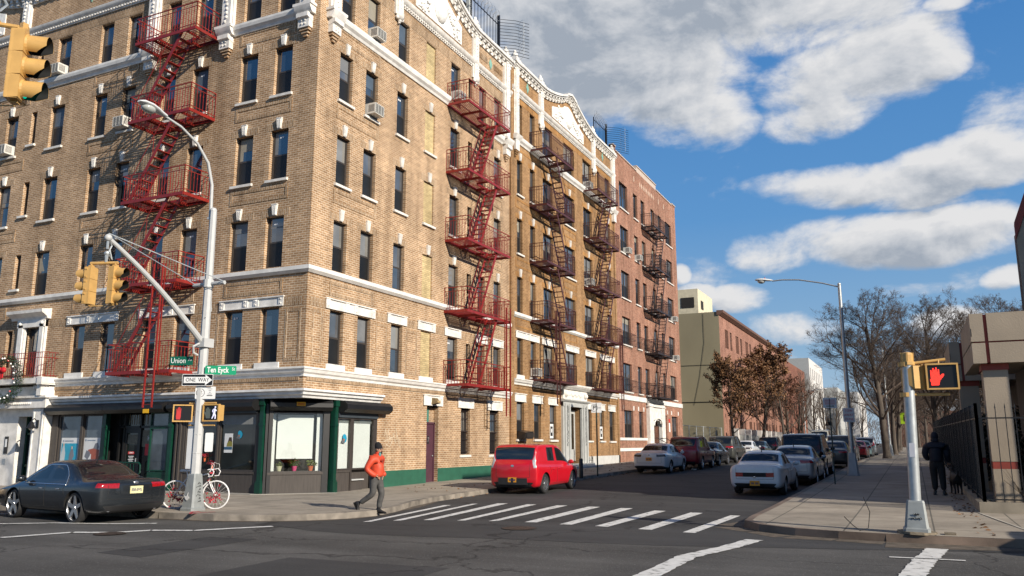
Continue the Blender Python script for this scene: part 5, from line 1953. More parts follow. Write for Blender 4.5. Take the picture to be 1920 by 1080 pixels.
for k in range(5):
  for n_, u in B.items():
    dbl = n_ in ('b3', 'b4', 'b5')
    place_window(FR, och, u[0], u[1], BS[k], BH[k], sill=k in (1, 2, 3), key=k in (1, 2, 3) and n_ != 'b6', double=dbl, blind=True if (dbl and k % 2 == 0) else None)
for g in gB[:-1]:
  place_window(FR, och, g[0], g[1], g[2], g[3])
tr = MB()
for k in (1, 2, 3, 4):
  zb = BS[k] - 0.75
  for u0, u1 in ((36.3, 38.95), (42.7, 44.7), (48.6, 51.2), (40.0, 41.2)):
    panel_frame(tr, FR, u0, u1, zb, zb + 0.5, 0.1, 0.015)
for k in (1, 2, 3):
  for n_, u in B.items():
    soldier(tr, FR, u[0] - 0.2, u[1] + 0.2, BH[k], BH[k] + 0.25)
soldier(tr, FR, 36, 51.7, 19.28, 19.58, 0.008)
for z in (0.98, 4.5):
  soldier(tr, FR, 35.96, 42, z, z + 0.07, 0.02)
for zz in (4.25, 4.38, 4.51):
  FR.box(tr, 35.96, 51.7, zz, zz + 0.02, -0.02, 0.02)
tr.build('soldier_course_trim', OCHREV, och)
st = MB()
FR.prof(st, [(d, z + 0.72) for d, z in LOWP], 35.96, 42.0); FR.prof(st, [(d, z + 0.72) for d, z in LOWP], 46.0, 51.98)
FR.prof(st, [(d, z + 0.67) for d, z in MIDP], 35.96, 51.98)
FR.prof(st, [(d, z + 0.67) for d, z in TOPP], 35.96, 51.98)
for u in B.values():
  FR.box(st, u[0] - 0.12, u[1] + 0.12, 4.88, 5.05, -0.1, 0.05)
st.build('string_course', MATS['string_terracotta'], och)
for a, b in ((36.3, 39.15), (39.5, 41.5), (42.78, 44.88), (45.9, 47.75), (48.5, 51.3)):
  lp = MB(); lintel_panel(lp, FR, a, b, 6.88, 7.22); lp.build('terracotta_lintel', TERRA, och)
for g in gB[:-1]:
  lp = MB(); lintel_panel(lp, FR, g[0] - 0.22, g[1] + 0.22, g[3], g[3] + 0.4, ends=False); lp.build('terracotta_lintel', TERRA, och)
w = MB()
FR.box(w, 45.9, 51.98, -0.1, 0.98, 0, 0.06); w.build('painted_base', TERRA_G if False else mat('pale_grey_base', (0.5, 0.5, 0.48), 0.7, var=0.12), och)
w = MB(); FR.box(w, 35.62, 42.1, -0.1, 1.0, 0, 0.06); w.build('painted_base', MATS['pale_grey_base'], och)
cn, par, rel = MB(), MB(), MB()
parapet(FR, cn, par, rel, [36.2, 39.5, 47.9, 51.7], [(39.5, 47.9)], 35.7, 52.0, 21.35, 22.35, 19.92, 9)
for u in (36.2, 51.7):
  pilaster(cn, FR, u, 17.3, 21.3, 0.5, 0.2)
  FR.prof(cn, [(0, 17.05), (0.2, 17.05), (0.3, 17.2), (0.34, 17.3), (0, 17.3)], u - 0.34, u + 0.34)
  FR.box(cn, u - 0.22, u + 0.22, 16.5, 17.05, -0.02, 0.2)
for u in (39.5, 47.9):
  pendant(cn, FR, u, 19.15)
cn.build('cornice', TERRA, och, smooth=35); par.build('parapet', OCHRE, och); rel.build('gable_relief', RELIEF, och, smooth=True)
w = MB()
for i, ww in enumerate((0.2, 0.14, 0.08)):
  FR.box(w, 36.2 - ww, 36.2 + ww, 16.4 - i * 0.1, 16.5 - i * 0.1, -0.02, 0.16 - i * 0.04)
w.build('brick_corbel', OCHRE, och)
w = MB()
for u in (37.8, 49.8):
  FR.poly(w, [(u - 0.17, 20.55), (u, 20.25), (u + 0.17, 20.55), (u, 20.85)], 0, 0.03)
w.build('diamond_tile', DIA, och)
# white / grey doorway
ds = MB()
FR.box(ds, 42.1, 43.17, 0.2, 4.0, -0.05, 0.12); FR.box(ds, 45.0, 45.9, 0.2, 4.0, -0.05, 0.12)
for u in (42.35, 42.95, 45.2, 45.7):
  FR.box(ds, u - 0.09, u + 0.09, 0.5, 3.9, 0.12, 0.2)
FR.box(ds, 42.1, 45.9, 3.75, 4.05, -0.05, 0.16)
FR.prof(ds, [(0, 4.0), (0.2, 4.0), (0.28, 4.08), (0.28, 4.14), (0, 4.16)], 42.0, 46.0)
ds.build('doorway_pilaster', TERRA_G, och)
ds = MB()
FR.box(ds, 42.15, 45.85, 4.14, 4.72, -0.05, 0.12); FR.prof(ds, [(0, 4.7), (0.2, 4.7), (0.34, 4.82), (0.4, 4.9), (0.4, 4.98), (0, 5.0)], 42.0, 46.05)
for u in (42.5, 45.5):
  ds.ball(FR.P(u, 4.42, 0.16), 0.16, 8, 6)
for k in range(12):
  ds.ball(FR.P(43.1 + k * 0.16, 4.42 + 0.06 * math.sin(k * 1.7), 0.13), 0.08, 6, 4)
ds.build('doorway_entablature', TERRA, och)
orn = MB()
rnd = random.Random(5)
for u in (42.65, 45.45):
  for k in range(30):
    orn.ball(FR.P(u + rnd.uniform(-0.09, 0.09), 3.8 - k * 0.075, 0.17), 0.04, 5, 4)
orn.build('carved_drop', mat('carved_drop', (0.24, 0.25, 0.25), 0.6), och)
dd = MB()
FR.box(dd, 43.17, 45.0, 0.3, 3.75, -0.6, -0.5); do2 = dd.build('entrance_door', BLACK, och)
dd = MB(); FR.box(dd, 44.15, 44.98, 0.75, 3.6, -0.5, -0.32); dd.build('door_leaf', TERRA_G, do2)
dd = MB(); FR.box(dd, 44.4, 44.75, 1.4, 3.4, -0.32, -0.31); dd.build('pane', GLASS_SHOP, do2)
stp = MB(); FR.box(stp, 42.0, 46.0, 0.1, 0.62, 0.05, 0.5); FR.box(stp, 41.8, 46.2, 0.1, 0.5, 0.5, 0.9); stp.build('doorstep', MATS['pale_grey_base'], och)
gf = MB()
for k in range(9):
  u = 46.1 + 0.09 * k
  gf.tube(FR.P(u, 0.5 + 0.25 * rnd.random(), 0.062), FR.P(u + rnd.uniform(-.15, .2), 0.75 + 0.3 * rnd.random(), 0.062), 0.02, 0.02, 4)
for k in range(8):
  FR.box(gf, 46.15 + k * 0.08, 46.2 + k * 0.08, 0.56, 0.62, 0.06, 0.064)
gf.build('graffiti', BLACK, och)

for lb, fac, u, z in (
  ('air conditioner behind the lowest railing of the wider dark red fire escape', FR, 38.4, 5.1),
  ('air conditioner in the top floor double window by the far dark red fire escape', FR, 46.6, 17.42),
  ('air conditioner on the fourth floor behind the far dark red fire escape', FR, 46.6, 11.25),
):
  aircon(lb, fac, u, z)

# roof guards: fans of bent bars and razor wire above the party walls
def roof_guard(label, x, z, h, w_):
  r = thing('roof_guard', label, 'security fence', (x, 17.5, z), 0, 'rooftop wire guards')
  mb = MB()
  mb.box(-0.06, 0.06, -0.06, 0.06, -0.4, h + 0.35)
  mb.box(-w_ - 0.04, -w_ + 0.03, 0.0, 0.05, -0.4, h)
  for zz in (0.35, h - 0.2):
    mb.tube((-w_, 0, zz - 0.0), (0, 0, zz + 0.02), 0.025, 0.025, 4)
  mb.build('post', BLACK, r)
  mb = MB()
  for k in range(9):
    x_ = -w_ + w_ * k / 9
    mb.tube((x_, 0, -0.3), (x_, 0, h), 0.016, 0.016, 4)
    mb.path([(x_, 0, h), (x_ + 0.02, -0.06, h + 0.14), (x_ + 0.14, -0.14, h + 0.28)], 0.014, 4)
  for k in range(12):
    zz = 0.05 + k * (h / 11)
    mb.path([(0, 0, zz + 0.1), (0.45, -0.75, zz + 0.05), (0.8, -1.35, zz - 0.12)], 0.014, 4)
  mb.build('bar', BLACK, r)
  mb = MB()
  for j in range(7):
    c = Vector((-w_ + w_ * j / 7 + 0.1, -0.1, h + 0.2))
    mb.path([c + Vector((0.28 * math.cos(t * .5236), 0, 0.3 * math.sin(t * .5236))) for t in range(13)], 0.008, 3)
  for j in range(5):
    c = Vector((0.6, -1.0, 0.2 + h * j / 5))
    mb.path([c + Vector((0.2 * math.cos(t * .5236), 0.25 * math.cos(t * .5236), 0.3 * math.sin(t * .5236))) for t in range(13)], 0.008, 3)
  mb.build('razor_wire', GALV, r)


roof_guard('black barred guard with looping razor wire on the parapet between tan and ochre buildings', 34.75, 21.1, 1.9, 2.9)
roof_guard('black barred guard with razor wire on the far parapet of the ochre building', 51.3, 21.4, 1.7, 2.4)
ANT = mat('antenna_grey', (0.45, 0.47, 0.46), 0.5, var=0.06)
for i, (x, z1, lb) in enumerate(((29.95, 24.6, 'tall pale antenna panel on the tan roof, nearest the gable'), (30.9, 24.35, 'middle pale antenna panel of three on the tan roof'), (32.3, 23.4, 'shortest antenna panel on the tan roof, nearest the wire guard'))):
  r = thing('antenna', lb, 'antenna', (x, 17.9, 20.2), 0, 'rooftop antenna panels')
  mb = MB(); mb.box(-0.15, 0.15, -0.1, 0.08, 1.0, z1 - 20.2); mb.build('panel', ANT, r)
  mb = MB(); mb.tube((-0.4, 0.25, 0), (-0.4, 0.25, z1 - 20.4), 0.06); mb.box(-0.4, 0, 0.05, 0.25, 1.4, 1.5); mb.box(-0.4, 0, 0.05, 0.25, z1 - 20.9, z1 - 20.8); mb.box(-0.5, -0.3, 0.1, 0.4, 1.2, 1.8)
  for k in range(4):
    mb.path([(-0.2, 0.1, 1.0 + .1 * k), (-0.3 - .1 * k, 0.0, 1.6), (-0.4, 0.2, 2.2)], 0.025, 5)
  mb.build('mast', BLACK, r)

# ================================================================== the pink brick building
pk = thing('apartment_building', 'pink brick apartment building with plain parapet and a white arched doorway', 'building')
PW = [(53.25, 55.1), (56.5, 57.5), (58.4, 59.4), (61.05, 62.0), (63.15, 64.03), (65.3, 67.15)]
PS = [5.2, 8.4, 11.62, 14.85, 18.05]
PH = [s_ + 1.9 for s_ in PS]
hP = [(a, b, PS[k], PH[k]) for k in range(5) for a, b in PW]
gP = [(53.2, 55.15, 2.1, 3.93), (56.5, 57.5, 2.1, 3.93), (62.95, 63.8, 1.2, 3.88), (65.3, 67.1, 1.5, 3.84), (59.3, 61.5, 0.4, 3.4, 0.4)]
w = MB()
FR.wall(w, 52.0, 68.7, -0.1, 21.9, hP + gP)
FR.wall(w, 57.5, 62.7, 21.9, 22.3, [])
w.q((68.7, 17.3, 0), (68.7, 45, 0), (68.7, 45, 21.9), (68.7, 17.3, 21.9))
w.q((52, 17.3, 19), (52, 45, 19), (52, 45, 21.9), (52, 17.3, 21.9))
w.build('wall', PINK, pk, fix=False)
w = MB(); w.q((52, 17.6, 21.4), (68.7, 17.6, 21.4), (68.7, 45, 21.4), (52, 45, 21.4)); w.build('roof', TAR, pk, fix=False)
w = MB(); w.q((52, 17.9, 0), (68.6, 17.9, 0), (68.6, 17.9, 21.3), (52, 17.9, 21.3)); w.build('dark_interior', NEAR_BLACK, pk, fix=False)
cp = MB()
for a, b, z in ((52.6, 57.45, 21.9), (57.45, 62.75, 22.3), (62.75, 67.6, 21.9), (67.6, 68.75, 22.05), (52.0, 52.6, 22.2)):
  FR.box(cp, a, b, z, z + 0.08, -0.3, 0.06)
  if z > 21.95:
    FR.box(cp, a, b, 21.9, z, -0.28, 0.003)
cp.build('coping', mat('pale_coping', (0.5, 0.42, 0.36), 0.7), pk)
w = MB()
FR.box(w, 52.0, 52.6, 21.9, 22.2, -0.28, 0.005); FR.box(w, 67.6, 68.7, 21.9, 22.05, -0.28, 0.006)
w.build('parapet_block', PINK, pk)
dmm = MB()
for k in range(9):
  u = 58.3 + k * 0.45
  FR.poly(dmm, [(u - 0.12, 21.05), (u, 20.8), (u + 0.12, 21.05), (u, 21.3)], 0, 0.02)
for u in (56.8, 63.4, 65.0):
  FR.poly(dmm, [(u - 0.07, 20.9), (u + 0.07, 20.9), (u + 0.07, 21.3), (u - 0.07, 21.3)], 0, 0.02)
dmm.build('diamond_ornament', mat('pale_brick_ornament', (0.55, 0.42, 0.33), 0.8), pk)
for k in range(5):
  for i, (a, b) in enumerate(PW):
    place_window(FR, pk, a, b, PS[k], PH[k], sill=True, double=i in (0, 5))
for g in gP[:4]:
  place_window(FR, pk, g[0], g[1], g[2], g[3], sill=False, double=(g[1] - g[0]) > 1.5)
st = MB()
for a, b in ((52.02, 58.25), (62.45, 68.7)):
  FR.box(st, a, b, 4.62, 4.95, -0.02, 0.06)
  FR.box(st, a, b, 1.22, 1.42, -0.02, 0.05)
FR.box(st, 52.02, 58.25, 1.93, 2.1, -0.02, 0.06)
for u in (53.1, 55.25, 56.35, 57.6, 62.8, 64.0, 65.2, 67.3):
  FR.box(st, u - 0.1, u + 0.1, 3.95, 4.25, -0.02, 0.03)
st.build('string_course', MATS['string_terracotta'], pk)
pt = MB()
FR.box(pt, 58.3, 59.3, 0.4, 4.6, -0.05, 0.25); FR.box(pt, 61.5, 62.45, 0.4, 4.6, -0.05, 0.25); FR.box(pt, 59.3, 61.5, 3.4, 4.6, -0.05, 0.2)
FR.box(pt, 58.2, 62.55, 4.35, 4.42, -0.05, 0.32)
arch = [(59.3 + 1.1 - 1.1 * math.cos(t * math.pi / 16), 3.0 + 0.55 * math.sin(t * math.pi / 16)) for t in range(17)]
for (a, b), (c, d) in zip(arch, arch[1:]):
  FR.poly(pt, [(a, b), (c, d), (c, 3.6), (a, 3.6)], -0.1, 0.15)
  pt.tube(FR.P(a, b, 0.27), FR.P(c, d, 0.27), 0.06, 0.06, 5)
pt.build('portal', TERRA, pk)
w = MB(); FR.box(w, 58.3, 62.45, 4.42, 5.02, -0.02, 0.1)
for k in range(16):
  w.ball(FR.P(58.5 + k * 0.26, 4.7, 0.12), 0.1, 6, 4)
w.build('carved_panel', mat('carved_grey_panel', (0.3, 0.3, 0.3), 0.7), pk)
w = MB(); FR.box(w, 59.3, 61.5, 0.4, 3.5, -0.4, -0.35); pd = w.build('entrance_door', BLACK, pk)
w = MB(); FR.box(w, 59.5, 60.3, 1.0, 3.2, -0.35, -0.34); FR.box(w, 60.5, 61.3, 1.0, 3.2, -0.35, -0.34); w.build('pane', GLASS_SHOP, pd)
w = MB()
for k in range(6):
  FR.box(w, 59.3, 61.5, 0.3, 1.2 - k * 0.16, k * 0.3, k * 0.3 + 0.3)
w.build('stoop', MATS['pale_grey_base'], pk)
w = MB()
for u in (59.3, 61.5):
  w.path([FR.P(u, 2.1, 0.1), FR.P(u, 2.1, 0.5), FR.P(u, 1.3, 1.95), FR.P(u, 0.4, 1.95)], 0.03, 6)
  w.path([FR.P(u, 1.6, 0.1), FR.P(u, 1.55, 0.5), FR.P(u, 0.85, 1.95)], 0.02, 6)
  w.tube(FR.P(u, 0.8, 1.2), FR.P(u, 1.75, 1.2), 0.02)
w.build('stoop_railing', BLKIRON, pk)
w = MB(); FR.box(w, 64.3, 64.6, 2.6, 3.3, 0, 0.03); w.build('notice_board', STICK, pk)
w = MB(); FR.box(w, 64.3, 64.6, 3.35, 3.6, 0, 0.03); w.build('notice_board', MATS['open_sign_red'], pk)
for k in (0, 1):
  for a, b in (PW[1], PW[2], PW[0]):
    w = MB()
    z0 = PS[k] - 0.05
    for zz in (z0, z0 + 0.4, z0 + 0.8):
      w.tube(FR.P(a - 0.1, zz, 0.35), FR.P(b + 0.1, zz, 0.35), 0.014, 0.014, 4)
      for u in (a - 0.1, b + 0.1):
        w.tube(FR.P(u, zz, 0), FR.P(u, zz, 0.35), 0.014, 0.014, 4)
    n_ = int((b - a) / 0.12)
    for i in range(n_ + 2):
      u = a - 0.1 + (b - a + 0.2) * i / (n_ + 1)
      w.tube(FR.P(u, z0, 0.35), FR.P(u, z0 + 0.8, 0.35), 0.008, 0.008, 4)
    w.build('window_box_rail', BLKIRON, pk)
for lb, u, z in (('air conditioner under the fifth floor double window nearest the ochre building', 54.4, 14.88),
        ('small white air conditioner in the narrow fifth floor window of the pink building', 57.0, 14.88),
        ('air conditioner on the fourth floor by the right edge of the pink building', 66.7, 11.66),
        ('air conditioner beside a window box at the third floor right edge of the pink building', 66.7, 8.44)):
  aircon(lb, FR, u, z)
vp = thing('vent_pipe', 'dented tin box and pipe standing on the roof behind the ochre gable', 'vent', (44.5, 19.5, 20.7))
w = MB(); w.box(-0.8, 0.8, -0.5, 0.5, 0, 1.95); w.build('housing', GALV, vp)
w = MB(); w.box(-0.9, 0.9, -0.6, 0.6, 1.95, 2.02); w.build('lid', GALV, vp)


# ================================================================== buildings further along
def far_block(name, label, cat, x0, x1, y0, y1, z1, wmat, side_mat, win=None, cornice=None, zb=0.3, side_win=None, group=None):
  r = thing(name, label, cat, (0, 0, 0), 0, group)
  w = MB(); F = Fac(0, y0, 1, 0, 0, -1, 0)
  holes = []
  if win:
    for z in win['z']:
      for u in win['u']:
        holes.append((u, u + win['w'], z, z + win['h']))
  F.wall(w, x0, x1, zb - 0.5, z1, holes)
  w.build('front_wall', wmat, r, fix=False)
  w = MB()
  S = Fac(x0, 0, 0, 1, -1, 0, -math.pi / 2)
  sh = []
  if side_win:
    for z in side_win['z']:
      for u in side_win['u']:
        sh.append((u, u + side_win['w'], z, z + side_win['h']))
  S.wall(w, y0, y1, zb - 0.5, z1, sh)
  w.q((x1, y0, zb - 0.5), (x1, y1, zb - 0.5), (x1, y1, z1), (x1, y0, z1))
  w.build('side_wall', side_mat, r, fix=False)
  w = MB(); w.q((x0, y0, z1 - 0.3), (x1, y0, z1 - 0.3), (x1, y1, z1 - 0.3), (x0, y1, z1 - 0.3)); w.build('roof', TAR, r, fix=False)
  w = MB(); w.q((x0, y0 + 0.3, 0), (x1, y0 + 0.3, 0), (x1, y0 + 0.3, z1 - 0.5), (x0, y0 + 0.3, z1 - 0.5)); w.q((x0 + 0.3, y0, 0), (x0 + 0.3, y1, 0), (x0 + 0.3, y1, z1 - 0.5), (x0 + 0.3, y0, z1 - 0.5)); w.build('dark_interior', NEAR_BLACK, r, fix=False)
  for FF, hs in ((F, holes), (S, sh)):
    for h in hs:
      link('window', window_mesh(h[1] - h[0], h[3] - h[2]), r, FF.P((h[0] + h[1]) / 2, h[2], 0), FF.rz)
      p = r.children[-1]
      link('pane', pane_mesh(h[1] - h[0], h[3] - h[2], True, GLASS_UP, 'upper_pane'), p)
  if cornice:
    w = MB(); F.prof(w, [(-0.2, z1 - 0.35), (0.1, z1 - 0.35), (0.45, z1 - 0.1), (0.5, z1 + 0.12), (-0.2, z1 + 0.14)], x0 - 0.1, x1); w.build('cornice', cornice, r)
  return r


OLIVE = mat('olive_stucco', (0.275, 0.245, 0.160), 0.9, var=0.14, scale=0.25, bump=0.2, stretch=(1, 1, 0.5))
us = [87.0 + i * 2.0 + (1.2 if i % 3 == 0 else 0) for i in range(22)]
far1 = far_block('apartment_block', 'long four storey block, blank olive end wall and pink street front behind the brown tree', 'building', 85.4, 131, 17.3, 58, 15.2, FARPINK, OLIVE,
        {'u': us, 'z': [2.2, 5.2, 8.4, 11.7], 'w': 1.0, 'h': 2.0}, mat('brown_cornice', (0.16, 0.085, 0.06), 0.6))
w = MB(); w.box(85.9, 93, 19.5, 23.2, 15.0, 17.9)
w.build('stair_bulkhead', mat('cream_stucco', (0.62, 0.57, 0.42), 0.85), far1)
w = MB(); w.box(85.85, 85.9, 19.9, 21.3, 15.9, 17.0); w.box(87.2, 88.2, 19.44, 19.5, 15.9, 16.8); w.build('bulkhead_opening', NEAR_BLACK, far1)
w = MB(); w.path([(85.36, 18.9, 15.1), (85.36, 18.9, 12), (85.36, 19.5, 8.5), (85.36, 20.2, 5.6)], 0.014, 4); w.path([(85.36, 17.4, 9.7), (85.36, 40, 9.7)], 0.02, 4); w.path([(85.36, 17.4, 5.9), (85.36, 40, 5.9)], 0.03, 4); w.build('wall_cable', NEAR_BLACK, far1)
far_block('row_house', 'dark red brick house beyond the long pink block', 'building', 131.5, 160, 17.3, 50, 14.6, FARRED, FARRED, {'u': [133 + i * 3 for i in range(6)], 'z': [2.5, 6, 9.5], 'w': 1.1, 'h': 1.9})
WSTUC = mat('white_stucco', (0.60, 0.59, 0.57), 0.85, var=0.05)
PALE = mat('pale_grey_stucco', (0.40, 0.41, 0.40), 0.85, var=0.06)
far_block('apartment_block', 'four storey white stucco block standing out bright at the street end', 'building', 161, 186, 16.5, 50, 17.3, WSTUC, PALE, {'u': [162.5 + i * 3.4 for i in range(7)], 'z': [3, 6.6, 10.2, 13.6], 'w': 1.3, 'h': 2.0}, side_win={'u': [18.5, 22], 'z': [6.6, 10.2, 13.6], 'w': 1.6, 'h': 1.8})
far_block('apartment_block', 'lower pale grey block beyond the white stucco one', 'building', 190, 223, 14.0, 50, 13.5, PALE, PALE, {'u': [184 + i * 4 for i in range(7)], 'z': [3, 6.6, 9.6], 'w': 1.3, 'h': 1.8}, side_win={'u': [15.5, 18], 'z': [5.4, 9], 'w': 1.4, 'h': 1.6})
far_block('apartment_block', 'farthest white block at the end of the street', 'building', 235, 275, 12.5, 40, 15.0, WSTUC, WSTUC, {'u': [238 + i * 4 for i in range(8)], 'z': [3, 6.6, 10.2], 'w': 1.3, 'h': 1.8}, side_win={'u': [14, 17, 20], 'z': [6, 9.5], 'w': 1.4, 'h': 1.6})
far_block('brick_block', 'low dark brick building closing the far end of the street', 'building', 300, 330, -40, 9, 12.0, FARRED, FARRED, side_win={'u': [-36 + i * 4 for i in range(11)], 'z': [3, 7], 'w': 1.4, 'h': 1.8})
# water tank and aerial on the red house
wt = thing('water_tank', 'small domed water tank on the roof of the dark red house', 'tank', (139, 19, 13.7))
mb = MB(); mb.lathe([(0.9, 0.6), (0.9, 2.2), (0.5, 2.6), (0.001, 2.8)], 12); mb.build('vessel', PALE, wt, smooth=True)
mb = MB()
for t in range(4):
  mb.tube((0.7 * math.cos(t * 1.57 + .78), 0.7 * math.sin(t * 1.57 + .78), 0), (0.7 * math.cos(t * 1.57 + .78), 0.7 * math.sin(t * 1.57 + .78), 0.7), 0.07)
mb.build('leg', NEAR_BLACK, wt)

# lot between the pink building and the olive wall: mesh fence and front wall, sunlit strips built in white
def chain_fence(label, pts, h, zfun, name='chain_link_fence', group=None):
  r = thing(name, label, 'fence', (0, 0, 0), 0, group)
  mb = MB(); ps = MB()
  for (ax, ay), (bx, by) in zip(pts, pts[1:]):
    L_ = math.hypot(bx - ax, by - ay)
    n = int(L_ / 0.28)
    for i in range(n):
      for s_ in (0, 1):
        t0, t1 = i / n, min(1, (i + h / 0.28 * 0.28 / 0.28 * 0.5) / n)
        pass
    k = int(L_ / 0.35)
    for i in range(k):
      t = i / k
      x, y = ax + (bx - ax) * t, ay + (by - ay) * t
      z0 = zfun(x)
      x2, y2 = ax + (bx - ax) * min(1, t + 1.2 / L_), ay + (by - ay) * min(1, t + 1.2 / L_)
      mb.tube((x, y, z0), (x2, y2, z0 + h), 0.008, 0.008, 3, False)
      mb.tube((x2, y2, z0), (x, y, z0 + h), 0.008, 0.008, 3, False)
    m_ = max(1, int(L_ / 2.6))
    for i in range(m_ + 1):
      t = i / m_
      x, y = ax + (bx - ax) * t, ay + (by - ay) * t
      ps.tube((x, y, zfun(x) - 0.1), (x, y, zfun(x) + h + 0.05), 0.035)
    ps.tube((ax, ay, zfun(ax) + h), (bx, by, zfun(bx) + h), 0.025)
  mb.build('mesh', mat('dull_wire', (0.10, 0.105, 0.10), 0.6, 0.3), r); ps.build('post', GALV, r)
  return r


chain_fence('grey chain link fence closing the lot beside the pink building', [(68.9, 17.5), (85.2, 17.5)], 2.6, lambda x: gz(x) + 0.15)
wp = thing('boundary_wall', 'low wall along the long pink block, its sunlit strips modelled as white piers', 'wall', (0, 0, 0))
mb = MB()
for i in range(13):
  x = 86 + i * 3.6
  mb.box(x, x + 0.55, 16.0, 16.5, 0.4, 3.2)
mb.build('sunlit_strip', WSTUC, wp)
mb = MB()
for i in range(12):
  x = 86.55 + i * 3.6
  mb.box(x, x + 3.05, 16.15, 16.3, 0.4, 2.6)
mb.build('panel', mat('grey_panel', (0.2, 0.2, 0.19), 0.8), wp)

# ================================================================== concrete building on the right
BEIGE = mat('ribbed_beige_concrete', (0.345, 0.285, 0.215), 0.85, var=0.1, scale=1.2, bump=0.5, bscale=35)
REDST = mat('oxide_red_strip', (0.26, 0.045, 0.03), 0.6, var=0.15)
civ = thing('civic_building', 'beige concrete building with dark red joint lines and a dark railing in front', 'building')
G = 0.012
def module(x0, root, first=True, y0=-1.5):
  """canopy bay: fascia box with red joints over a square pillar"""
  z0, zj, z1 = 3.72, 4.25, 4.98
  yR = y0 - 3.55
  mb = MB()
  yj = y0 - 0.34
  mb.box(x0, x0 + 4.2, y0 - 0.30, y0, z0, zj - 0.02); mb.box(x0, x0 + 4.2, y0 - 0.30, y0, zj + 0.02, z1)
  mb.box(x0, x0 + 4.2, yR, y0 - 0.38, z0, zj - 0.02); mb.box(x0, x0 + 4.2, yR, y0 - 0.38, zj + 0.02, z1)
  mb.build('fascia', BEIGE, root)
  mb = MB()
  mb.box(x0 + 0.05, x0 + 4.15, yR + 0.05, y0 - 0.05, z0 + 0.02, z1 - 0.03)
  mb.build('red_joint', REDST, root)
  mb = MB()
  mb.box(x0 + 0.25, x0 + 0.9, y0 - 0.75, y0 - 0.2, 1.3, z0 - 0.16); mb.box(x0 + 0.25, x0 + 0.9, y0 - 0.75, y0 - 0.2, 0.1, 1.12)
  mb.build('pillar', BEIGE, root)
  mb = MB()
  mb.box(x0 + 0.26, x0 + 0.89, y0 - 0.74, y0 - 0.21, 1.12, 1.3); mb.box(x0 + 0.22, x0 + 0.93, y0 - 0.78, y0 - 0.17, z0 - 0.16, z0)
  mb.build('red_strip', REDST, root)
  if first:
    mb = MB(); mb.box(x0 - 0.01, x0 + 0.005, y0 - 0.02, y0 - 0.01, 4.4, 4.6); mb.build('scupper', NEAR_BLACK, root)


module(23.7, civ); module(30.2, civ, y0=-1.25)
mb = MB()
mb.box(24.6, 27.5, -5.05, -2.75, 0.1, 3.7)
mb.box(22.9, 45, -18, -5.1, 0.1, 11.5)  # tall block is unseen, added to throw the street shade
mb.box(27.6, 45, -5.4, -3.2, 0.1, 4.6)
mb.build('porch_and_shadow_block', mat('shaded_concrete', (0.09, 0.08, 0.07), 0.9), civ)
tw = MB()
tw.box(24.6, 25.3, -12, -4.102, 4.9, 10.3)
tw.hexa([(24.6, -2.84, 4.9), (24.6, -4.1, 4.9), (25.3, -4.1, 4.9), (25.3, -2.95, 4.9), (24.6, -2.84, 7.0), (24.6, -4.1, 10.3), (25.3, -4.1, 10.3), (25.3, -2.95, 7.1)])
tw.build('tower', BEIGE, civ)
tw = MB()
tw.hexa([(24.56, -2.82, 7.0), (24.56, -4.1, 10.3), (25.35, -4.1, 10.3), (25.35, -2.9, 7.1), (24.56, -2.82, 7.45), (24.56, -4.1, 10.7), (25.35, -4.1, 10.7), (25.35, -2.9, 7.55)])
tw.build('red_coping', REDST, civ)


# garden wall and iron railings
gw = thing('garden_wall', 'low stained concrete kerb wall under the black railings at the corner', 'wall')
mb = MB()
mb.box(22.45, 22.75, -20, -1.24, 0.05, 0.40); mb.box(22.75, 48, -1.5, -1.24, 0.05, 0.38)
mb.build('coping', mat('stained_concrete', (0.27, 0.235, 0.18), 0.9, var=0.35, scale=1.6, bump=0.4), gw)
ln_ = MB()
ln_.q((17.2, -1.95, 0.154), (17.2, -1.9, 0.154), (22.4, -1.18, 0.168), (22.4, -1.24, 0.168))
tag(ln_.build('pavement_joint', mat('pale_joint', (0.45, 0.42, 0.36), 0.8, var=0.3, scale=6), fix=False), kind='structure')


def iron_fence(label, a, b, z0, h, sp=0.14, heavy=False, group=None):
  r = thing('iron_fence', label, 'fence', (a[0], a[1], 0), 0, group)
  mb = MB()
  L_ = math.hypot(b[0] - a[0], b[1] - a[1])
  n = int(L_ / sp)
  for i in range(n + 1):
    t = i / n
    x, y = (b[0] - a[0]) * t, (b[1] - a[1]) * t
    zz = z0 + gz(a[0] + x) - gz(22.5)
    mb.tube((x, y, zz), (x, y, zz + h - 0.12), 0.012, 0.012, 4, False)
    mb.tube((x, y, zz + h - 0.12), (x, y, zz + h), 0.02, 0.002, 4, False)
    if i % 16 == 0:
      mb.box(x - 0.035, x + 0.035, y - 0.035, y + 0.035, zz - 0.1, zz + h)
  mb.build('picket', BLACK, r)
  mb = MB()
  for f in (0.08, h - 0.35):
    mb.tube((0, 0, z0 + f), (b[0] - a[0], b[1] - a[1], z0 + f + gz(b[0]) - gz(22.5)), 0.022, 0.022, 4)
  mb.build('rail', BLACK, r)
  return r


iron_fence('black pointed iron railing facing the avenue in front of the beige pillar', (22.6, -1.37), (22.6, -12), 0.38, 2.3, 0.20)
iron_fence('black pointed iron railing running down the side street past the walker', (22.6, -1.37), (66, -1.3), 0.38, 2.3, 0.13)
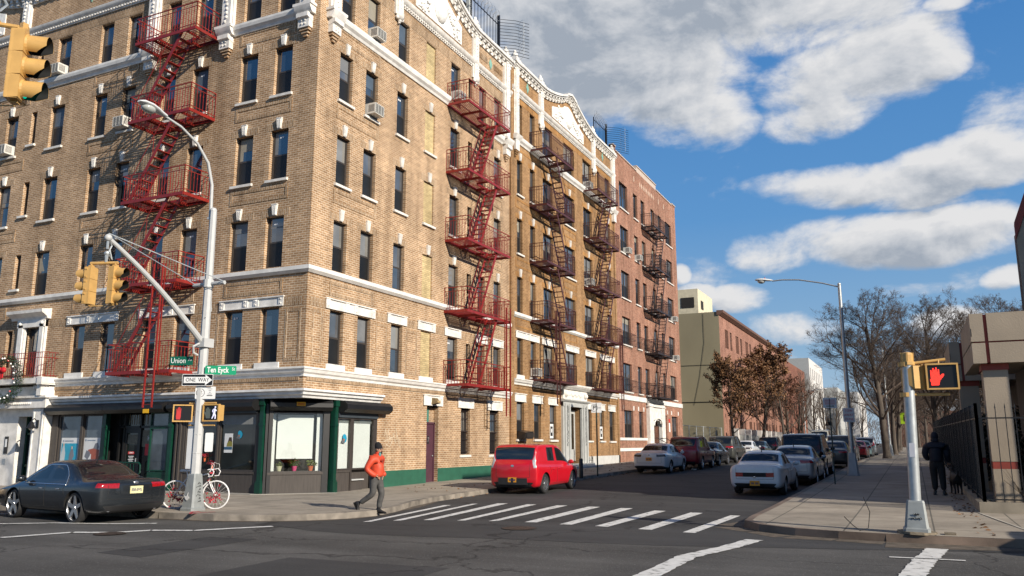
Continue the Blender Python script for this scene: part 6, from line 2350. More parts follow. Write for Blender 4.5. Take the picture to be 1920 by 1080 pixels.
# dark planting behind the railings
rnd = random.Random(8)
hd = MB()
for k in range(9000):
  x, y = rnd.uniform(26.5, 64), rnd.uniform(-2.9, -1.7)
  if 23 < x < 31.5 and y > -2.6:
    y -= 0.9
  z = 0.4 + gz(x) + (1.9 + 0.5 * math.sin(x * 0.9)) * rnd.random()
  d = Vector((rnd.uniform(-1, 1), rnd.uniform(-1, 1), rnd.uniform(-1, 1))).normalized() * 0.10
  u = d.cross(Vector((0.2, 0.3, 1))).normalized() * 0.06
  c = Vector((x, y, z))
  hd.q(c - d, c - u, c + d, c + u)
hdo = hd.build('hedge', mat('dark_hedge_leaf', (0.012, 0.018, 0.009), 0.6, var=0.5, scale=6), fix=False)
tag(hdo, 'dark clipped hedge packed behind the side street railing', 'hedge', kind='stuff')
sh = MB()
for k in range(60):
  a = rnd.random() * 6.28
  b_ = Vector((23.1, -2.35, 0.3))
  m_ = b_ + Vector((0.1 * math.cos(a), 0.22 * math.sin(a), 0.3))
  e_ = m_ + Vector((0.15 * math.cos(a) + rnd.uniform(-.1, .1), 0.3 * math.sin(a) + rnd.uniform(-.1, .1), rnd.uniform(0.2, 0.6)))
  sh.path([b_, m_, e_], [0.008, 0.006, 0.002], 3)
shr = thing('bare_shrub', 'small leafless shrub behind the avenue railing, below the beige pillar', 'shrub', (0, 0, 0))
sh.build('twigs', mat('dry_twig', (0.12, 0.09, 0.06), 0.9), shr)


# ================================================================== street furniture
def signal_head(root, loc, rz, lit=None, name='signal_head', s=1.0, tilt=0.0, brackets=True):
  """three section signal; lenses face local -y"""
  e = bpy.data.objects.new(name, None)
  COL.objects.link(e)
  mb = MB()
  for i in range(3):
    z = -0.36 + i * 0.36
    mb.hexa([(-0.17, -0.09, z - 0.17), (0.17, -0.09, z - 0.17), (0.15, 0.11, z - 0.17), (-0.15, 0.11, z - 0.17), (-0.17, -0.09, z + 0.17), (0.17, -0.09, z + 0.17), (0.15, 0.11, z + 0.17), (-0.15, 0.11, z + 0.17)])
    mb.box(-0.155, 0.155, -0.08, 0.10, z - 0.182, z + 0.182)
    mb.lathe([(0.145, -0.12), (0.155, -0.09), (0.145, -0.09)], 20, 'y', (0, 0, z))
    mb.box(0.165, 0.185, -0.06, 0.0, z - 0.13, z - 0.09); mb.box(0.165, 0.185, -0.06, 0.0, z + 0.09, z + 0.13)
  mb.box(-0.06, 0.06, -0.06, 0.06, 0.54, 0.60); mb.box(-0.05, 0.05, -0.05, 0.05, -0.58, -0.54)
  me = mb.mesh(name, YELLOWS)
  COL.objects.unlink(e)
  bpy.data.objects.remove(e)
  h = link(name, me, root, loc)
  h.rotation_euler = (tilt, 0, rz)
  h.scale = (s, s, s)
  vis = MB()
  for i in range(3):
    z = -0.36 + i * 0.36
    n = 20
    b0 = len(vis.v)
    for k in range(n + 1):
      t = R(-62) + (R(304)) * k / n
      x, zz = 0.142 * math.cos(t), 0.142 * math.sin(t)
      ln = 0.29 if zz > -0.04 else 0.29 - 0.18 * min(1, (-0.04 - zz) / 0.1)
      vis.v.append((x, -0.10, z + zz)); vis.v.append((x, -0.10 - ln, z + zz - 0.012))
    for k in range(n):
      a = b0 + 2 * k
      vis.f.append((a, a + 2, a + 3, a + 1)); vis.m.append(0)
  ln_ = MB()
  ln_.v = list(vis.v)
  for i in range(3):
    zc_ = -0.36 + i * 0.36
    for q_ in range(i * 42, i * 42 + 42):
      x, y, z_ = vis.v[q_]
      ln_.v[q_] = (x * .965, y + .001, zc_ + (z_ - zc_) * .965)
  ln_.f, ln_.m = list(vis.f), list(vis.m)
  vis.build('visor', YELLOWS, h, smooth=True, fix=False)
  ln_.build('visor_liner', mat('visor_black', (0.012, 0.013, 0.014), 0.5, var=0), h, smooth=True, fix=False)
  inn = MB()
  for i in range(3):
    z = -0.36 + i * 0.36
    inn.lathe([(0.001, -0.105), (0.08, -0.115), (0.136, -0.098)], 20, 'y', (0, 0, z))
  lens = inn.build('lens', [mat('dark_lens', (0.02, 0.03, 0.03), 0.2, var=0.1)], h, smooth=True)
  if lit is not None:
    g = MB()
    i, colr = lit
    z = -0.36 + i * 0.36
    g.lathe([(0.001, -0.122), (0.1, -0.118), (0.125, -0.108)], 20, 'y', (0, 0, z))
    g.build('lit_lens', mat('lit_' + ('green' if colr[1] > colr[0] else 'red'), tuple(c * 0.3 for c in colr), 0.3, var=0, emit=colr, estr=0.7), h, smooth=True)
  return h


def hand_shape():
  pts = []
  def P(x, y): pts.append((x, y))
  for x, y in ((-0.07, -0.16), (0.05, -0.16), (0.07, -0.08), (0.15, 0.02), (0.135, 0.045), (0.11, 0.04), (0.065, 0.0), (0.07, 0.12), (0.045, 0.125), (0.035, 0.03), (0.03, 0.155), (0.005, 0.16), (0.0, 0.03), (-0.012, 0.15), (-0.035, 0.145), (-0.035, 0.03), (-0.055, 0.115), (-0.078, 0.11), (-0.075, 0.0), (-0.085, -0.08)):
    P(x, y)
  return pts


def ped_signal(root, loc, rz, mode, w=0.46, h=0.42):
  """pedestrian signal box facing local -y"""
  mb = MB()
  mb.box(-w / 2 + 0.02, w / 2 - 0.02, 0.0, 0.2, -h / 2 + 0.02, h / 2 - 0.02)
  mb.hexa([(-w / 2 + .03, 0.2, -h / 2 + .03), (w / 2 - .03, 0.2, -h / 2 + .03), (w / 2 - .1, 0.26, -h / 2 + .08), (-w / 2 + .1, 0.26, -h / 2 + .08), (-w / 2 + .03, 0.2, h / 2 - .03), (w / 2 - .03, 0.2, h / 2 - .03), (w / 2 - .1, 0.26, h / 2 - .08), (-w / 2 + .1, 0.26, h / 2 - .08)])
  t = 0.03
  for a, b, c, d in ((-w / 2, w / 2, h / 2 - t, h / 2), (-w / 2, w / 2, -h / 2, -h / 2 + t), (-w / 2, -w / 2 + t, -h / 2 + t, h / 2 - t), (w / 2 - t, w / 2, -h / 2 + t, h / 2 - t)):
    mb.box(a, b, -0.05, 0.03, c, d)
  me = mb.mesh('pedestrian_signal', YELLOWS)
  o = link('pedestrian_signal', me, root, loc)
  o.rotation_euler = (0, 0, rz)
  mb = MB(); mb.box(-w / 2 + t, w / 2 - t, -0.02, -0.008, -h / 2 + t, h / 2 - t); mb.build('screen', mat('signal_screen', (0.006, 0.006, 0.007), 0.35, var=0), o)
  REDL = mat('lit_red_hand', (0.3, 0.01, 0.01), 0.4, var=0, emit=(1.0, 0.05, 0.03), estr=1.5)
  DULL = mat('unlit_hand', (0.10, 0.12, 0.11), 0.6, var=0.1)
  DIMR = mat('dim_red_hand', (0.3, 0.02, 0.02), 0.5, var=0, emit=(0.6, 0.02, 0.02), estr=0.35)
  WHT = mat('lit_white_walker', (0.4, 0.4, 0.5), 0.5, var=0, emit=(0.75, 0.75, 1.0), estr=0.6)
  sc = h / 0.42
  if mode == 'stop':
    pts = [(x * sc * 0.9 - w * 0.22, y * sc * 0.9) for x, y in hand_shape()]
    mb = MB()
    for k in range(34):
      for j in range(34):
        x, y = -w / 2 + 0.03 + j * 0.0125, -h / 2 + 0.03 + k * 0.0118
        # point in polygon
        ins = False
        for i in range(len(pts)):
          (xa, ya), (xb, yb) = pts[i], pts[i - 1]
          if (ya > y) != (yb > y) and x < (xb - xa) * (y - ya) / (yb - ya + 1e-9) + xa:
            ins = not ins
        if ins:
          mb.box(x, x + 0.0098, -0.026, -0.02, y, y + 0.0094)
    mb.build('lit_hand', REDL, o)
  elif mode == 'dimstop':
    mb = MB(); mb.prism([(x * sc * 0.72 - w * 0.2, y * sc * 0.95) for x, y in hand_shape() if x < 0.08], 'y', -0.026, -0.02); mb.build('lit_hand', DIMR, o)
  else:
    mb = MB(); mb.prism([(-x * sc * 0.85 - w * 0.2, y * sc * 0.85) for x, y in hand_shape()], 'y', -0.026, -0.02); mb.build('unlit_hand', DULL, o)
    mb = MB()
    cx_ = w * 0.2
    def cap(a, b, r): mb.tube((cx_ + a[0] * sc, -0.022, a[1] * sc), (cx_ + b[0] * sc, -0.022, b[1] * sc), r, r, 6)
    mb.ball((cx_ + 0.02, -0.022, 0.135 * sc), 0.024, 8, 6, (1, 0.3, 1))
    cap((0.01, 0.10), (0.0, -0.01), 0.026); cap((0.0, -0.01), (0.035, -0.08), 0.018); cap((0.035, -0.08), (0.03, -0.15), 0.014)
    cap((-0.01, -0.01), (-0.025, -0.08), 0.018); cap((-0.025, -0.08), (-0.06, -0.14), 0.014)
    cap((0.02, 0.09), (0.06, 0.04), 0.011); cap((-0.01, 0.09), (-0.05, 0.06), 0.011); cap((-0.05, 0.06), (-0.045, 0.01), 0.01)
    mb.build('lit_walker', WHT, o)
  return o


def cast_base(mb, x, y, z, wb, wt, h):
  """tapered octagonal-ish cast base"""
  def ring(w, zz, c=0.22):
    a, b = w / 2, w / 2 * (1 - c)
    return [(x + u, y + v, zz) for u, v in ((a, -b), (a, b), (b, a), (-b, a), (-a, b), (-a, -b), (-b, -a), (b, -a))]
  rings = [ring(wb * 1.12, z), ring(wb * 1.12, z + 0.06), ring(wb, z + 0.08), ring(wt, z + h), ring(wt * 0.92, z + h + 0.03)]
  for a, b in zip(rings, rings[1:]):
    for k in range(8):
      j = (k + 1) % 8
      mb.q(a[k], a[j], b[j], b[k])
  mb.q(*rings[-1])


# ---- white lamp post with mast arm at the shop corner
LP = Vector((15.12, 15.85, 0.15))
lamp = thing('street_lamp', 'white corner lamp post with curved lamp arm, signal mast arm and guy wires', 'lamp post', LP)
mb = MB(); cast_base(mb, 0, 0, 0, 0.40, 0.26, 0.84); bs_ = mb.build('base', SILVERP, lamp)
mb = MB(); mb.lathe([(0.125, 0.85), (0.118, 3.0), (0.10, 5.5), (0.085, 7.5)], 8); mb.ball((0, 0, 7.5), 0.09, 10, 6)
for z in (1.35, 1.8, 2.35, 2.9, 3.3, 3.55, 4.1, 5.55):
  mb.lathe([(0.13 - z * 0.006, z), (0.136 - z * 0.006, z + 0.012), (0.13 - z * 0.006, z + 0.024)], 10)
mb.build('pole', WHITEP, lamp, smooth=30)
mb = MB()
mb.path([(-0.0, 0.10, 7.3), (0.0, 0.10, 7.6), (-0.02, 0.1, 8.2), (-0.2, 0.1, 8.75), (-0.6, 0.1, 9.15), (-1.15, 0.1, 9.4), (-1.7, 0.1, 9.5)], [0.045, 0.045, 0.042, 0.04, 0.036, 0.032, 0.03], 10)
mb.box(-0.05, 0.05, 0.03, 0.16, 7.28, 7.34)
mb.build('lamp_arm', WHITEP, lamp, smooth=True)
LHM = mat('lamp_grey', (0.62, 0.64, 0.65), 0.4, var=0.06)
MILK = mat('lamp_refractor', (0.42, 0.44, 0.42), 0.15, var=0.1, ior=1.6)


def cobra(root, x, y, z, ang, s=1.0):
  mb = MB()
  secs = [(0, 0.05, 0.05, 0), (0.12, 0.075, 0.07, 0), (0.3, 0.13, 0.085, 0.01), (0.5, 0.165, 0.085, 0.015), (0.68, 0.14, 0.07, 0.01), (0.78, 0.05, 0.03, 0.0)]
  n = 12
  b = len(mb.v)
  for d, w_, h_, dz in secs:
    for k in range(n):
      t = 2 * math.pi * k / n
      zz = math.sin(t) * h_
      mb.v.append((-d, math.cos(t) * w_, dz + (zz if zz > 0 else zz * 0.5)))
  for i in range(len(secs) - 1):
    for k in range(n):
      j = (k + 1) % n
      mb.f.append((b + i * n + k, b + i * n + j, b + (i + 1) * n + j, b + (i + 1) * n + k)); mb.m.append(0)
  mb.f.append(tuple(b + k for k in range(n))); mb.m.append(0)
  mb.f.append(tuple(b + (len(secs) - 1) * n + k for k in range(n))); mb.m.append(0)
  M_ = Matrix.Translation((x, y, z)) @ Matrix.Rotation(ang, 4, 'Z') @ Matrix.Rotation(R(6), 4, 'Y') @ Matrix.Scale(s, 4)
  mb.xform(M_)
  h_ = mb.build('lamp_head', LHM, root, smooth=True)
  mb = MB(); mb.ball((-0.5, 0, -0.05), 0.14, 12, 8, (1.25, 1, 0.75)); mb.xform(M_); mb.build('refractor', MILK, h_, smooth=True)
  mb = MB(); mb.tube((-0.35, 0, 0.08), (-0.35, 0, 0.14), 0.03, 0.025, 8); mb.xform(M_); mb.build('photocell', mat('red_cap', (0.4, 0.03, 0.02)), h_)


cobra(lamp, -1.62, 0.1, 9.5, R(0), 1.05)
# mast arm
mb = MB()
tip = Vector((-3.0, -0.02, 6.1)); rootp = Vector((-0.1, 0, 4.1))
mb.path([rootp + (tip - rootp) * (i / 8) + Vector((0, 0, 0.12 * math.sin(i / 8 * math.pi))) for i in range(9)], [0.05 + 0.03 * (1 - i / 8) for i in range(9)], 10)
mb.ball(tip, 0.085, 10, 7); mb.box(-0.16, 0.16, -0.16, 0.16, 3.95, 4.17)
mb.build('mast_arm', WHITEP, lamp, smooth=35)
mb = MB(); mb.tube((0, -0.55, 5.57), (0, 0.5, 5.57), 0.05, 0.05, 8); mb.lathe([(0.13, 5.48), (0.13, 5.68)], 10)
mb.build('cross_arm', WHITEP, lamp, smooth=35)
mb = MB()
for y in (-0.52, 0.47):
  mb.tube(tip + Vector((0, 0, 0.1)), (0, y, 5.6), 0.013, 0.013, 4)
mb.build('guy_wire', GALV, lamp)
mb = MB()
mb.path([(0.13, 0, 5.2), (0.16, 0, 4.9), (-0.12, -0.1, 4.7)], 0.01, 4)
mb.path([(-0.14, 0, 4.05), (-0.3, 0.05, 3.95), (-0.25, 0.08, 3.8), (-0.14, 0.05, 3.75)], 0.03, 6)
mb.build('cable', WHITEP, lamp)
# stickers, scribble and bird stencil on the base
mb = MB()
for k in range(7):
  z = 0.2 + 0.07 * k
  mb.path([(-0.05 + 0.05 * math.sin(k * 2.1), -0.212 + z * 0.083 + 0.0, z), (-0.005 + 0.05 * math.cos(k * 1.3), -0.212 + (z + .05) * 0.083, z + 0.05), (0.05, -0.212 + (z + .02) * 0.083, z + 0.02), (-0.02, -0.212 + z * 0.083, z + 0.01)], 0.006, 3)
mb.build('scribble', KTXT, bs_)
mb = MB(); mb.prism([(-0.08, 0.3), (-0.02, 0.36), (-0.03, 0.44), (0.03, 0.34), (0.1, 0.36), (0.06, 0.28), (0.0, 0.24)], 'x', -0.206, -0.2); mb.build('stencil', mat('pale_stencil', (0.7, 0.7, 0.68)), bs_)
# hanger and the pair of signals
hang = thing('traffic_light', 'back to back pair of yellow traffic lights hanging from the white mast arm', 'traffic light', LP + tip + Vector((0, 0, -0.06)))
mb = MB(); mb.tube((0, 0, 0.02), (0.0, 0, -0.2), 0.03); mb.path([(0.05, 0, 0.0), (0.12, 0.02, -0.1), (0.02, 0, -0.3), (0.14, 0.0, -0.42), (0.06, 0, -0.2)], 0.02, 6); mb.ball((0, 0, -0.3), 0.06, 8, 6)
mb.tube((0, 0, -0.3), (0, 0, -0.5), 0.045, 0.03); mb.build('hanger', GALV, hang)
mb = MB(); mb.tube((-0.12, 0.34, -0.52), (0.1, -0.26, -0.52), 0.035, 0.035, 8); mb.tube((-0.11, 0.31, -0.52), (-0.11, 0.31, -0.64), 0.03); mb.tube((0.08, -0.22, -0.52), (0.08, -0.22, -0.64), 0.03)
mb.tube((-0.11, 0.3, -1.48), (0.08, -0.22, -1.48), 0.012, 0.012, 4)
mb.build('bracket', YELLOWS, hang)
signal_head(hang, (-0.11, 0.31, -1.03), R(194), name='signal_head', s=0.77)
signal_head(hang, (0.08, -0.22, -1.03), R(12), name='signal_head', s=0.77)

# pedestrian signals on the post
pr = thing('pedestrian_signal', 'pair of yellow framed pedestrian signals clamped to the white lamp post', 'pedestrian signal', LP + Vector((0, 0, 2.3)))
mb = MB()
for z in (0.27, -0.27):
  mb.tube((-0.05, 0.3, z), (0.08, -0.45, z), 0.022, 0.022, 6)
mb.build('bracket', YELLOWS, pr)
ped_signal(pr, (-0.24, 0.30, 0.02), R(-48), 'dimstop')
ped_signal(pr, (0.02, -0.38, 0.03), R(-80), 'walk')
# signs
GRN = mat('street_sign_green', (0.0, 0.27, 0.13), 0.45, var=0.05)
DGRN = mat('street_sign_green_dull', (0.0, 0.10, 0.06), 0.45, var=0.05)


def plate(root_name, label, cat, loc, rz, w, h, bgm, rim=None, t=0.004, corner=0.03):
  o = thing(root_name, label, cat, loc, rz)
  mb = MB()
  pts = []
  for cx_, cy_, a0 in ((w / 2 - corner, h / 2 - corner, 0), (-w / 2 + corner, h / 2 - corner, 90), (-w / 2 + corner, -h / 2 + corner, 180), (w / 2 - corner, -h / 2 + corner, 270)):
    for k in range(5):
      a = R(a0 + k * 22.5)
      pts.append((cx_ + corner * math.cos(a), cy_ + corner * math.sin(a)))
  mb.prism(pts, 'y', -t, 0)
  mb.build('plate', bgm, o)
  if rim is not None:
    mb = MB(); m = 0.012
    mb.prism([(x * (1 - 2 * m / w), y * (1 - 2 * m / h)) for x, y in pts], 'y', -t - 0.002, -t); mb.build('face', rim, o)
  return o


TP = Matrix(((1, 0, 0, 0), (0, 0, -1, -0.008), (0, 1, 0, 0), (0, 0, 0, 1)))
SGW = mat('sign_white', (0.72, 0.73, 0.73), 0.4, var=0.04)
SGK = mat('sign_black', (0.012, 0.012, 0.014), 0.4, var=0)
s1 = plate('street_sign', 'dark green street name sign reading Union on the white lamp post', 'street sign', LP + Vector((-0.22, 0.5, 3.62)), R(-66), 0.58, 0.22, DGRN)
put_text('lettering', 'Union', 0.19, SGW, s1, Matrix.Translation((-0.08, 0, 0)) @ TP, 0.82)
put_text('lettering', 'Av', 0.1, SGW, s1, Matrix.Translation((0.22, 0, 0.03)) @ TP, 0.9)
s2 = plate('street_sign', 'bright green street name sign reading Ten Eyck St on the white lamp post', 'street sign', LP + Vector((0.16, -0.45, 3.38)), R(-52), 0.74, 0.22, GRN)
put_text('lettering', 'Ten Eyck', 0.19, SGW, s2, Matrix.Translation((-0.07, 0, 0)) @ TP, 0.72, 0.004)
put_text('lettering', 'St', 0.11, SGW, s2, Matrix.Translation((0.30, 0, 0.03)) @ TP, 0.9)
s3 = plate('one_way_sign', 'black and white one way arrow sign on the white lamp post', 'sign', LP + Vector((-0.16, -0.03, 3.13)), R(-64), 0.76, 0.29, SGW, SGK, corner=0.02)
mb = MB(); mb.prism([(-0.34, -0.075), (0.19, -0.075), (0.19, -0.13), (0.36, 0.0), (0.19, 0.13), (0.19, 0.075), (-0.34, 0.075)], 'y', -0.009, -0.006); mb.build('arrow', SGW, s3)
TP2 = Matrix(((1, 0, 0, 0), (0, 0, -1, -0.0105), (0, 1, 0, 0), (0, 0, 0, 1)))
put_text('lettering', 'ONE', 0.13, SGK, s3, Matrix.Translation((-0.17, 0, 0)) @ TP2, 0.9)
put_text('lettering', 'WAY', 0.13, SGK, s3, Matrix.Translation((0.15, 0, 0)) @ TP2, 0.9)
s4 = plate('parking_sign', 'small white parking rule sign with a circled P below the one way sign', 'sign', LP + Vector((-0.02, -0.17, 2.82)), R(-64), 0.5, 0.3, SGW, corner=0.02)
mb = MB()
mb.path([(-0.12 + 0.1 * math.cos(t * .3307), -0.007, 0.1 * math.sin(t * .3307)) for t in range(20)], 0.006, 4)
mb.tube((-0.14, -0.007, -0.06), (-0.07, -0.007, -0.02), 0.006); mb.build('ring', SGK, s4)
put_text('lettering', 'P', 0.14, SGK, s4, Matrix.Translation((-0.12, 0, 0)) @ TP, 1.0, 0.004)
mb = MB()
for i in range(5):
  wdt = (0.06, 0.03, 0.02, 0.05, 0.07)[i]
  mb.box(0.11 - wdt, 0.11 + wdt, -0.006, -0.004, 0.09 - i * 0.042, 0.10 - i * 0.042 + (0.008 if i == 4 else 0))
mb.build('small_print', SGK, s4)
mb = MB()
rnd = random.Random(31)
s5 = plate('notice_plate', 'plain white back of a small sign low on the white lamp post', 'sign', LP + Vector((0.14, -0.24, 1.62)), R(-64), 0.2, 0.46, SGW)
sp = MB()
for pts in ([(14.35, 15.1), (14.6, 15.35), (14.95, 15.45)], [(14.35, 15.1), (14.75, 15.15), (15.0, 15.0)], [(14.6, 15.35), (14.85, 15.55)]):
  ribbon(sp, pts, -0.035, 0.035, 0.156)
tag(sp.build('paint_mark', mat('red_spray_paint', (0.5, 0.06, 0.08), 0.7, var=0.3, scale=20), fix=False), kind='structure')

# ---- nearest traffic light at the top left, on a mast from the near corner
near = thing('traffic_light', 'large yellow traffic light with three visors at the top left corner', 'traffic light', (6.92, 11.28, 7.12))
signal_head(near, (0, 0, 0), R(36), lit=(0, (0.0, 0.55, 0.35)), s=0.98)
mb = MB(); mb.tube((-0.28, 0.42, 0.66), (0.06, -0.02, 0.62), 0.035, 0.035, 8); mb.box(-0.04, 0.04, -0.04, 0.04, 0.55, 0.68); mb.ball((-0.24, 0.36, 0.68), 0.1, 10, 8, (1.1, 1.1, 0.8)); mb.tube((-0.3, 0.45, -0.62), (0.0, 0, -0.6), 0.012, 0.012, 4)
mb.build('bracket', YELLOWS, near)
mb = MB(); mb.tube((-0.24, 0.36, 0.7), (-0.24, 0.36, 1.45), 0.07, 0.06, 8); mb.path([(-0.2, 0.36, 1.2), (-0.1, 0.3, 1.0), (-0.2, 0.3, 0.85)], 0.02, 5); mb.build('hanger', GALV, near)
mst = thing('signal_mast', 'grey signal mast arm reaching in above the nearest traffic light', 'lamp post', (2.4, 15.2, 0.15))
mb = MB(); mb.path([(0, 0, 0), (0, 0, 8.5)], [0.12, 0.09], 10); cast_base(mb, 0, 0, 0, 0.44, 0.30, 0.84); mb.build('pole', GALV, mst)
mb = MB(); mb.path([(0, 0, 6.2), (2.2, -1.8, 8.0), (4.3, -3.55, 8.6)], [0.08, 0.06, 0.05], 10); mb.build('mast_arm', GALV, mst, smooth=True)

# ---- grey signal post on the right corner
SP = Vector((17.02, 0.09, 0.15))
post = thing('signal_post', 'leaning grey signal post with a tapered base on the right corner', 'signal post', SP)
mb = MB(); cast_base(mb, 0, 0, 0.03, 0.40, 0.30, 0.52); bs_ = mb.build('base', SILVERP, post)
mb = MB(); mb.lathe([(0.001, 0.0), (0.34, 0.0), (0.33, 0.04), (0.001, 0.05)], 9); mb.box(-0.1, 0.12, -0.62, -0.44, 0, 0.05); mb.build('mortar_footing', mat('footing_mortar', (0.17, 0.14, 0.1), 0.9, var=0.4, scale=6, bump=0.8, bscale=20), post)
mb = MB(); mb.lathe([(0.098, 0.5), (0.096, 3.1)], 20); mb.build('pole', GALV, post, smooth=40)
mb = MB(); mb.lathe([(0.1, 3.02), (0.125, 3.03), (0.125, 3.09), (0.105, 3.1), (0.105, 3.22), (0.09, 3.26), (0.001, 3.28)], 8)
for k in range(4):
  mb.box(-0.015 + 0.1 * math.cos(k * 1.57), 0.015 + 0.1 * math.cos(k * 1.57), -0.015 + 0.1 * math.sin(k * 1.57), 0.015 + 0.1 * math.sin(k * 1.57), 3.05, 3.26)
mb.build('cap', YELLOWS, post)
mb = MB(); mb.box(-0.204, -0.2, -0.08, 0.02, 0.27, 0.33) if False else None
mb = MB()
for k in range(6):
  mb.tube((-0.196, -0.09 + k * 0.032, 0.26 + 0.012 * (k % 2)), (-0.196, -0.07 + k * 0.032, 0.30 - 0.01 * (k % 3)), 0.008, 0.008, 4)
mb.prism([(-0.04, 0.33), (0.03, 0.33), (0.05, 0.36), (0.02, 0.345), (0.01, 0.37), (-0.01, 0.345), (-0.03, 0.37), (-0.04, 0.35), (-0.06, 0.36)], 'x', -0.198, -0.19)
mb.build('stencil', KTXT, bs_)
mb = MB(); mb.box(-0.1, -0.094, -0.04, 0.05, 1.35, 1.6); mb.build('sticker', mat('faded_sticker', (0.5, 0.52, 0.58)), post)
post.rotation_euler = (R(1.6), 0, 0)
rp_ = thing('pedestrian_signal', 'yellow pedestrian signal pair with a lit red hand on the grey post', 'pedestrian signal', SP + Vector((0, 0, 2.78)))
mb = MB()
mb.tube((0.0, -0.09, 0.27), (0.1, -0.72, 0.34), 0.028, 0.028, 8); mb.tube((0.0, -0.09, -0.30), (0.1, -0.74, -0.30), 0.028, 0.028, 8)
mb.lathe([(0.11, 0.22), (0.11, 0.3)], 12, c=(0.0, -0.03, 0)); mb.lathe([(0.11, -0.34), (0.11, -0.26)], 12, c=(0.0, -0.02, 0))
mb.tube((0.07, -0.6, 0.33), (0.07, -0.6, 0.26), 0.02); mb.tube((0.12, -0.26, 0.3), (0.12, -0.26, 0.2), 0.02)
mb.build('bracket', YELLOWS, rp_)
ped_signal(rp_, (0.0, -0.64, 0.02), R(-84), 'stop', 0.54, 0.48)
b2_ = ped_signal(rp_, (0.14, -0.22, 0.02), R(40), 'walk', 0.38, 0.46)
wr_ = MB(); wr_.path([(17.15, 0.95, 0.75), (17.0, 0.85, 0.5), (17.1, 0.9, 0.2), (17.0, 1.05, 0.16)], 0.008, 4); wr_.path([(17.0, 1.3, 0.4), (16.95, 1.15, 0.25), (17.0, 1.05, 0.17)], 0.008, 4)
tag(wr_.build('wire_stub', NEAR_BLACK), 'thin dark wires sticking out of the pavement beside the signal post', 'wire')

# ---- tall street lamp on the right pavement
def gpt(x, y, s=0.15):
  return Vector((x, y, gz(x) + s))


def tall_lamp(label, loc, h=8.45, arm=2.9, group=None, sign=True, ang=90):
  r = thing('street_lamp', label, 'lamp post', loc, 0, group)
  mb = MB(); cast_base(mb, 0, 0, 0, 0.46, 0.30, 0.95); mb.build('base', mat('lamp_base_grey', (0.34, 0.37, 0.39), 0.5, 0.2), r)
  mb = MB(); mb.lathe([(0.11, 0.95), (0.095, 3), (0.07, h)], 12); mb.ball((0, 0, h), 0.08, 8, 6); mb.build('pole', GALV, r, smooth=35)
  c, s_ = math.cos(R(ang)), math.sin(R(ang))
  mb = MB(); mb.path([(0, 0, h - 0.12), (c * arm * 0.25, s_ * arm * 0.25, h + 0.12), (c * arm * 0.6, s_ * arm * 0.6, h + 0.36), (c * arm * 0.85, s_ * arm * 0.85, h + 0.42), (c * arm, s_ * arm, h + 0.40)], 0.032, 8)
  mb.build('lamp_arm', GALV, r, smooth=True)
  cobra(r, c * arm, s_ * arm, h + 0.42, R(ang - 180), 1.0)
  return r


tl_ = tall_lamp('tall galvanised street lamp on the right pavement, its arm over the street', gpt(39.3, 2.5))
g_ = tl_.location
sg = plate('no_parking_sign', 'white sign with red lettering strapped to the tall galvanised lamp', 'sign', (g_.x - 0.12, g_.y, g_.z + 2.6), R(-72), 0.48, 0.6, SGW)
for i, tx in enumerate(('TOW', 'AWAY', 'ZONE')):
  put_text('lettering', tx, 0.15, mat('sign_red', (0.5, 0.02, 0.03), 0.5, var=0), sg, Matrix.Translation((0, 0, 0.18 - i * 0.18)) @ TP, 0.9)
tall_lamp('far street lamp close behind the big bare tree on the right pavement', gpt(82, 2.0), 9.6, 2.4, sign=False)
tall_lamp('farthest street lamp over the left kerb, in front of the pale grey block', gpt(128, 14.2), 8.4, 2.6, sign=False, ang=-90)


def sign_post(label, loc, h, rz, w=0.46, hh=0.42, P=True):
  r = thing('sign_post', label, 'sign post', loc)
  mb = MB(); mb.box(-0.035, 0.035, -0.02, 0.02, 0, h); mb.build('post', mat('dark_green_post', (0.02, 0.035, 0.028), 0.6), r)
  mb = MB(); mb.box(-w / 2, w / 2, -0.03, -0.024, h - 0.06 - hh, h - 0.06) if False else None
  pl = MB(); pl.box(-w / 2, w / 2, -0.03, -0.024, h - hh, h + 0.02); pl.xform(Matrix.Rotation(rz, 4, 'Z')); p_ = pl.build('plate', SGW, r)
  Mx = Matrix.Rotation(rz, 4, 'Z') @ Matrix.Translation((0, -0.024, h - hh / 2))
  if P:
    put_text('lettering', 'P', 0.26, SGK, p_, Mx @ Matrix.Translation((-0.1, 0, 0)) @ TP, 1.0, 0.003)
    mb = MB(); mb.path([(-0.1 + 0.15 * math.cos(t * .3307), -0.034, h - hh / 2 + 0.15 * math.sin(t * .3307)) for t in range(20)], 0.008, 4); mb.box(0.08, 0.2, -0.034, -0.03, h - hh / 2 - 0.01, h - hh / 2 + 0.01); mb.xform(Matrix.Rotation(rz, 4, 'Z')); mb.build('symbol', SGK, p_)
  else:
    mb = MB()
    for i in range(3):
      mb.box(-w / 2 + 0.06, w / 2 - 0.06, -0.034, -0.03, h - 0.08 - i * 0.07, h - 0.055 - i * 0.07)
    mb.xform(Matrix.Rotation(rz, 4, 'Z')); mb.build('red_print', MATS['sign_red'], p_)
    mb = MB(); mb.box(-0.14, 0.1, -0.034, -0.03, h - hh + 0.06, h - hh + 0.085); mb.prism([(0.1, h - hh + 0.04), (0.16, h - hh + 0.072), (0.1, h - hh + 0.105)], 'y', -0.034, -0.03); mb.xform(Matrix.Rotation(rz, 4, 'Z')); mb.build('arrow', SGK, p_)
  return r


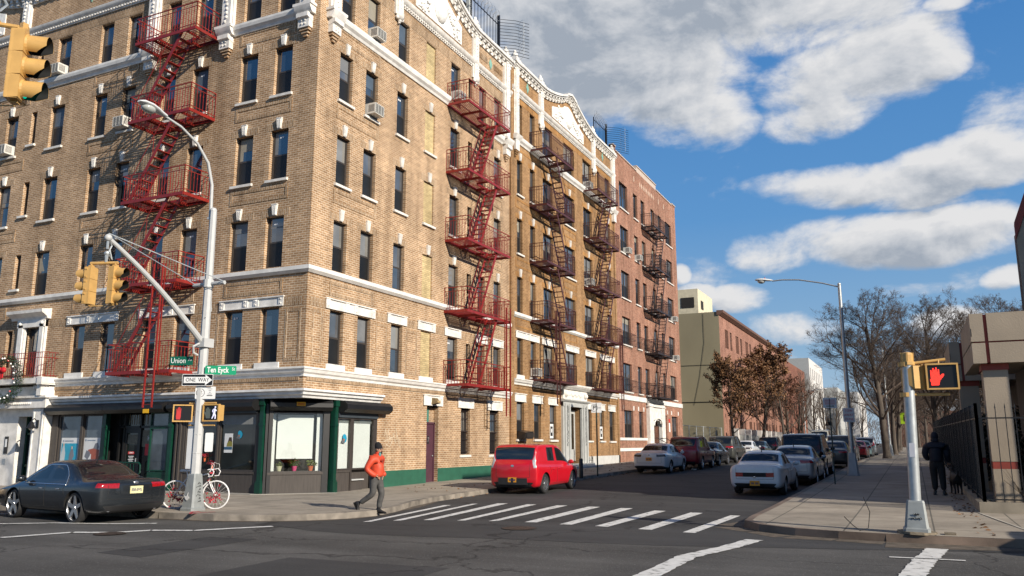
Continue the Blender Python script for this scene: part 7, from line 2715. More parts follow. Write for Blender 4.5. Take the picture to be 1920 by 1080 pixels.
sign_post('thin green post with a white P sign before the ochre building doorway', gpt(35.2, 12.75), 3.2, R(-75))
sign_post('thin dark post with a white arrow sign on the right pavement', gpt(32.7, 2.72), 3.1, R(-66), 0.5, 0.36, False)
bo = thing('bollard', 'black steel bollard at the kerb in front of the red hatchback', 'bollard', gpt(33.3, 12.8))
mb = MB(); mb.lathe([(0.085, 0), (0.085, 0.78), (0.07, 0.82), (0.001, 0.83)], 14); mb.build('shaft', BLACK, bo, smooth=40)
bn = thing('window_unit', 'black louvred unit on the window sill above the red hatchback', 'window unit', (36.9, 17.2, 1.95))
mb = MB(); mb.hexa([(-0.45, -0.35, 0), (0.45, -0.35, 0), (0.45, 0.1, 0), (-0.45, 0.1, 0), (-0.5, -0.4, 0.3), (0.4, -0.42, 0.36), (0.35, 0.1, 0.42), (-0.4, 0.1, 0.38)]); mb.build('case', mat('bag_black', (0.02, 0.02, 0.022), 0.3, bump=1.0, bscale=5), bn)
mb = MB()
for k in range(8):
  mb.box(-0.42 + k * 0.11, -0.36 + k * 0.11, -0.42, -0.41, 0.06, 0.28)
mb.build('louvre', FRAME, bn)
lt = thing('litter', 'scrap of white paper in the road between the white and the dark red cars', 'litter', (46.2, 11.0, gz(46.2) + 0.006))
mb = MB(); mb.hexa([(0, 0, 0), (0.5, 0.05, 0), (0.45, 0.3, 0.0), (0.05, 0.28, 0), (0, 0, 0.04), (0.5, 0.05, 0.06), (0.45, 0.3, 0.1), (0.05, 0.28, 0.03)]); mb.build('paper', STICK, lt)

# hand written 'posters' in ground floor windows of the ochre building
for lb, x in (('small framed black and white poster in the third ground floor window', 40.95), ('small white notice in the window behind the green sign post', 48.8)):
  o = thing('window_notice', lb, 'notice', (x, 17.40, 2.0), 0)
  mb = MB(); mb.box(-0.25, 0.25, -0.01, 0.01, 0.0, 0.75); mb.build('sheet', SGW, o)
  mb = MB(); mb.box(-0.15, 0.15, -0.014, -0.01, 0.12, 0.62); mb.build('print', SGK, o)
  mb = MB(); mb.box(-0.06, 0.08, -0.018, -0.014, 0.3, 0.5); mb.build('motif', SGW, o)

# ---- the white memorial bicycle chained behind the lamp post
bk = thing('bicycle', 'all white painted bicycle with silk flowers, chained to the lamp post base', 'bicycle', (15.52, 16.22, 0.15), math.atan2(-1.0, 0.42))
BW = mat('bicycle_white', (0.72, 0.72, 0.72), 0.5, var=0.08, scale=12)
WHR = 0.335


def bike_wheel(x):
  mb = MB()
  mb.path([(x + WHR * math.cos(t * .2618), 0, WHR + WHR * math.sin(t * .2618)) for t in range(25)], 0.019, 8)
  mb.tube((x, -0.04, WHR), (x, 0.04, WHR), 0.02)
  w_ = mb.build('wheel', BW, bk, smooth=True)
  mb = MB()
  for k in range(18):
    t = k * math.pi / 9
    mb.tube((x, 0.02 * (-1) ** k, WHR), (x + WHR * math.cos(t), 0, WHR + WHR * math.sin(t)), 0.0022, 0.0022, 3, False)
  mb.build('spokes', BW, w_)


bike_wheel(-0.52); bike_wheel(0.52)
mb = MB()
hub, bb_, seat_, head_t, head_b, fh = (-0.52, 0, WHR), (-0.08, 0, 0.28), (-0.22, 0, 0.76), (0.30, 0, 0.84), (0.34, 0, 0.70), (0.52, 0, WHR)
for a, b in ((bb_, seat_), (seat_, head_t), (bb_, head_b), (head_t, head_b)):
  mb.tube(a, b, 0.017)
for y in (-0.05, 0.05):
  mb.tube((hub[0], y, hub[2]), (bb_[0], y * .4, bb_[2]), 0.01); mb.tube((hub[0], y, hub[2]), (seat_[0], y * .3, seat_[2]), 0.009)
  mb.path([(0.35, y * .8, 0.66), (0.42, y, 0.5), (0.52, y, WHR)], 0.012, 6)
mb.tube(seat_, (-0.25, 0, 0.9), 0.014)
mb.build('frame', BW, bk, smooth=40)
mb = MB(); mb.hexa([(-0.4, -0.07, 0.9), (-0.12, -0.02, 0.91), (-0.12, 0.02, 0.91), (-0.4, 0.07, 0.9), (-0.4, -0.08, 0.95), (-0.12, -0.02, 0.94), (-0.12, 0.02, 0.94), (-0.4, 0.08, 0.95)]); mb.build('saddle', BW, bk)
mb = MB()
mb.tube(head_t, (0.36, 0, 0.95), 0.014)
mb.path([(0.36, -0.2, 0.95), (0.36, 0.2, 0.95)], 0.013, 6)
for y in (-0.2, 0.2):
  mb.path([(0.36, y, 0.95), (0.46, y, 0.97), (0.52, y, 0.90), (0.48, y, 0.80), (0.38, y, 0.79)], 0.013, 6)
  mb.path([(0.5, y, 0.93), (0.5, y * .8, 1.08), (0.4, y * .4, 1.12), (0.36, 0, 0.98)], 0.004, 4)
mb.build('handlebar', BW, bk, smooth=True)
mb = MB(); mb.tube((-0.08, -0.06, 0.28), (-0.08, 0.06, 0.28), 0.07, 0.07, 14); mb.tube((-0.08, -0.07, 0.28), (0.05, -0.08, 0.2), 0.01); mb.tube((-0.08, 0.07, 0.28), (-0.2, 0.08, 0.36), 0.01); mb.box(0.0, 0.09, -0.16, -0.08, 0.19, 0.21); mb.build('crankset', BW, bk)
rnd = random.Random(17)
fl_, fg = MB(), MB()
for cx_, n_, spd in ((0.52, 46, 0.22), (-0.52, 60, 0.2), (-0.25, 40, 0.14), (0.36, 16, 0.1)):
  for k in range(n_):
    c = Vector((cx_ + rnd.gauss(0, spd * .55), rnd.uniform(-0.06, 0.06), (0.8 if cx_ == 0.36 else 0.28) + rnd.gauss(0, 0.1)))
    if c.z < 0.03:
      continue
    if rnd.random() < 0.6:
      for j in range(4):
        d = Vector((rnd.uniform(-1, 1), rnd.uniform(-1, 1), rnd.uniform(-1, 1))).normalized() * 0.03
        u = d.cross(Vector((0.1, 1, 0.3))).normalized() * 0.02
        fl_.q(c, c + d + u, c + d * 1.3, c + d - u)
    else:
      d = Vector((rnd.uniform(-1, 1), rnd.uniform(-.4, .4), rnd.uniform(-1, 1))).normalized() * 0.05
      u = d.cross(Vector((0.1, 1, 0.3))).normalized() * 0.012
      fg.q(c, c + d * .5 + u, c + d, c + d * .5 - u)
fl_.build('silk_flowers', mat('silk_red', (0.42, 0.02, 0.04), 0.6, var=0.6, scale=8), bk, fix=False)
fg.build('silk_leaves', mat('silk_green', (0.16, 0.2, 0.06), 0.6, var=0.5, scale=8), bk, fix=False)
mb = MB(); mb.path([(0.1, 0.1, 0.8), (0.0, -0.05, 0.83), (0.2, -0.2, 0.78), (0.42, -0.1, 0.8), (0.3, 0.12, 0.82), (0.1, 0.1, 0.8)], 0.016, 6); ck = mb.build('chain_lock', BLACK, bk, smooth=True)
mb = MB(); mb.tube((0.05, -0.1, 0.8), (0.05, -0.12, 0.66), 0.012); mb.build('padlock', GALV, ck)
# low ledge of paler concrete along the shop
ap = MB()
for x0, x1, y0, y1 in ((20.3, 20.7, 18.9, 29.1),):
  ap.box(x0, x1, y0, y1, 0.13, 0.17)
ap.hexa([(20.3, 18.9, 0.13), (20.65, 19.0, 0.13), (22.5, 17.4, 0.13), (22.2, 17.0, 0.13), (20.3, 18.9, 0.168), (20.65, 19.0, 0.168), (22.5, 17.4, 0.168), (22.2, 17.0, 0.168)])
tag(ap.build('shop_threshold', CONC), kind='structure')

# ================================================================== vehicles
from mathutils.bvhtree import BVHTree


def paint(name, col, metal=0.3, rough=0.3):
  return mat('paint_' + name, col, rough, metal=metal, var=0.05, scale=1.0, coat=0.8)


LRED = mat('tail_lens_red', (0.30, 0.008, 0.012), 0.12, var=0.25, scale=25, ior=1.7)
LCLR = mat('lamp_lens_clear', (0.45, 0.45, 0.47), 0.12, var=0.3, scale=25, ior=1.7)
LDARK = mat('lens_smoked', (0.035, 0.004, 0.006), 0.12, ior=1.7)
UNDER = mat('underbody', (0.01, 0.01, 0.01), 0.9)
ORPL = mat('orange_plate', (0.72, 0.30, 0.02), 0.5, var=0.05)
YLPL = mat('cream_yellow_plate', (0.72, 0.66, 0.36), 0.5, var=0.05)
_car_cache = {}
# sections: (x_low, x_top, half width low, z sill, z mid, z shoulder, z belt, half width top, z rail, z centre)
SHAPES = {}


def shape(kind, L, Wd, H, zb=0.2):
  h = Wd / 2
  if kind == 'sedan':
    b = 0.625 * H
    S = [(0.03, 0.06, .86, .30, .45, b - .02, b + .03, .70, b + .08, b + .11), (0.10, 0.10, .97, .22, .48, b - .03, b + .05, .80, b + .11, b + .135), (0.50, 0.48, 1, .20, .50, b - .02, b + .05, .82, b + .11, b + .13),
      (0.92, 0.94, 1.01, .20, .52, b - .03, b + .03, .82, b + .09, b + .11), (1.25, 1.50, 1.01, .20, .52, b - .05, b + .0, .70, H - .01, H + .03), (2.10, 2.12, 1.01, .20, .52, b - .06, b - .01, .74, H - .0, H + .03),
      (2.92, 2.66, 1.01, .20, .52, b - .08, b - .03, .71, H - .03, H + .01), (3.42, 3.40, 1, .20, .52, b - .10, b - .04, .80, b + .03, b + .06), (3.95, 3.92, .99, .20, .50, b - .16, b - .10, .74, b - .05, b - .02),
      (4.45, 4.35, .92, .22, .46, b - .25, b - .18, .66, b - .14, b - .12), (4.62, 4.50, .78, .30, .42, b - .32, b - .26, .56, b - .22, b - .20)]
    glass = {'rear_window': [3], 'windshield': [6], 'side_window': [4, 5, 6]}
    base = 4.62
  elif kind == 'hatch':
    b = 0.56 * H
    S = [(0.02, 0.09, .90, .30, .48, b, b + .1, .80, b + .2, b + .2), (0.05, 0.13, .98, .22, .5, b, b + .1, .86, b + .36, b + .38), (0.14, 0.20, 1.01, .2, .52, b, b + .07, .87, H - .02, H + .02),
      (0.58, 0.62, 1.01, .2, .52, b - .01, b + .04, .84, H + .0, H + .03), (0.85, 0.88, 1.01, .2, .52, b - .03, b + .01, .84, H + .0, H + .035), (1.75, 1.75, 1.01, .2, .52, b - .05, b - .01, .84, H - .0, H + .03),
      (2.75, 2.35, 1.01, .2, .52, b - .07, b - .03, .78, H - .04, H + .0), (3.12, 3.08, 1, .2, .52, b - .06, b - .02, .82, b + .06, b + .1), (3.55, 3.5, .98, .2, .5, b - .08, b - .04, .78, b + .0, b + .03),
      (3.95, 3.86, .90, .22, .46, b - .18, b - .13, .68, b - .1, b - .08), (4.08, 3.98, .78, .3, .42, b - .28, b - .22, .56, b - .18, b - .17)]
    glass = {'rear_window': [0.5], 'windshield': [6], 'side_window': [4, 5, 6]}
    base = 4.08
  else:   # suv / van
    b = 0.60 * H
    S = [(0.02, 0.16, .86, .36, .55, b - .02, b + .04, .70, b + .2, b + .2), (0.10, 0.22, .95, .30, .58, b - .02, b + .03, .76, b + .34, b + .36), (0.24, 0.36, 1, .28, .6, b - .03, b + .01, .83, H - .06, H - .02),
      (0.60, 0.66, 1.01, .28, .6, b - .03, b + .0, .84, H + .01, H + .03), (1.35, 1.38, 1.01, .28, .6, b - .05, b - .01, .84, H + .01, H + .03), (2.15, 2.15, 1.01, .28, .6, b - .06, b - .02, .84, H + .01, H + .03),
      (3.05, 2.72, 1.01, .28, .6, b - .07, b - .03, .79, H - .03, H + .01), (3.48, 3.44, 1, .28, .6, b - .08, b - .03, .84, b + .04, b + .07), (4.0, 3.97, .99, .28, .6, b - .12, b - .06, .80, b - .02, b + .01),
      (4.5, 4.42, .94, .3, .56, b - .22, b - .16, .74, b - .12, b - .1), (4.66, 4.56, .82, .36, .5, b - .34, b - .28, .62, b - .25, b - .24)]
    glass = {'rear_window': [0.5], 'windshield': [6], 'side_window': [2.9, 3, 4, 5, 6]}
    base = 4.66
  k = L / base
  S = [(s[0] * k, s[1] * k, s[2] * h) + s[3:7] + (s[7] * h,) + s[8:] for s in S]
  return S, glass


def build_car(key, kind, L, Wd, H, wb, ro, wr, pm, spokes, trim, tail, style):
  """returns the parts of a car as (name, mesh, parent name)"""
  if key in _car_cache:
    return _car_cache[key]
  S, glass = shape(kind, L, Wd, H)
  verts, faces, mids = [], [], []
  MATL = ['paint', 'dark', 'tail', 'head', 'well'] + ['g%d' % i for i in range(8)]
  half = 10

  def hp(s):
    xl, xt, w_, zb, zm, zs, zl, wt, zr, zc = s
    xm = xl + (xt - xl) * 0.0
    return [(xl, 0, zb), (xl, w_ * .5, zb), (xl, w_ * .86, zb), (xl, w_ * .965, zb + .1), (xl, w_, zm), (xl, w_ * .99, zs), (xl + (xt - xl) * .15, w_ * .93, zl), (xt, wt, zr), (xt, wt * .55, zr + (zc - zr) * .75), (xt, 0, zc)]
  idx = []
  for s in S:
    row = []
    pts = hp(s)
    for j, p in enumerate(pts):
      verts.append(p); row.append(len(verts) - 1)
    neg = []
    for j, p in enumerate(pts):
      if j in (0, 9):
        neg.append(row[j])
      else:
        verts.append((p[0], -p[1], p[2])); neg.append(len(verts) - 1)
    idx.append((row, neg))

  def m_of(i, j, side):
    """material of the quad between stations i,i+1 and rows j,j+1"""
    if j >= 7 and i == 6:
      return 5
    if kind == 'sedan' and j >= 7 and i == 3:
      return 6
    if kind != 'sedan' and j >= 7 and i in (0, 1):
      return 6 if i == 1 else 6
    if j == 6:
      if kind == 'sedan' and i in (4, 5, 6):
        return {4: 7, 5: 8, 6: 8}[i] + (2 if side else 0)
      if kind == 'hatch' and i in (4, 5, 6):
        return {4: 7, 5: 8, 6: 8}[i] + (2 if side else 0)
      if kind == 'suv' and i in (3, 4, 5, 6):
        return {3: 11, 4: 7, 5: 8, 6: 8}[i] + ((1 if i == 3 else 2) if side else 0)
    if j in (0, 1):
      return 1
    if j == 2 and trim:
      return 1
    if i == 0 and j in tail['side']:
      return 2
    if i == 9 and j == 5:
      return 3
    return 0
  for i in range(len(S) - 1):
    for side in (0, 1):
      A, B_ = idx[i][side], idx[i + 1][side]
      for j in range(half - 1):
        q_ = (A[j], B_[j], B_[j + 1], A[j + 1])
        faces.append(q_ if side == 0 else q_[::-1]); mids.append(m_of(i, j, side))
  for end in (0, -1):
    Lp, Ln = idx[end]
    s = S[end]
    sg = -1 if end == 0 else 1
    grid = []
    for j in range(2, 8):
      a = verts[Lp[j]]
      if j == 2:
        row = [Lp[2], Lp[1], Lp[0], Ln[1], Ln[2]]
      elif j == 7:
        row = [Lp[7], Lp[8], Lp[9], Ln[8], Ln[7]]
      else:
        c = 0.55 * a[1]
        bu = 0.05 * Wd
        row = [Lp[j]]
        for y in (c, 0, -c):
          verts.append((a[0] + sg * (bu if y == 0 else bu * .75) * (0.7 if j > 5 else 1), y, a[2])); row.append(len(verts) - 1)
        row.append(Ln[j])
      grid.append(row)
    for r_ in range(5):
      for c in range(4):
        q_ = (grid[r_][c], grid[r_][c + 1], grid[r_ + 1][c + 1], grid[r_ + 1][c])
        faces.append(q_ if end == 0 else q_[::-1])
        m = 0
        if r_ == 0:
          m = 1
        if end == 0 and r_ in tail['cap'] and c in (0, 3):
          m = 2
        if end == -1 and r_ == 3 and c in (0, 3):
          m = 3
        if end == -1 and r_ == 2 and c in (1, 2):
          m = 1
        mids.append(m)
  me = bpy.data.meshes.new('cage')
  me.from_pydata(verts, [], faces)
  me.polygons.foreach_set('material_index', mids)
  mm = [pm, DKPLAST, tail['mat'], LCLR, UNDER] + [CARGLASS] * 8
  for m in mm:
    me.materials.append(m)
  bm = bmesh.new(); bm.from_mesh(me); bmesh.ops.recalc_face_normals(bm, faces=bm.faces)
  cl = bm.edges.layers.float.new('crease_edge')
  bm.verts.ensure_lookup_table()
  rail = {r_[7] for a_ in idx for r_ in a_}
  sho = {r_[5] for a_ in idx for r_ in a_}
  endr = set(idx[0][0][2:8] + idx[0][1][2:8])
  for e_ in bm.edges:
    a_, b_ = e_.verts[0].index, e_.verts[1].index
    if a_ in rail and b_ in rail:
      e_[cl] = 0.25 if kind == 'sedan' else 0.5
    elif a_ in sho and b_ in sho:
      e_[cl] = 0.25
    elif a_ in endr and b_ in endr:
      e_[cl] = 0.25
  bm.to_mesh(me); bm.free()
  ob = bpy.data.objects.new('cage', me); COL.objects.link(ob)
  md = ob.modifiers.new('s', 'SUBSURF'); md.levels = 3; md.render_levels = 3
  dg = bpy.context.evaluated_depsgraph_get()
  m2 = bpy.data.meshes.new_from_object(ob.evaluated_get(dg))
  # pull one ring of every glass area back into the body: pillars and rails
  bm = bmesh.new(); bm.from_mesh(m2); bm.faces.ensure_lookup_table()
  for rep in range(1):
    ring = []
    for f in bm.faces:
      if f.material_index >= 5:
        for e_ in f.edges:
          for g_ in e_.link_faces:
            if g_.material_index != f.material_index:
              ring.append(f); break
          else:
            continue
          break
    for f in ring:
      f.material_index = 1 if style == 'blackpillar' and f.material_index in (7, 8, 9, 10) else 0
  bm.to_mesh(m2); bm.free()
  ob.modifiers.clear(); ob.data = m2
  bvh = None
  bmx = bmesh.new(); bmx.from_mesh(m2); bvh = BVHTree.FromBMesh(bmx)
  # wheel wells
  hw = Wd / 2
  cut = MB(); cut.mi = 4
  for x in (ro, ro + wb):
    for s_ in (-1, 1):
      cut.lathe([(0.001, s_ * (hw - .26)), (wr + .055, s_ * (hw - .26)), (wr + .055, s_ * (hw + .1)), (0.001, s_ * (hw + .1))], 36, 'y', (x, 0, wr - 0.01))
  cm = cut.mesh('cut', mm)
  cm.polygons.foreach_set('material_index', [4] * len(cm.polygons))
  bmc = bmesh.new(); bmc.from_mesh(cm); bmesh.ops.remove_doubles(bmc, verts=bmc.verts, dist=1e-3); bmesh.ops.recalc_face_normals(bmc, faces=bmc.faces); bmc.to_mesh(cm); bmc.free()
  co = bpy.data.objects.new('cut', cm); COL.objects.link(co)
  bo = ob.modifiers.new('b', 'BOOLEAN'); bo.operation = 'DIFFERENCE'; bo.object = co; bo.solver = 'EXACT'
  dg = bpy.context.evaluated_depsgraph_get(); dg.update()
  m3 = bpy.data.meshes.new_from_object(ob.evaluated_get(dg))
  bpy.data.objects.remove(ob); bpy.data.objects.remove(co)
  parts = []

  def extract(name, pred, mlist, remap, parent):
    b = bmesh.new(); b.from_mesh(m3)
    bmesh.ops.delete(b, geom=[f for f in b.faces if not pred(f)], context='FACES')
    if not b.faces:
      b.free(); return
    for f in b.faces:
      f.material_index = remap(f.material_index); f.smooth = True
    mo = bpy.data.meshes.new(name); b.to_mesh(mo); b.free()
    for m in mlist:
      mo.materials.append(m)
    mo.set_sharp_from_angle(angle=R(38))
    parts.append((name, mo, parent))
  extract('body', lambda f: f.material_index in (0, 1, 4), [pm, DKPLAST, UNDER], lambda i: {0: 0, 1: 1, 4: 2}[i], None)
  extract('windshield', lambda f: f.material_index == 5, [CARGLASS], lambda i: 0, None)
  extract('rear_window', lambda f: f.material_index == 6, [CARGLASS], lambda i: 0, None)
  for k, c in (('side_window', (7,)), ('side_window', (8,)), ('side_window', (9,)), ('side_window', (10,)), ('side_window', (11,)), ('side_window', (12,))):
    extract(k, lambda f, c=c: f.material_index in c, [CARGLASS], lambda i: 0, None)
  extract('tail_light', lambda f: f.material_index == 2 and f.calc_center_median().y > 0, [tail['mat']], lambda i: 0, None)
  extract('tail_light', lambda f: f.material_index == 2 and f.calc_center_median().y < 0, [tail['mat']], lambda i: 0, None)
  extract('headlight', lambda f: f.material_index == 3 and f.calc_center_median().y > 0, [LCLR], lambda i: 0, None)
  extract('headlight', lambda f: f.material_index == 3 and f.calc_center_median().y < 0, [LCLR], lambda i: 0, None)

  def side_y(x, z, s_=1):
    h_ = bvh.ray_cast(Vector((x, s_ * 3, z)), Vector((0, -s_, 0)))
    return h_[0].y if h_[0] else s_ * hw

  def rear_x(y, z):
    h_ = bvh.ray_cast(Vector((-2, y, z)), Vector((1, 0, 0)))
    return h_[0].x if h_[0] else 0.1
  # door seams
  sm = MB()
  belt = S[5][6]
  f0, f1 = ro + 0.28, ro + wb - 0.30
  midx = S[5][0]
  for s_ in (-1, 1):
    for pts in ([(f1, S[5][3] + .12), (f1 + .02, .55), (f1 + .03, belt - .08)], [(midx, S[5][3] + .12), (midx, .55), (midx, belt - .02)], [(f0 + .12, .62), (f0 + .18, .75), (f0 + .1, belt)] if kind != 'suv' else [(f0 + .2, .7), (f0 + .2, belt)], [(f0 + .35, S[5][3] + .12), (f1, S[5][3] + .12)]):
      P_ = []
      for (a, b), (c, d) in zip(pts, pts[1:]):
        for k in range(7):
          x, z = a + (c - a) * k / 6, b + (d - b) * k / 6
          P_.append((x, side_y(x, z, s_) + s_ * 0.001, z))
      sm.path(P_, 0.0045, 4)
  if kind != 'sedan':
    z0 = S[0][6] - .25
  zz = S[0][4] + .08
  P_ = [(rear_x(y, zz) - 0.001, y, zz) for y in [(-.62 + .124 * k) * hw / .9 for k in range(11)]]
  sm.path(P_, 0.0045, 4)
  for s_ in (-1, 1):
    P_ = [(rear_x(s_ * .70 * hw, z) - 0.001, s_ * .70 * hw, z) for z in [zz + (S[0][8] - .05 - zz) * k / 6 for k in range(7)]]
    sm.path(P_, 0.0045, 4)
  parts.append(('panel_seam', sm.mesh('panel_seam', NEAR_BLACK), 'body'))
  # handles and mirrors
  for s_ in (-1, 1):
    for x in (midx - .18, f1 - .85):
      mb = MB(); z = belt - .10
      if x < midx:
        x = f0 + .38
      else:
        x = midx + .16
      y = side_y(x, z, s_)
      mb.ball((x, y + s_ * .012, z), 0.09, 8, 5, (1, .28, .2))
      parts.append(('door_handle', mb.mesh('door_handle', pm if style != 'chrome' else CHROME, smooth=True), 'body'))
    mb = MB(); x, z = S[6][0] + .12, belt + .10
    y = side_y(x, belt - .03, s_)
    mb.ball((x, y + s_ * .10, z), 0.12, 10, 7, (.55, .9, .62)); mb.tube((x, y - s_ * .02, z - .06), (x, y + s_ * .08, z - .02), .02)
    parts.append(('side_mirror', mb.mesh('side_mirror', pm if kind != 'suv' else DKPLAST, smooth=True), None))
  # plate
  pz = tail['plate']
  px_ = rear_x(0, pz)
  mb = MB(); mb.box(px_ - .012, px_ + .03, -.155, .155, pz - .08, pz + .08)
  parts.append(('licence_plate', mb.mesh('licence_plate', tail.get('pm', ORPL)), None))
  mb = MB()
  rp = random.Random(len(key))
  for k in range(7):
    y = .11 - k * .034
    if k != 3:
      mb.box(px_ - .015, px_ - .012, y - .022, y, pz - .035, pz + .025)
      mb.box(px_ - .0155, px_ - .0148, y - .016, y - .008, pz - .015 + rp.uniform(-.01, .01), pz + .008)
  INK = mat('plate_ink', (0.02, 0.03, 0.12), 0.5)
  if tail.get('text'):
    pm_ = text_mesh('plate_number', tail['text'], .085, INK, sx=.82, bold=.002)
    pm_.transform(Matrix(((0, 0, -1, px_ - .0145), (-1, 0, 0, 0), (0, 1, 0, pz - .004), (0, 0, 0, 1))))
  else:
    pm_ = mb.mesh('plate_number', INK)
  parts.append(('plate_number', pm_, 'licence_plate'))
  zc = min(S[0][6], pz + .2) if kind == 'sedan' else S[0][5] + .02
  mb = MB(); ex = rear_x(0, zc); mb.ball((ex - .004, 0, zc), .055, 12, 7, (.15, 1.1, .8))
  parts.append(('emblem', mb.mesh('emblem', CHROME, smooth=True), None))
  if tail.get('bumper_insert'):
    mb = MB(); n = 8
    za, zb_ = S[0][3] + .02, S[0][3] + .24
    for k in range(n):
      y0, y1 = (-.6 + 1.2 * k / n) * hw, (-.6 + 1.2 * (k + 1) / n) * hw
      xa, xb = rear_x(y0, .45) - .014, rear_x(y1, .45) - .014
      mb.hexa([(xa, y0, za), (xb, y1, za), (xb + .1, y1, za), (xa + .1, y0, za), (xa, y0, zb_), (xb, y1, zb_), (xb + .1, y1, zb_), (xa + .1, y0, zb_)])
    parts.append(('bumper_insert', mb.mesh('bumper_insert', DKPLAST), 'body'))
  if tail.get('panel'):
    mb = MB(); n = 10; za, zb_ = tail['panel']
    for k in range(n):
      y0, y1 = (-.9 + 1.8 * k / n) * hw * .8, (-.9 + 1.8 * (k + 1) / n) * hw * .8
      x0_, x1_ = rear_x(y0, (za + zb_) / 2) - .012, rear_x(y1, (za + zb_) / 2) - .012
      mb.mi = 1 if k in (0, 1, 8, 9) else 0
      mb.hexa([(x0_, y0, za), (x1_, y1, za), (x1_ + .08, y1, za), (x0_ + .08, y0, za), (x0_, y0, zb_), (x1_, y1, zb_), (x1_ + .08, y1, zb_), (x0_ + .08, y0, zb_)])
    parts.append(('tail_light_panel', mb.mesh('tail_light_panel', [NEAR_BLACK, LRED]), 'body'))
  if tail.get('exhaust'):
    mb = MB()
    for y in (-.62, .62):
      mb.tube((0.06, y * hw, .3), (.4, y * hw, .3), .045, .045, 10)
    parts.append(('exhaust', mb.mesh('exhaust', CHROME, smooth=40), None))
  if kind == 'suv' and tail.get('rack', True):
    mb = MB()
    for s_ in (-1, 1):
      mb.path([(.7, s_ * .64 * hw, H), (.8, s_ * .64 * hw, H + .05), (2.4, s_ * .64 * hw, H + .05), (2.5, s_ * .64 * hw, H)], .016, 5)
    parts.append(('roof_rack', mb.mesh('roof_rack', DKPLAST), None))
  mb = MB(); ax = S[4][1] + .1; mb.path([(ax, 0, H - .02), (ax - .05, 0, H + .1), (ax - .1, 0, H + .18)], [.02, .006, .003], 5)
  parts.append(('aerial', mb.mesh('aerial', DKPLAST), None))
  if style == 'chrome':
    mb = MB()
    for s_ in (-1, 1):
      pts = []
      for k in range(15):
        x = S[4][0] + .05 + (S[6][0] - S[4][0] + .1) * k / 14
        pts.append((x, side_y(x, belt - .01, s_) + s_ * .002, belt - .0))
      mb.path(pts, .011, 4)
      pts = []
      for k in range(19):
        t = k / 18
        x = S[4][0] + .02 + (S[6][0] - S[4][0] + .2) * t
        z = belt + (H - .085 - belt) * min(1, 1.25 * math.sin(math.pi * min(t * 1.25, .5 + .5 * t))) ** .6
        pts.append((x, side_y(x, z, s_) + s_ * .003, z))
      mb.path(pts, .009, 4)
    parts.append(('window_trim', mb.mesh('window_trim', CHROME), None))
  # wheels
  tw_ = 0.21
  tm = MB(); rim_r = wr * (.80 if spokes == 'big' else .66)
  tm.lathe([(rim_r, -tw_ / 2 + .01), (wr * .9, -tw_ / 2), (wr * .985, -tw_ / 2 + .03), (wr, -tw_ / 2 + .06), (wr, tw_ / 2 - .06), (wr * .985, tw_ / 2 - .03), (wr * .9, tw_ / 2), (rim_r, tw_ / 2 - .01)], 36, 'y')
  tyre = tm.mesh('tyre', RUBBER, smooth=50)
  rmm = MB()
  rmm.lathe([(rim_r, -tw_ / 2 + .01), (rim_r * .97, tw_ / 2 - .03), (rim_r, tw_ / 2 - .01)], 36, 'y')
  nsp = 5 if spokes in ('big', 'five') else 7
  for k in range(nsp):
    t = 2 * math.pi * k / nsp + .3
    u = Vector((math.cos(t), 0, math.sin(t))); v = Vector((-math.sin(t), 0, math.cos(t)))
    wd0, wd1 = (.05, .035) if spokes == 'big' else (.06, .05)
    y_ = tw_ / 2 - .035
    ps = [u * .03 - v * wd0, u * .03 + v * wd0, u * rim_r * .98 + v * wd1, u * rim_r * .98 - v * wd1]
    rmm.hexa([p + Vector((0, y_ - .03, 0)) for p in ps] + [p + Vector((0, y_ + (.012 if i < 2 else .02), 0)) for i, p in enumerate(ps)])
  rmm.lathe([(.001, tw_ / 2 - .01), (.05, tw_ / 2 - .012), (.06, tw_ / 2 - .04)], 14, 'y')
  rim = rmm.mesh('rim', CHROME if spokes != 'cover' else mat('wheel_cover', (.35, .36, .37), .4, .4), smooth=40)
  dk = MB(); dk.lathe([(.001, .0), (rim_r * .97, .0)], 24, 'y'); dmesh = dk.mesh('brake_disc', UNDER)
  _car_cache[key] = (parts, tyre, rim, dmesh, (ro, wb, wr, Wd))
  return _car_cache[key]


def put_car(name, label, cat, key, args, x, y, ang, group=None, repaint=None, lift=0.0):
  """x, y = ground point midway between the rear wheels"""
  parts, tyre, rim, dmesh, (ro, wb, wr, Wd) = build_car(key, *args)
  f = Vector((math.cos(R(ang)), math.sin(R(ang)), 0))
  o = Vector((x, y, 0)) - f * ro
  pitch = math.atan2(gz(x + f.x * wb) - gz(x), wb)
  root = thing(name, label, cat, (o.x, o.y, gz(x) + lift), R(ang), group)
  root.rotation_euler = (0, -pitch, R(ang))
  objs = {}
  for nm, me, par in parts:
    m_ = me
    if repaint is not None:
      m_ = me.copy()
      for i, mt in enumerate(m_.materials):
        if mt is args[7]:
          m_.materials[i] = repaint
    ob = link(nm, m_, objs.get(par) if par else root)
    objs.setdefault(nm, ob)
  for xx in (ro, ro + wb):
    for s_ in (-1, 1):
      wh = link('wheel', tyre, root, (xx, s_ * (Wd / 2 - .125), wr), 0 if s_ > 0 else math.pi)
      link('rim', rim, wh)
      link('brake_disc', dmesh, wh)
  return root


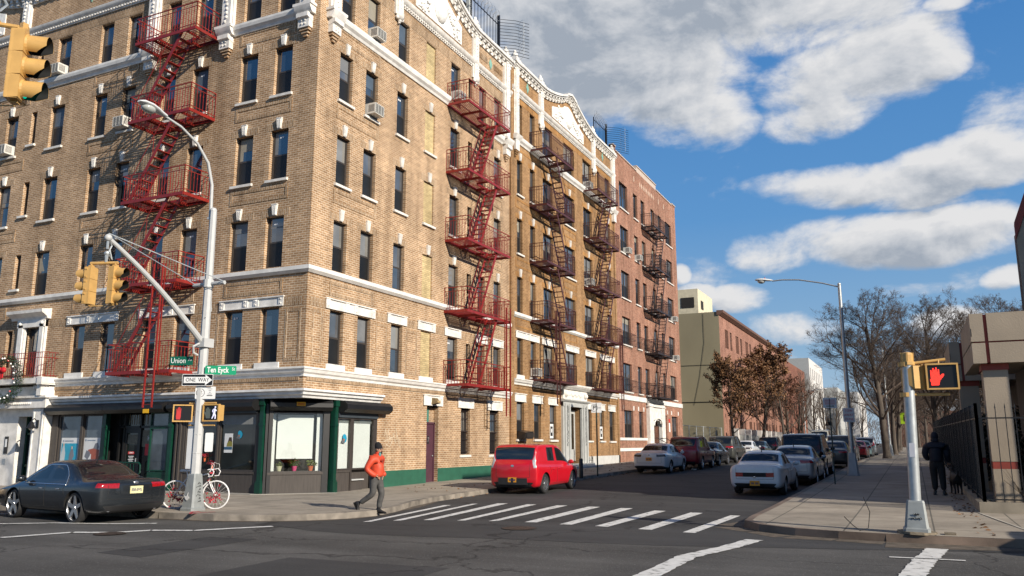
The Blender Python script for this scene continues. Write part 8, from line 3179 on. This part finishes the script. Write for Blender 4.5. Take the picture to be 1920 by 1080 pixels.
P_GREY = paint('graphite', (0.024, 0.029, 0.035), .5, .25)
P_RED = paint('bright_red', (0.50, 0.006, 0.016), .0, .28)
P_WHITE = paint('white', (0.62, 0.63, 0.64), .0, .3)
P_BEIGE = paint('beige', (0.34, 0.27, 0.19), .4, .35)
P_WINE = paint('wine_red', (0.20, 0.006, 0.015), .3, .28)
P_BLACK = paint('black', (0.010, 0.011, 0.014), .2, .25)
P_SILVER = paint('silver', (0.36, 0.38, 0.41), .6, .33)
P_GGREY = paint('green_grey', (0.075, 0.078, 0.072), .5, .35)
P_TEAL = paint('pale_teal', (0.20, 0.30, 0.31), .5, .33)
T_SED = {'side': (5,), 'cap': (3,), 'mat': LRED, 'plate': .74}
acura = ('sedan', 4.6, 1.82, 1.34, 2.6, 0.88, 0.335, P_GREY, 'big', False, {'side': (5,), 'cap': (3,), 'mat': LRED, 'plate': .72, 'pm': YLPL, 'text': 'E50-EVG', 'exhaust': True}, 'chrome')
ac = put_car('parked_car', 'dark graphite sedan on five spoke wheels parked at the kerb by the shop', 'car', 'acura', acura, 13.62, 16.85, 83)
mb = MB()
for s_ in (-1, 1):
  mb.box(0.02, 0.05, s_ * .52 - .1, s_ * .52 + .1, .36, .40)
mb.build('reflector', LRED, ac)
put_car('parked_car', 'beige sedan mostly cut off by the left edge behind the graphite sedan', 'car', 'beige', ('sedan', 4.7, 1.82, 1.40, 2.7, 1.0, .32, P_BEIGE, 'seven', False, {'side': (5,), 'cap': (3,), 'mat': LDARK, 'plate': .5}, ''), 13.35, 23.3, 88)
soul = ('hatch', 4.1, 1.79, 1.63, 2.55, 0.75, 0.335, P_RED, 'five', False, {'side': (5, 6), 'cap': (), 'mat': LCLR, 'plate': .48, 'bumper_insert': True}, '')
ks = put_car('parked_car', 'bright red boxy hatchback parked on the left just past the crosswalk', 'car', 'soul', soul, 26.4, 12.32, 0)
jet = ('sedan', 4.55, 1.76, 1.46, 2.58, 0.98, .325, P_WHITE, 'seven', True, {'side': (5,), 'cap': (3,), 'mat': LDARK, 'plate': .72}, '')
put_car('parked_car', 'white sedan with dark tail lights parked ahead of the red hatchback', 'car', 'jetta', jet, 41.8, 12.05, 0)
suv = ('suv', 4.7, 1.82, 1.78, 2.65, 0.95, .36, P_WINE, 'five', False, {'side': (5, 6), 'cap': (3,), 'mat': LRED, 'plate': .62}, '')
put_car('parked_car', 'wine red sport utility car parked ahead of the white sedan', 'car', 'suv', suv, 46.7, 11.6, 0)
put_car('parked_car', 'black sedan with glowing red tail lights ahead of the wine red car', 'car', 'sedan_b', ('sedan', 4.6, 1.8, 1.46, 2.65, 0.98, .325, P_BLACK, 'five', False, T_SED, ''), 52.0, 11.75, 0)
put_car('parked_car', 'grey green minivan with a wide dark rear window on the left side of the street', 'car', 'van', ('suv', 4.9, 1.92, 1.76, 2.9, 0.95, .33, P_GGREY, 'seven', False, {'side': (5,), 'cap': (3,), 'mat': LRED, 'plate': .9, 'rack': False}, ''), 58.0, 11.9, 0)
put_car('parked_car', 'small white sedan parked beyond the grey green minivan', 'car', 'jetta', jet, 65.5, 11.9, 0)
put_car('parked_car', 'dark green sedan glimpsed beyond the small white sedan', 'car', 'sedan_b', ('sedan', 4.6, 1.8, 1.46, 2.65, 0.98, .325, P_BLACK, 'five', False, T_SED, ''), 72, 12.0, 0, repaint=paint('dark_green', (.02, .035, .03)))
put_car('parked_car', 'black sport utility car farthest along the left kerb', 'car', 'suv', suv, 79, 12.0, 0, repaint=P_BLACK)
cor = ('sedan', 4.3, 1.68, 1.38, 2.46, 0.95, .29, P_WHITE, 'cover', False, {'side': (), 'cap': (), 'mat': LRED, 'plate': .40, 'panel': (.60, .73)}, '')
put_car('parked_car', 'old white sedan with a dark panel between its tail lights, first on the right', 'car', 'corolla', cor, 28.8, 4.72, -1)
put_car('parked_car', 'silver sedan parked second on the right ahead of the old white one', 'car', 'sebring', ('sedan', 4.75, 1.84, 1.47, 2.78, 1.0, .33, P_SILVER, 'seven', False, T_SED, ''), 34.6, 4.4, 0)
ex = put_car('parked_car', 'big black sport utility car with roof rack parked third on the right', 'car', 'exped', ('suv', 5.2, 2.0, 1.92, 3.02, 1.05, .40, P_BLACK, 'five', True, {'side': (5, 6), 'cap': (), 'mat': LDARK, 'plate': .75}, ''), 40.6, 4.65, 0)
put_car('parked_car', 'dark grey sedan with an orange plate just left of the tall street lamp', 'car', 'sedan_g', ('sedan', 4.7, 1.84, 1.48, 2.75, 1.0, .33, paint('dark_grey', (.07, .072, .075), .5), 'seven', False, T_SED, ''), 51.5, 4.3, 0)
put_car('parked_car', 'charcoal sport utility car seen behind the tall street lamp base', 'car', 'suv', suv, 58.2, 4.3, 0, repaint=paint('charcoal', (.04, .04, .045), .5))
put_car('parked_car', 'small red sedan on the right before the big bare tree', 'car', 'jetta', jet, 70.5, 4.2, 0, repaint=P_WINE)
put_car('parked_car', 'pale teal sedan beside the trunk of the big bare tree', 'car', 'jetta', jet, 76.5, 4.1, 0, repaint=P_TEAL)
put_car('parked_car', 'silver minivan farthest on the right side of the street', 'car', 'suv', suv, 84, 4.1, 0, repaint=P_SILVER)
put_car('delivery_van', 'cream high roofed van far up the left side of the street', 'van', 'hvan', ('suv', 5.6, 2.0, 2.6, 3.3, 1.0, .36, paint('cream', (.6, .58, .48), 0), 'seven', False, {'side': (5,), 'cap': (), 'mat': LRED, 'plate': .7, 'rack': False}, ''), 92, 8.8, 0)
# unseen van added outside the right edge, so its shadow crosses the kerb
put_car('shadow_caster_van', 'unseen van added just outside the right edge to shadow the kerb', 'van', 'hvan', ('suv', 5.6, 2.0, 2.6, 3.3, 1.0, .36, MATS['paint_cream'], 'seven', False, {}, ''), 15.6, -8.3, 90)

# ================================================================== people and the dog
def skinned(name, joints, bones, material, parent, sub=2, root_i=0):
  """one continuous surface grown round a jointed skeleton: joints = [(x,y,z,radius or (rx,ry))]"""
  me = bpy.data.meshes.new(name)
  me.from_pydata([j[:3] for j in joints], bones, [])
  ob = bpy.data.objects.new(name, me); COL.objects.link(ob)
  sk = ob.modifiers.new('skin', 'SKIN'); sk.use_smooth_shade = True
  for i, j in enumerate(joints):
    r = j[3] if isinstance(j[3], tuple) else (j[3], j[3])
    me.skin_vertices[0].data[i].radius = r
    me.skin_vertices[0].data[i].use_root = (i == root_i)
  ss = ob.modifiers.new('sub', 'SUBSURF'); ss.levels = sub; ss.render_levels = sub
  dg = bpy.context.evaluated_depsgraph_get()
  m2 = bpy.data.meshes.new_from_object(ob.evaluated_get(dg))
  bpy.data.objects.remove(ob)
  m2.materials.clear(); m2.materials.append(material)
  m2.polygons.foreach_set('use_smooth', [True] * len(m2.polygons))
  return link(name, m2, parent)


SKIN = mat('skin_tone', (0.42, 0.24, 0.16), 0.55, var=0.08)
JACK = mat('orange_red_jacket', (0.56, 0.060, 0.022), 0.6, var=0.12, scale=14, bump=0.6, bscale=9)
TROU = mat('charcoal_trousers', (0.070, 0.068, 0.066), 0.85, var=0.25, scale=12, bump=0.7, bscale=10)
SHOE = mat('black_boot', (0.014, 0.013, 0.013), 0.5)
KNIT = mat('black_knit', (0.010, 0.010, 0.012), 0.95, var=0.3, scale=60, bump=0.8, bscale=120)
HAIRB = mat('dark_beard', (0.02, 0.014, 0.011), 0.9)
SCARF = mat('teal_scarf', (0.10, 0.22, 0.22), 0.9)


def head(parent, c, face, hat=True, beard=True, shades=True, s=1.0):
  """face = heading angle of the nose"""
  M_ = Matrix.Translation(c) @ Matrix.Rotation(face, 4, 'Z') @ Matrix.Scale(s, 4)
  mb = MB()
  mb.ball((0, 0, 0.0), 0.098, 16, 12, (1.0, .80, 1.22)); mb.ball((0.03, 0, -0.06), 0.065, 12, 8, (1, .85, 1))
  mb.hexa([(0.085, -.014, -.03), (0.118, -.016, -.032), (0.118, .016, -.032), (0.085, .014, -.03), (0.085, -.008, .03), (0.098, -.006, .03), (0.098, .006, .03), (0.085, .008, .03)])
  for y in (-.078, .078):
    mb.ball((-0.005, y, -0.005), 0.028, 8, 6, (.6, .35, 1.1))
  mb.tube((-.015, 0, -.19), (-.005, 0, -.05), .055, .05, 10)
  mb.xform(M_); h = mb.build('head', SKIN, parent, smooth=60)
  mb = MB(); mb.ball((.086, .03, .012), .012, 6, 5); mb.ball((.086, -.03, .012), .012, 6, 5); mb.xform(M_); mb.build('eye', STICK, h)
  mb = MB(); mb.box(.088, .1, -.02, .02, -.062, -.055); mb.xform(M_); mb.build('mouth', mat('lip_tone', (.3, .1, .08)), h)
  if beard:
    mb = MB(); mb.ball((0.045, 0, -0.085), 0.06, 10, 8, (.95, .95, .8)); mb.box(.09, .106, -.028, .028, -.05, -.04); mb.ball((-.02, .07, -.03), .035, 8, 6, (1, .4, 1.3)); mb.ball((-.02, -.07, -.03), .035, 8, 6, (1, .4, 1.3)); mb.xform(M_); mb.build('beard', HAIRB, h, smooth=True)
  if shades:
    mb = MB(); mb.ball((.09, .033, .012), .027, 8, 6, (.35, 1, .8)); mb.ball((.09, -.033, .012), .027, 8, 6, (.35, 1, .8)); mb.box(-.0, .09, .078, .084, .012, .02); mb.box(0, .09, -.084, -.078, .012, .02); mb.xform(M_); mb.build('sunglasses', BLACK, h, smooth=50)
  if hat:
    mb = MB(); n = 18
    prof = [(.092, .015), (.1, .03), (.102, .065), (.098, .1), (.082, .145), (.055, .178), (.03, .192), (.001, .195)]
    b = len(mb.v); mb.lathe(prof, n)
    for i in range(b, len(mb.v)):
      x, y, z = mb.v[i]; mb.v[i] = (x * 1.02 - z * .22 + .0, y * .86, z)
    mb.xform(M_); mb.build('beanie', KNIT, h, smooth=True)
  else:
    mb = MB(); mb.ball((-.015, 0, .015), .115, 14, 10, (1, .92, 1.2)); mb.ball((-.05, 0, -.1), .09, 12, 8, (1, 1.2, .9)); mb.xform(M_); mb.build('hood', MATS['dark_navy_coat'], h, smooth=True)
  return h


def hand(parent, wrist, d, side, curl=0.6):
  """small relaxed hand: palm, four bent fingers of different length and a side thumb"""
  d = d.normalized(); s_ = side.normalized(); n = d.cross(s_).normalized()
  J = [tuple(wrist) + ((.026, .018),), tuple(wrist + d * .05) + ((.036, .016),), tuple(wrist + d * .09) + ((.036, .014),)]
  o = skinned('hand', J, [(0, 1), (1, 2)], SKIN, parent, 1)
  for i, (off, ln) in enumerate(((-.027, .065), (-.009, .075), (.009, .07), (.026, .055))):
    a = wrist + d * .09 + s_ * off
    b = a + (d * math.cos(curl * .5) + n * math.sin(curl * .5)) * ln * .45
    c = b + (d * math.cos(curl) + n * math.sin(curl)) * ln * .3
    e = c + (d * math.cos(curl * 1.5) + n * math.sin(curl * 1.5)) * ln * .25
    skinned('finger', [tuple(a) + (.009,), tuple(b) + (.0085,), tuple(c) + (.008,), tuple(e) + (.006,)], [(0, 1), (1, 2), (2, 3)], SKIN, o, 1)
  a = wrist + d * .03 - s_ * .03
  skinned('thumb', [tuple(a) + (.011,), tuple(a + d * .03 - s_ * .022) + (.0095,), tuple(a + d * .06 - s_ * .024 + n * .01) + (.008,)], [(0, 1), (1, 2)], SKIN, o, 1)


def boot(parent, ankle, toe_dir, pitch=0.0):
  M_ = Matrix.Translation(ankle) @ Matrix.Rotation(math.atan2(toe_dir.y, toe_dir.x), 4, 'Z') @ Matrix.Rotation(pitch, 4, 'Y')
  mb = MB()
  secs = [(-.085, .034, -.075, -.0), (-.06, .042, -.085, .06), (0.0, .044, -.085, .075), (.06, .044, -.085, .0), (.12, .05, -.085, -.03), (.17, .046, -.085, -.045), (.2, .028, -.08, -.06)]
  b = len(mb.v); n = 10
  for x, w_, z0, z1 in secs:
    for k in range(n):
      t = 2 * math.pi * k / n
      mb.v.append((x, w_ * math.cos(t), (z0 + z1) / 2 + (z1 - z0) / 2 * math.sin(t)))
  for i in range(len(secs) - 1):
    for k in range(n):
      j = (k + 1) % n
      mb.f.append((b + i * n + k, b + i * n + j, b + (i + 1) * n + j, b + (i + 1) * n + k)); mb.m.append(0)
  mb.f.append(tuple(b + k for k in range(n))); mb.f.append(tuple(b + (len(secs) - 1) * n + k for k in range(n))); mb.m += [0, 0]
  mb.box(-.09, .2, -.046, .046, -.1, -.083)
  mb.xform(M_); return mb.build('boot', SHOE, parent, smooth=50)


def person(label, loc, heading, s, torso, legs, arms, headc, face, coat, trou, boots, hem, **kw):
  """local frame: x forward, y left"""
  p = thing('person', label, 'person', loc, heading)
  p.scale = (s, s, s)
  hips = (0, 0, .90)
  J = [hips + ((.19, .17),)] + torso
  nb = len(J)
  bones = [(i, i + 1) for i in range(nb - 1)]
  ch = nb - 2
  for arm in arms:
    prev = ch
    for j in arm:
      J.append(j); bones.append((prev, len(J) - 1)); prev = len(J) - 1
  skinned('jacket', J, bones, coat, p, 2)
  JT = [(0, 0, .93, (.17, .15)), (0, 0, 1.06, (.15, .13))]; BT = [(0, 1)]
  for leg in legs:
    prev = 0
    for j in leg:
      JT.append(j); BT.append((prev, len(JT) - 1)); prev = len(JT) - 1
  skinned('trousers', JT, BT, trou, p, 2)
  for an, td, pi_ in boots:
    boot(p, Vector(an), Vector(td), pi_)
  head(p, Vector(headc), face, **kw)
  return p


# the man in the orange-red jacket, striding to the right in front of the camera
mh_ = math.atan2(-0.86, 0.5)     # walks across the view
man = person('man in orange red jacket and black knit cap striding off the kerb',
      (17.15, 11.95, 0.06), R(-84), 0.94,
      [(0.0, 0, 1.02, (.20, .17)), (0.01, 0, 1.18, (.21, .17)), (0.01, 0, 1.34, (.22, .17)), (0.02, 0, 1.44, (.15, .11)), (0.03, 0, 1.52, (.07, .075))],
      [[(0.02, .09, .84, .12), (0.12, .10, .50, .085), (0.06, .10, .30, .078), (0.05, .10, .13, .072)],
       [(-0.03, -.09, .84, .12), (-0.04, -.09, .50, .088), (-0.26, -.09, .36, .074), (-0.40, -.09, .27, .068)]],
      [[(0.0, .25, 1.38, .10), (-0.10, .34, 1.14, .088), (0.06, .27, .99, .078), (0.13, .20, .98, .065)],
       [(0.0, -.25, 1.38, .10), (-0.12, -.34, 1.14, .088), (0.05, -.27, .99, .078), (0.12, -.20, .98, .065)]],
      (0.05, 0, 1.635), R(-8), JACK, TROU, [((0.05, .10, .1), (1, .05, 0), 0.0), ((-.46, -.09, .24), (1, 0, 0), R(62))], .93)
mb = MB(); mb.lathe([(.075, 1.46), (.085, 1.50), (.082, 1.57), (.07, 1.58)], 14, c=(.035, 0, 0)); mb.build('collar', JACK, man, smooth=True)
mb = MB(); mb.ball((.11, -.05, 1.50), .05, 8, 6, (.7, 1, 1.2)); mb.build('scarf', SCARF, man, smooth=True)
mb = MB(); mb.path([(.145, 0, 1.42), (.168, 0, 1.3), (.16, 0, 1.15), (.15, 0, .98)], .005, 4); mb.build('zip', mat('dark_zip', (.2, .02, .01)), man)
mb = MB(); mb.box(-.02, .03, .24, .262, .98, 1.0); mb.build('cuff', STICK, man)
for s_ in (-1, 1):       # hands inside the pockets
  hand(man, Vector((.07, s_ * .17, .97)), Vector((.5, -s_ * .5, -.5)), Vector((0, 0, s_)), .5)

NAVY = mat('dark_navy_coat', (0.010, 0.013, 0.024), 0.8, var=0.2, scale=10, bump=0.6, bscale=8)
DTR = mat('black_trousers', (0.011, 0.011, 0.012), 0.85, bump=0.6, bscale=9)
wk = person('walker seen from behind in a hooded dark navy coat and black trousers',
      (28.3, -0.55, gz(28.3) + .15), R(-3), 1.03,
      [(0.0, 0, 1.0, (.23, .20)), (0.0, 0, 1.18, (.25, .21)), (0.0, 0, 1.36, (.26, .20)), (0.0, 0, 1.46, (.17, .13)), (0.0, 0, 1.54, (.08, .08))],
      [[(0.0, .10, .84, .13), (0.03, .10, .50, .10), (0.0, .10, .28, .09), (0.0, .10, .12, .075)],
      [(0.0, -.10, .84, .13), (-0.02, -.11, .50, .10), (-0.04, -.12, .28, .09), (-0.05, -.12, .12, .075)]],
      [[(0.0, .24, 1.38, .11), (0.0, .29, 1.17, .10), (0.12, .25, 1.03, .08), (0.2, .2, 1.03, .06)],
      [(0.0, -.24, 1.38, .11), (-0.02, -.29, 1.17, .10), (0.10, -.29, 1.0, .08), (0.16, -.30, .94, .06)]],
      (0.03, 0, 1.66), 0.0, NAVY, DTR, [((0.0, .11, .1), (1, .1, 0), 0), ((-.05, -.13, .1), (1, -.15, 0), 0)], .93, hat=False, beard=False, shades=False)
hand(wk, Vector((.19, -.30, .91)), Vector((.8, 0, -.6)), Vector((0, 1, 0)), 1.1)
hand(wk, Vector((.2, .2, 1.02)), Vector((1, -.3, 0)), Vector((0, 0, 1)), 1.0)
# black dog on a lead
dog = thing('dog', 'black dog on a lead beside the walker, close to the railing', 'dog', (28.9, -1.02, gz(28.9) + .15), R(8))
COAT = mat('black_dog_coat', (0.008, 0.008, 0.008), 0.7, var=0.3, scale=30, bump=0.6, bscale=40)
J = [(-.28, 0, .50, (.10, .11)), (-.08, 0, .50, (.10, .11)), (.16, 0, .50, (.12, .15)), (.30, 0, .56, (.09, .10)), (.40, 0, .68, (.065, .065)), (.47, 0, .74, (.07, .065)), (.56, 0, .72, (.04, .035)), (.64, 0, .70, (.028, .025)),
  (-.30, .08, .40, .075), (-.24, .09, .28, .045), (-.37, .09, .16, .026), (-.35, .09, .03, .024), (-.31, .09, .015, .024),
  (-.30, -.08, .40, .075), (-.22, -.09, .27, .045), (-.34, -.09, .15, .026), (-.31, -.09, .03, .024), (-.27, -.09, .015, .024),
  (.20, .09, .38, .055), (.19, .09, .22, .03), (.21, .09, .03, .024), (.25, .09, .015, .024),
  (.18, -.09, .38, .055), (.23, -.09, .22, .03), (.20, -.09, .03, .024), (.24, -.09, .015, .024),
  (-.38, 0, .56, .03), (-.48, 0, .60, .022), (-.56, 0, .70, .012)]
Bn = [(0, 1), (1, 2), (2, 3), (3, 4), (4, 5), (5, 6), (6, 7), (0, 8), (8, 9), (9, 10), (10, 11), (11, 12), (0, 13), (13, 14), (14, 15), (15, 16), (16, 17), (2, 18), (18, 19), (19, 20), (20, 21), (2, 22), (22, 23), (23, 24), (24, 25), (0, 26), (26, 27), (27, 28)]
dg_body = skinned('body', J, Bn, COAT, dog, 2)
mb = MB()
for s_ in (-1, 1):
  mb.hexa([(.43, s_ * .05, .78), (.47, s_ * .03, .79), (.48, s_ * .06, .77), (.44, s_ * .08, .76), (.43, s_ * .07, .86), (.44, s_ * .06, .87), (.445, s_ * .07, .86), (.435, s_ * .075, .86)])
mb.build('ear', COAT, dog)
mb = MB(); mb.lathe([(.075, -.012), (.078, 0), (.075, .012)], 12, c=(.37, 0, .65)); mb.build('collar', mat('grey_collar', (.3, .3, .3)), dog)
ld = MB(); ld.path([(28.58, -.93, 1.24), (28.8, -.97, 1.05), (29.2, -1.0, .93)], .009, 5); tag(ld.build('dog_lead', NEAR_BLACK), 'dark taut lead from the walker\'s right hand to the dog', 'lead')

# ================================================================== trees
BARK = mat('grey_brown_bark', (0.075, 0.060, 0.048), 0.9, var=0.35, scale=5, bump=0.9, bscale=18, stretch=(1, 1, 0.3))
TWIG = mat('brown_twig', (0.085, 0.062, 0.048), 0.9, var=0.25, scale=3)
DRYLEAF = mat('dry_oak_leaf', (0.20, 0.105, 0.047), 0.7, var=0.5, scale=2.2)
DULLEAF = mat('dull_brown_leaf', (0.15, 0.065, 0.035), 0.75, var=0.4, scale=2.2)


def tree_meshes(seed, H, trunk_r, spread, first=0.25, lv=5, leaf=None, nleaf=0, up=0.55, leafsize=0.09, kids=(5, 4, 4, 4), tw=0):
  rnd = random.Random(seed)
  tr_, cr, lf = MB(), MB(), MB()
  tips = []

  def grow(p, d, L_, r, depth):
    n = 4 if depth < 2 else 3
    pts, rr = [p], [r]
    q_, dd = p.copy(), d.copy()
    segs = 5 if depth < 2 else 3
    for i in range(segs):
      g_ = .035 if depth == 0 else .12
      dd = (dd + Vector((rnd.gauss(0, g_), rnd.gauss(0, g_), rnd.gauss(0.03, .08)))).normalized()
      q_ = q_ + dd * (L_ / segs)
      pts.append(q_.copy()); rr.append(r * (1 - 0.62 * (i + 1) / segs))
    (tr_ if depth == 0 else cr).path(pts, rr, 9 if depth == 0 else (5 if depth < 3 else 3))
    if depth >= lv:
      for _ in range(tw):
        b = pts[rnd.randrange(len(pts))]
        cr.tube(b, b + (dd + Vector((rnd.gauss(0, .6), rnd.gauss(0, .6), rnd.gauss(.1, .5)))) * L_ * .8, .006, .003, 3, False)
      tips.append(pts)
      return
    if depth >= lv - 2:
      tips.append(pts)
    k = kids[min(depth, len(kids) - 1)]
    for i in range(k + (1 if rnd.random() < .4 else 0)):
      t = (first if depth == 0 else 0.25) + (1 - (first if depth == 0 else 0.25)) * (i + rnd.random()) / k
      t = min(t, .98)
      j = min(int(t * segs), segs - 1)
      b = pts[j].lerp(pts[j + 1], t * segs - j)
      a = rnd.random() * 6.283
      side = Vector((math.cos(a), math.sin(a), 0))
      ax = dd.cross(side)
      if ax.length < .1:
        ax = Vector((1, 0, 0))
      ang = rnd.uniform(.45, .95) * spread
      nd = (Matrix.Rotation(ang, 3, ax.normalized()) @ (pts[j + 1] - pts[j]).normalized())
      nd = (nd + Vector((0, 0, up * .35))).normalized()
      grow(b, nd, L_ * rnd.uniform(.42, .62) * ((1.22 - .75 * t) if depth == 0 else 1.05 - .3 * t), max(.005, (r * (1 - .6 * t)) * (rnd.uniform(.36, .5) if depth == 0 else rnd.uniform(.5, .66))), depth + 1)
  grow(Vector((0, 0, 0)), Vector((0, 0, 1)), H * .80, trunk_r, 0)
  tr_.lathe([(trunk_r * 1.5, -.1), (trunk_r * 1.2, .1), (trunk_r * 1.0, .4)], 9)
  if leaf:
    for k in range(nleaf):
      pts = tips[rnd.randrange(len(tips))]
      i = rnd.randrange(len(pts) - 1)
      c = pts[i].lerp(pts[i + 1], rnd.random()) + Vector((rnd.gauss(0, .07), rnd.gauss(0, .07), rnd.gauss(-.03, .07)))
      d = Vector((rnd.uniform(-1, 1), rnd.uniform(-1, 1), rnd.uniform(-1, .4))).normalized() * leafsize * rnd.uniform(.7, 1.3)
      u = d.cross(Vector((rnd.uniform(-1, 1), rnd.uniform(-1, 1), 1))).normalized() * leafsize * .45
      lf.q(c, c + d * .5 + u, c + d, c + d * .5 - u)
  out = [('trunk', tr_.mesh('trunk', BARK, smooth=60, fix=False)), ('crown', cr.mesh('crown', TWIG, fix=False))]
  if leaf:
    out.append(('foliage', lf.mesh('foliage', leaf, fix=False)))
  return out


TB = [tree_meshes(3, 12.2, .27, 1.15, .24, 5, kids=(18, 7, 6, 4, 3), tw=2), tree_meshes(8, 12, .25, 1.15, .22, 5, kids=(16, 6, 5, 4, 3), tw=2), tree_meshes(12, 9.5, .2, .8, .2, 5, kids=(10, 5, 4, 3, 3), up=1.0)]
TO = tree_meshes(5, 9.6, .17, 1.15, .26, 4, DRYLEAF, 9500, leafsize=.17, kids=(13, 6, 5, 4))
TD = tree_meshes(6, 8.5, .2, 1.1, .25, 4, DULLEAF, 3500, leafsize=.17, kids=(12, 6, 5, 4))


def put_tree(kind, label, x, y, s=1.0, rz=0.0, group=None, z=None, name='bare_tree', lean=0.0):
  r = thing(name, label, 'tree', (x, y, (gz(x) + .12) if z is None else z), rz, group)
  r.scale = (s, s, s)
  r.rotation_euler = (0, lean, rz)
  for nm, me in kind:
    link(nm, me, r)
  return r


put_tree(TB[0], 'big bare street tree with a thick dark trunk, nearest on the right pavement', 67.5, 1.9, 1.02, 0.4)
put_tree(TB[1], 'second big bare tree, just left of the grey signal post', 76, -1.6, 1.08, 2.0)
RG = 'bare park trees beyond the right pavement'
k = 0
rnd = random.Random(77)
for x, y, s, t in ((72, -6.5, 1.0, 0), (60, -9, .8, 1), (84, -4.5, 1.05, 1), (90, 1.8, .95, 0), (95, -8, 1.1, 0), (104, -3.0, 1.0, 1), (112, 1.9, 1.0, 1), (118, -9, 1.15, 0), (130, -3, 1.1, 1), (140, 2.0, 1.0, 0), (150, -10, 1.2, 0), (165, -2, 1.15, 1), (185, 2.5, 1.1, 0), (200, -6, 1.3, 1), (80, -13, 1.1, 1), (100, -15, 1.2, 0), (64, -15, .95, 0), (225, -1, 1.3, 0), (52, -7.5, .7, 1), (240, 5, 1.3, 1), (240, -14, 1.4, 0)):
  put_tree(TB[t], 'bare grey brown tree among the crowd of leafless trees beyond the right pavement', x, y, s, rnd.random() * 6, RG)
put_tree(TO, 'street tree still full of dry orange brown leaves, left of the road', 94, 14.9, 1.2, 1.0, name='oak_tree')
put_tree(TO, 'smaller thinly leaved brown tree before the olive end wall', 79.5, 15.2, .95, 3.4, name='oak_tree')
put_tree(TD, 'dull brown tree between the orange leaved tree and the white block', 112, 14.5, 1.15, 2.0, name='oak_tree')
LG = 'bare twiggy trees along the left pavement'
for x, y, s in ((104, 13.9, 1.0), (118, 14.0, 1.05), (126, 14.5, 1.1), (137, 14.0, 1.1), (150, 13.5, 1.1), (166, 13.0, 1.15), (186, 12.0, 1.2), (210, 11.0, 1.2)):
  put_tree(TB[2], 'twiggy upright bare tree in the row along the left pavement', x, y, s, rnd.random() * 6, LG)
lv_ = MB()
for k in range(900):
  x = rnd.uniform(17, 60)
  y = rnd.choice((3.3 + abs(rnd.gauss(0, .12)), -1.15 + abs(rnd.gauss(0, .2)), 13.3 - abs(rnd.gauss(0, .15)), rnd.uniform(14, 17)))
  z = gz(x) + (.16 if (y < 3.3 or y > 13.4) else .012)
  if x < 23 and y > 3:
    continue
  d = Vector((rnd.gauss(0, 1), rnd.gauss(0, 1), 0)).normalized() * rnd.uniform(.025, .06)
  u = Vector((-d.y, d.x, .3 * d.length))
  c = Vector((x, y, z))
  lv_.q(c - d, c - u * .6, c + d, c + u * .6 + Vector((0, 0, .015)))
tag(lv_.build('fallen_leaves', DRYLEAF, fix=False), 'dry brown leaves and scraps blown along the kerbs', 'leaves', kind='stuff')
# park railing and wooded mass far down the street
mb = MB()
for k in range(17000):
  x = rnd.uniform(72, 300); y = rnd.uniform(-60, -4 if x < 200 else 3); z = rnd.random() ** 1.3 * 9.5 + .3
  d = Vector((rnd.gauss(0, .5), rnd.gauss(0, .5), rnd.uniform(.3, 1.4)))
  c = Vector((x, y, z))
  mb.tube(c, c + d * 1.2, .03, .01, 3, False)
tag(mb.build('distant_thicket', TWIG, fix=False), 'tangle of bare twigs filling the park far down the street', 'thicket', kind='stuff')
mb = MB()
for k in range(1500):
  x = rnd.uniform(255, 300); y = rnd.uniform(-10, 14)
  d = Vector((rnd.gauss(0, .5), rnd.gauss(0, .5), rnd.uniform(.3, 1.4)))
  c = Vector((x, y, rnd.random() * 8))
  mb.tube(c, c + d * 1.5, .05, .02, 3, False)
tag(mb.build('distant_thicket', TWIG, fix=False), 'brown twigs closing the far end of the street', 'thicket', kind='stuff')
# yellow-green crossing sign and far traffic light
fs = thing('school_sign', 'yellow green pedestrian crossing sign under the trees far down the right pavement', 'sign', gpt(92, 0.6))
mb = MB(); mb.tube((0, 0, 0), (0, 0, 4.2), .04); mb.build('post', GALV, fs)
mb = MB(); mb.prism([(-.55, 3.0), (.55, 3.0), (.55, 3.85), (0, 4.35), (-.55, 3.85)], 'x', -.03, -.02) if False else mb.box(-.04, -.02, -.5, .5, 3.0, 4.1); mb.build('plate', mat('fluorescent_green', (.35, .55, .02), .5), fs)
mb = MB()
for y in (-.15, .15):
  mb.ball((-.045, y, 3.85), .07, 6, 5, (.3, 1, 1)); mb.box(-.05, -.042, y - .06, y + .06, 3.25, 3.75)
mb.build('symbol', SGK, fs)
ft = thing('traffic_light', 'tiny yellow traffic light over the street in the far distance', 'traffic light', (140, 4.3, 5.6))
signal_head(ft, (0, 0, 0), R(-90), s=1.3)
mb = MB(); mb.path([(0, 0, .75), (0, 0, 1.0), (0, -2.2, 1.4), (0, -2.4, 1.2), (0, -2.4, -5.3)], .07, 6); mb.build('mast', GALV, ft)
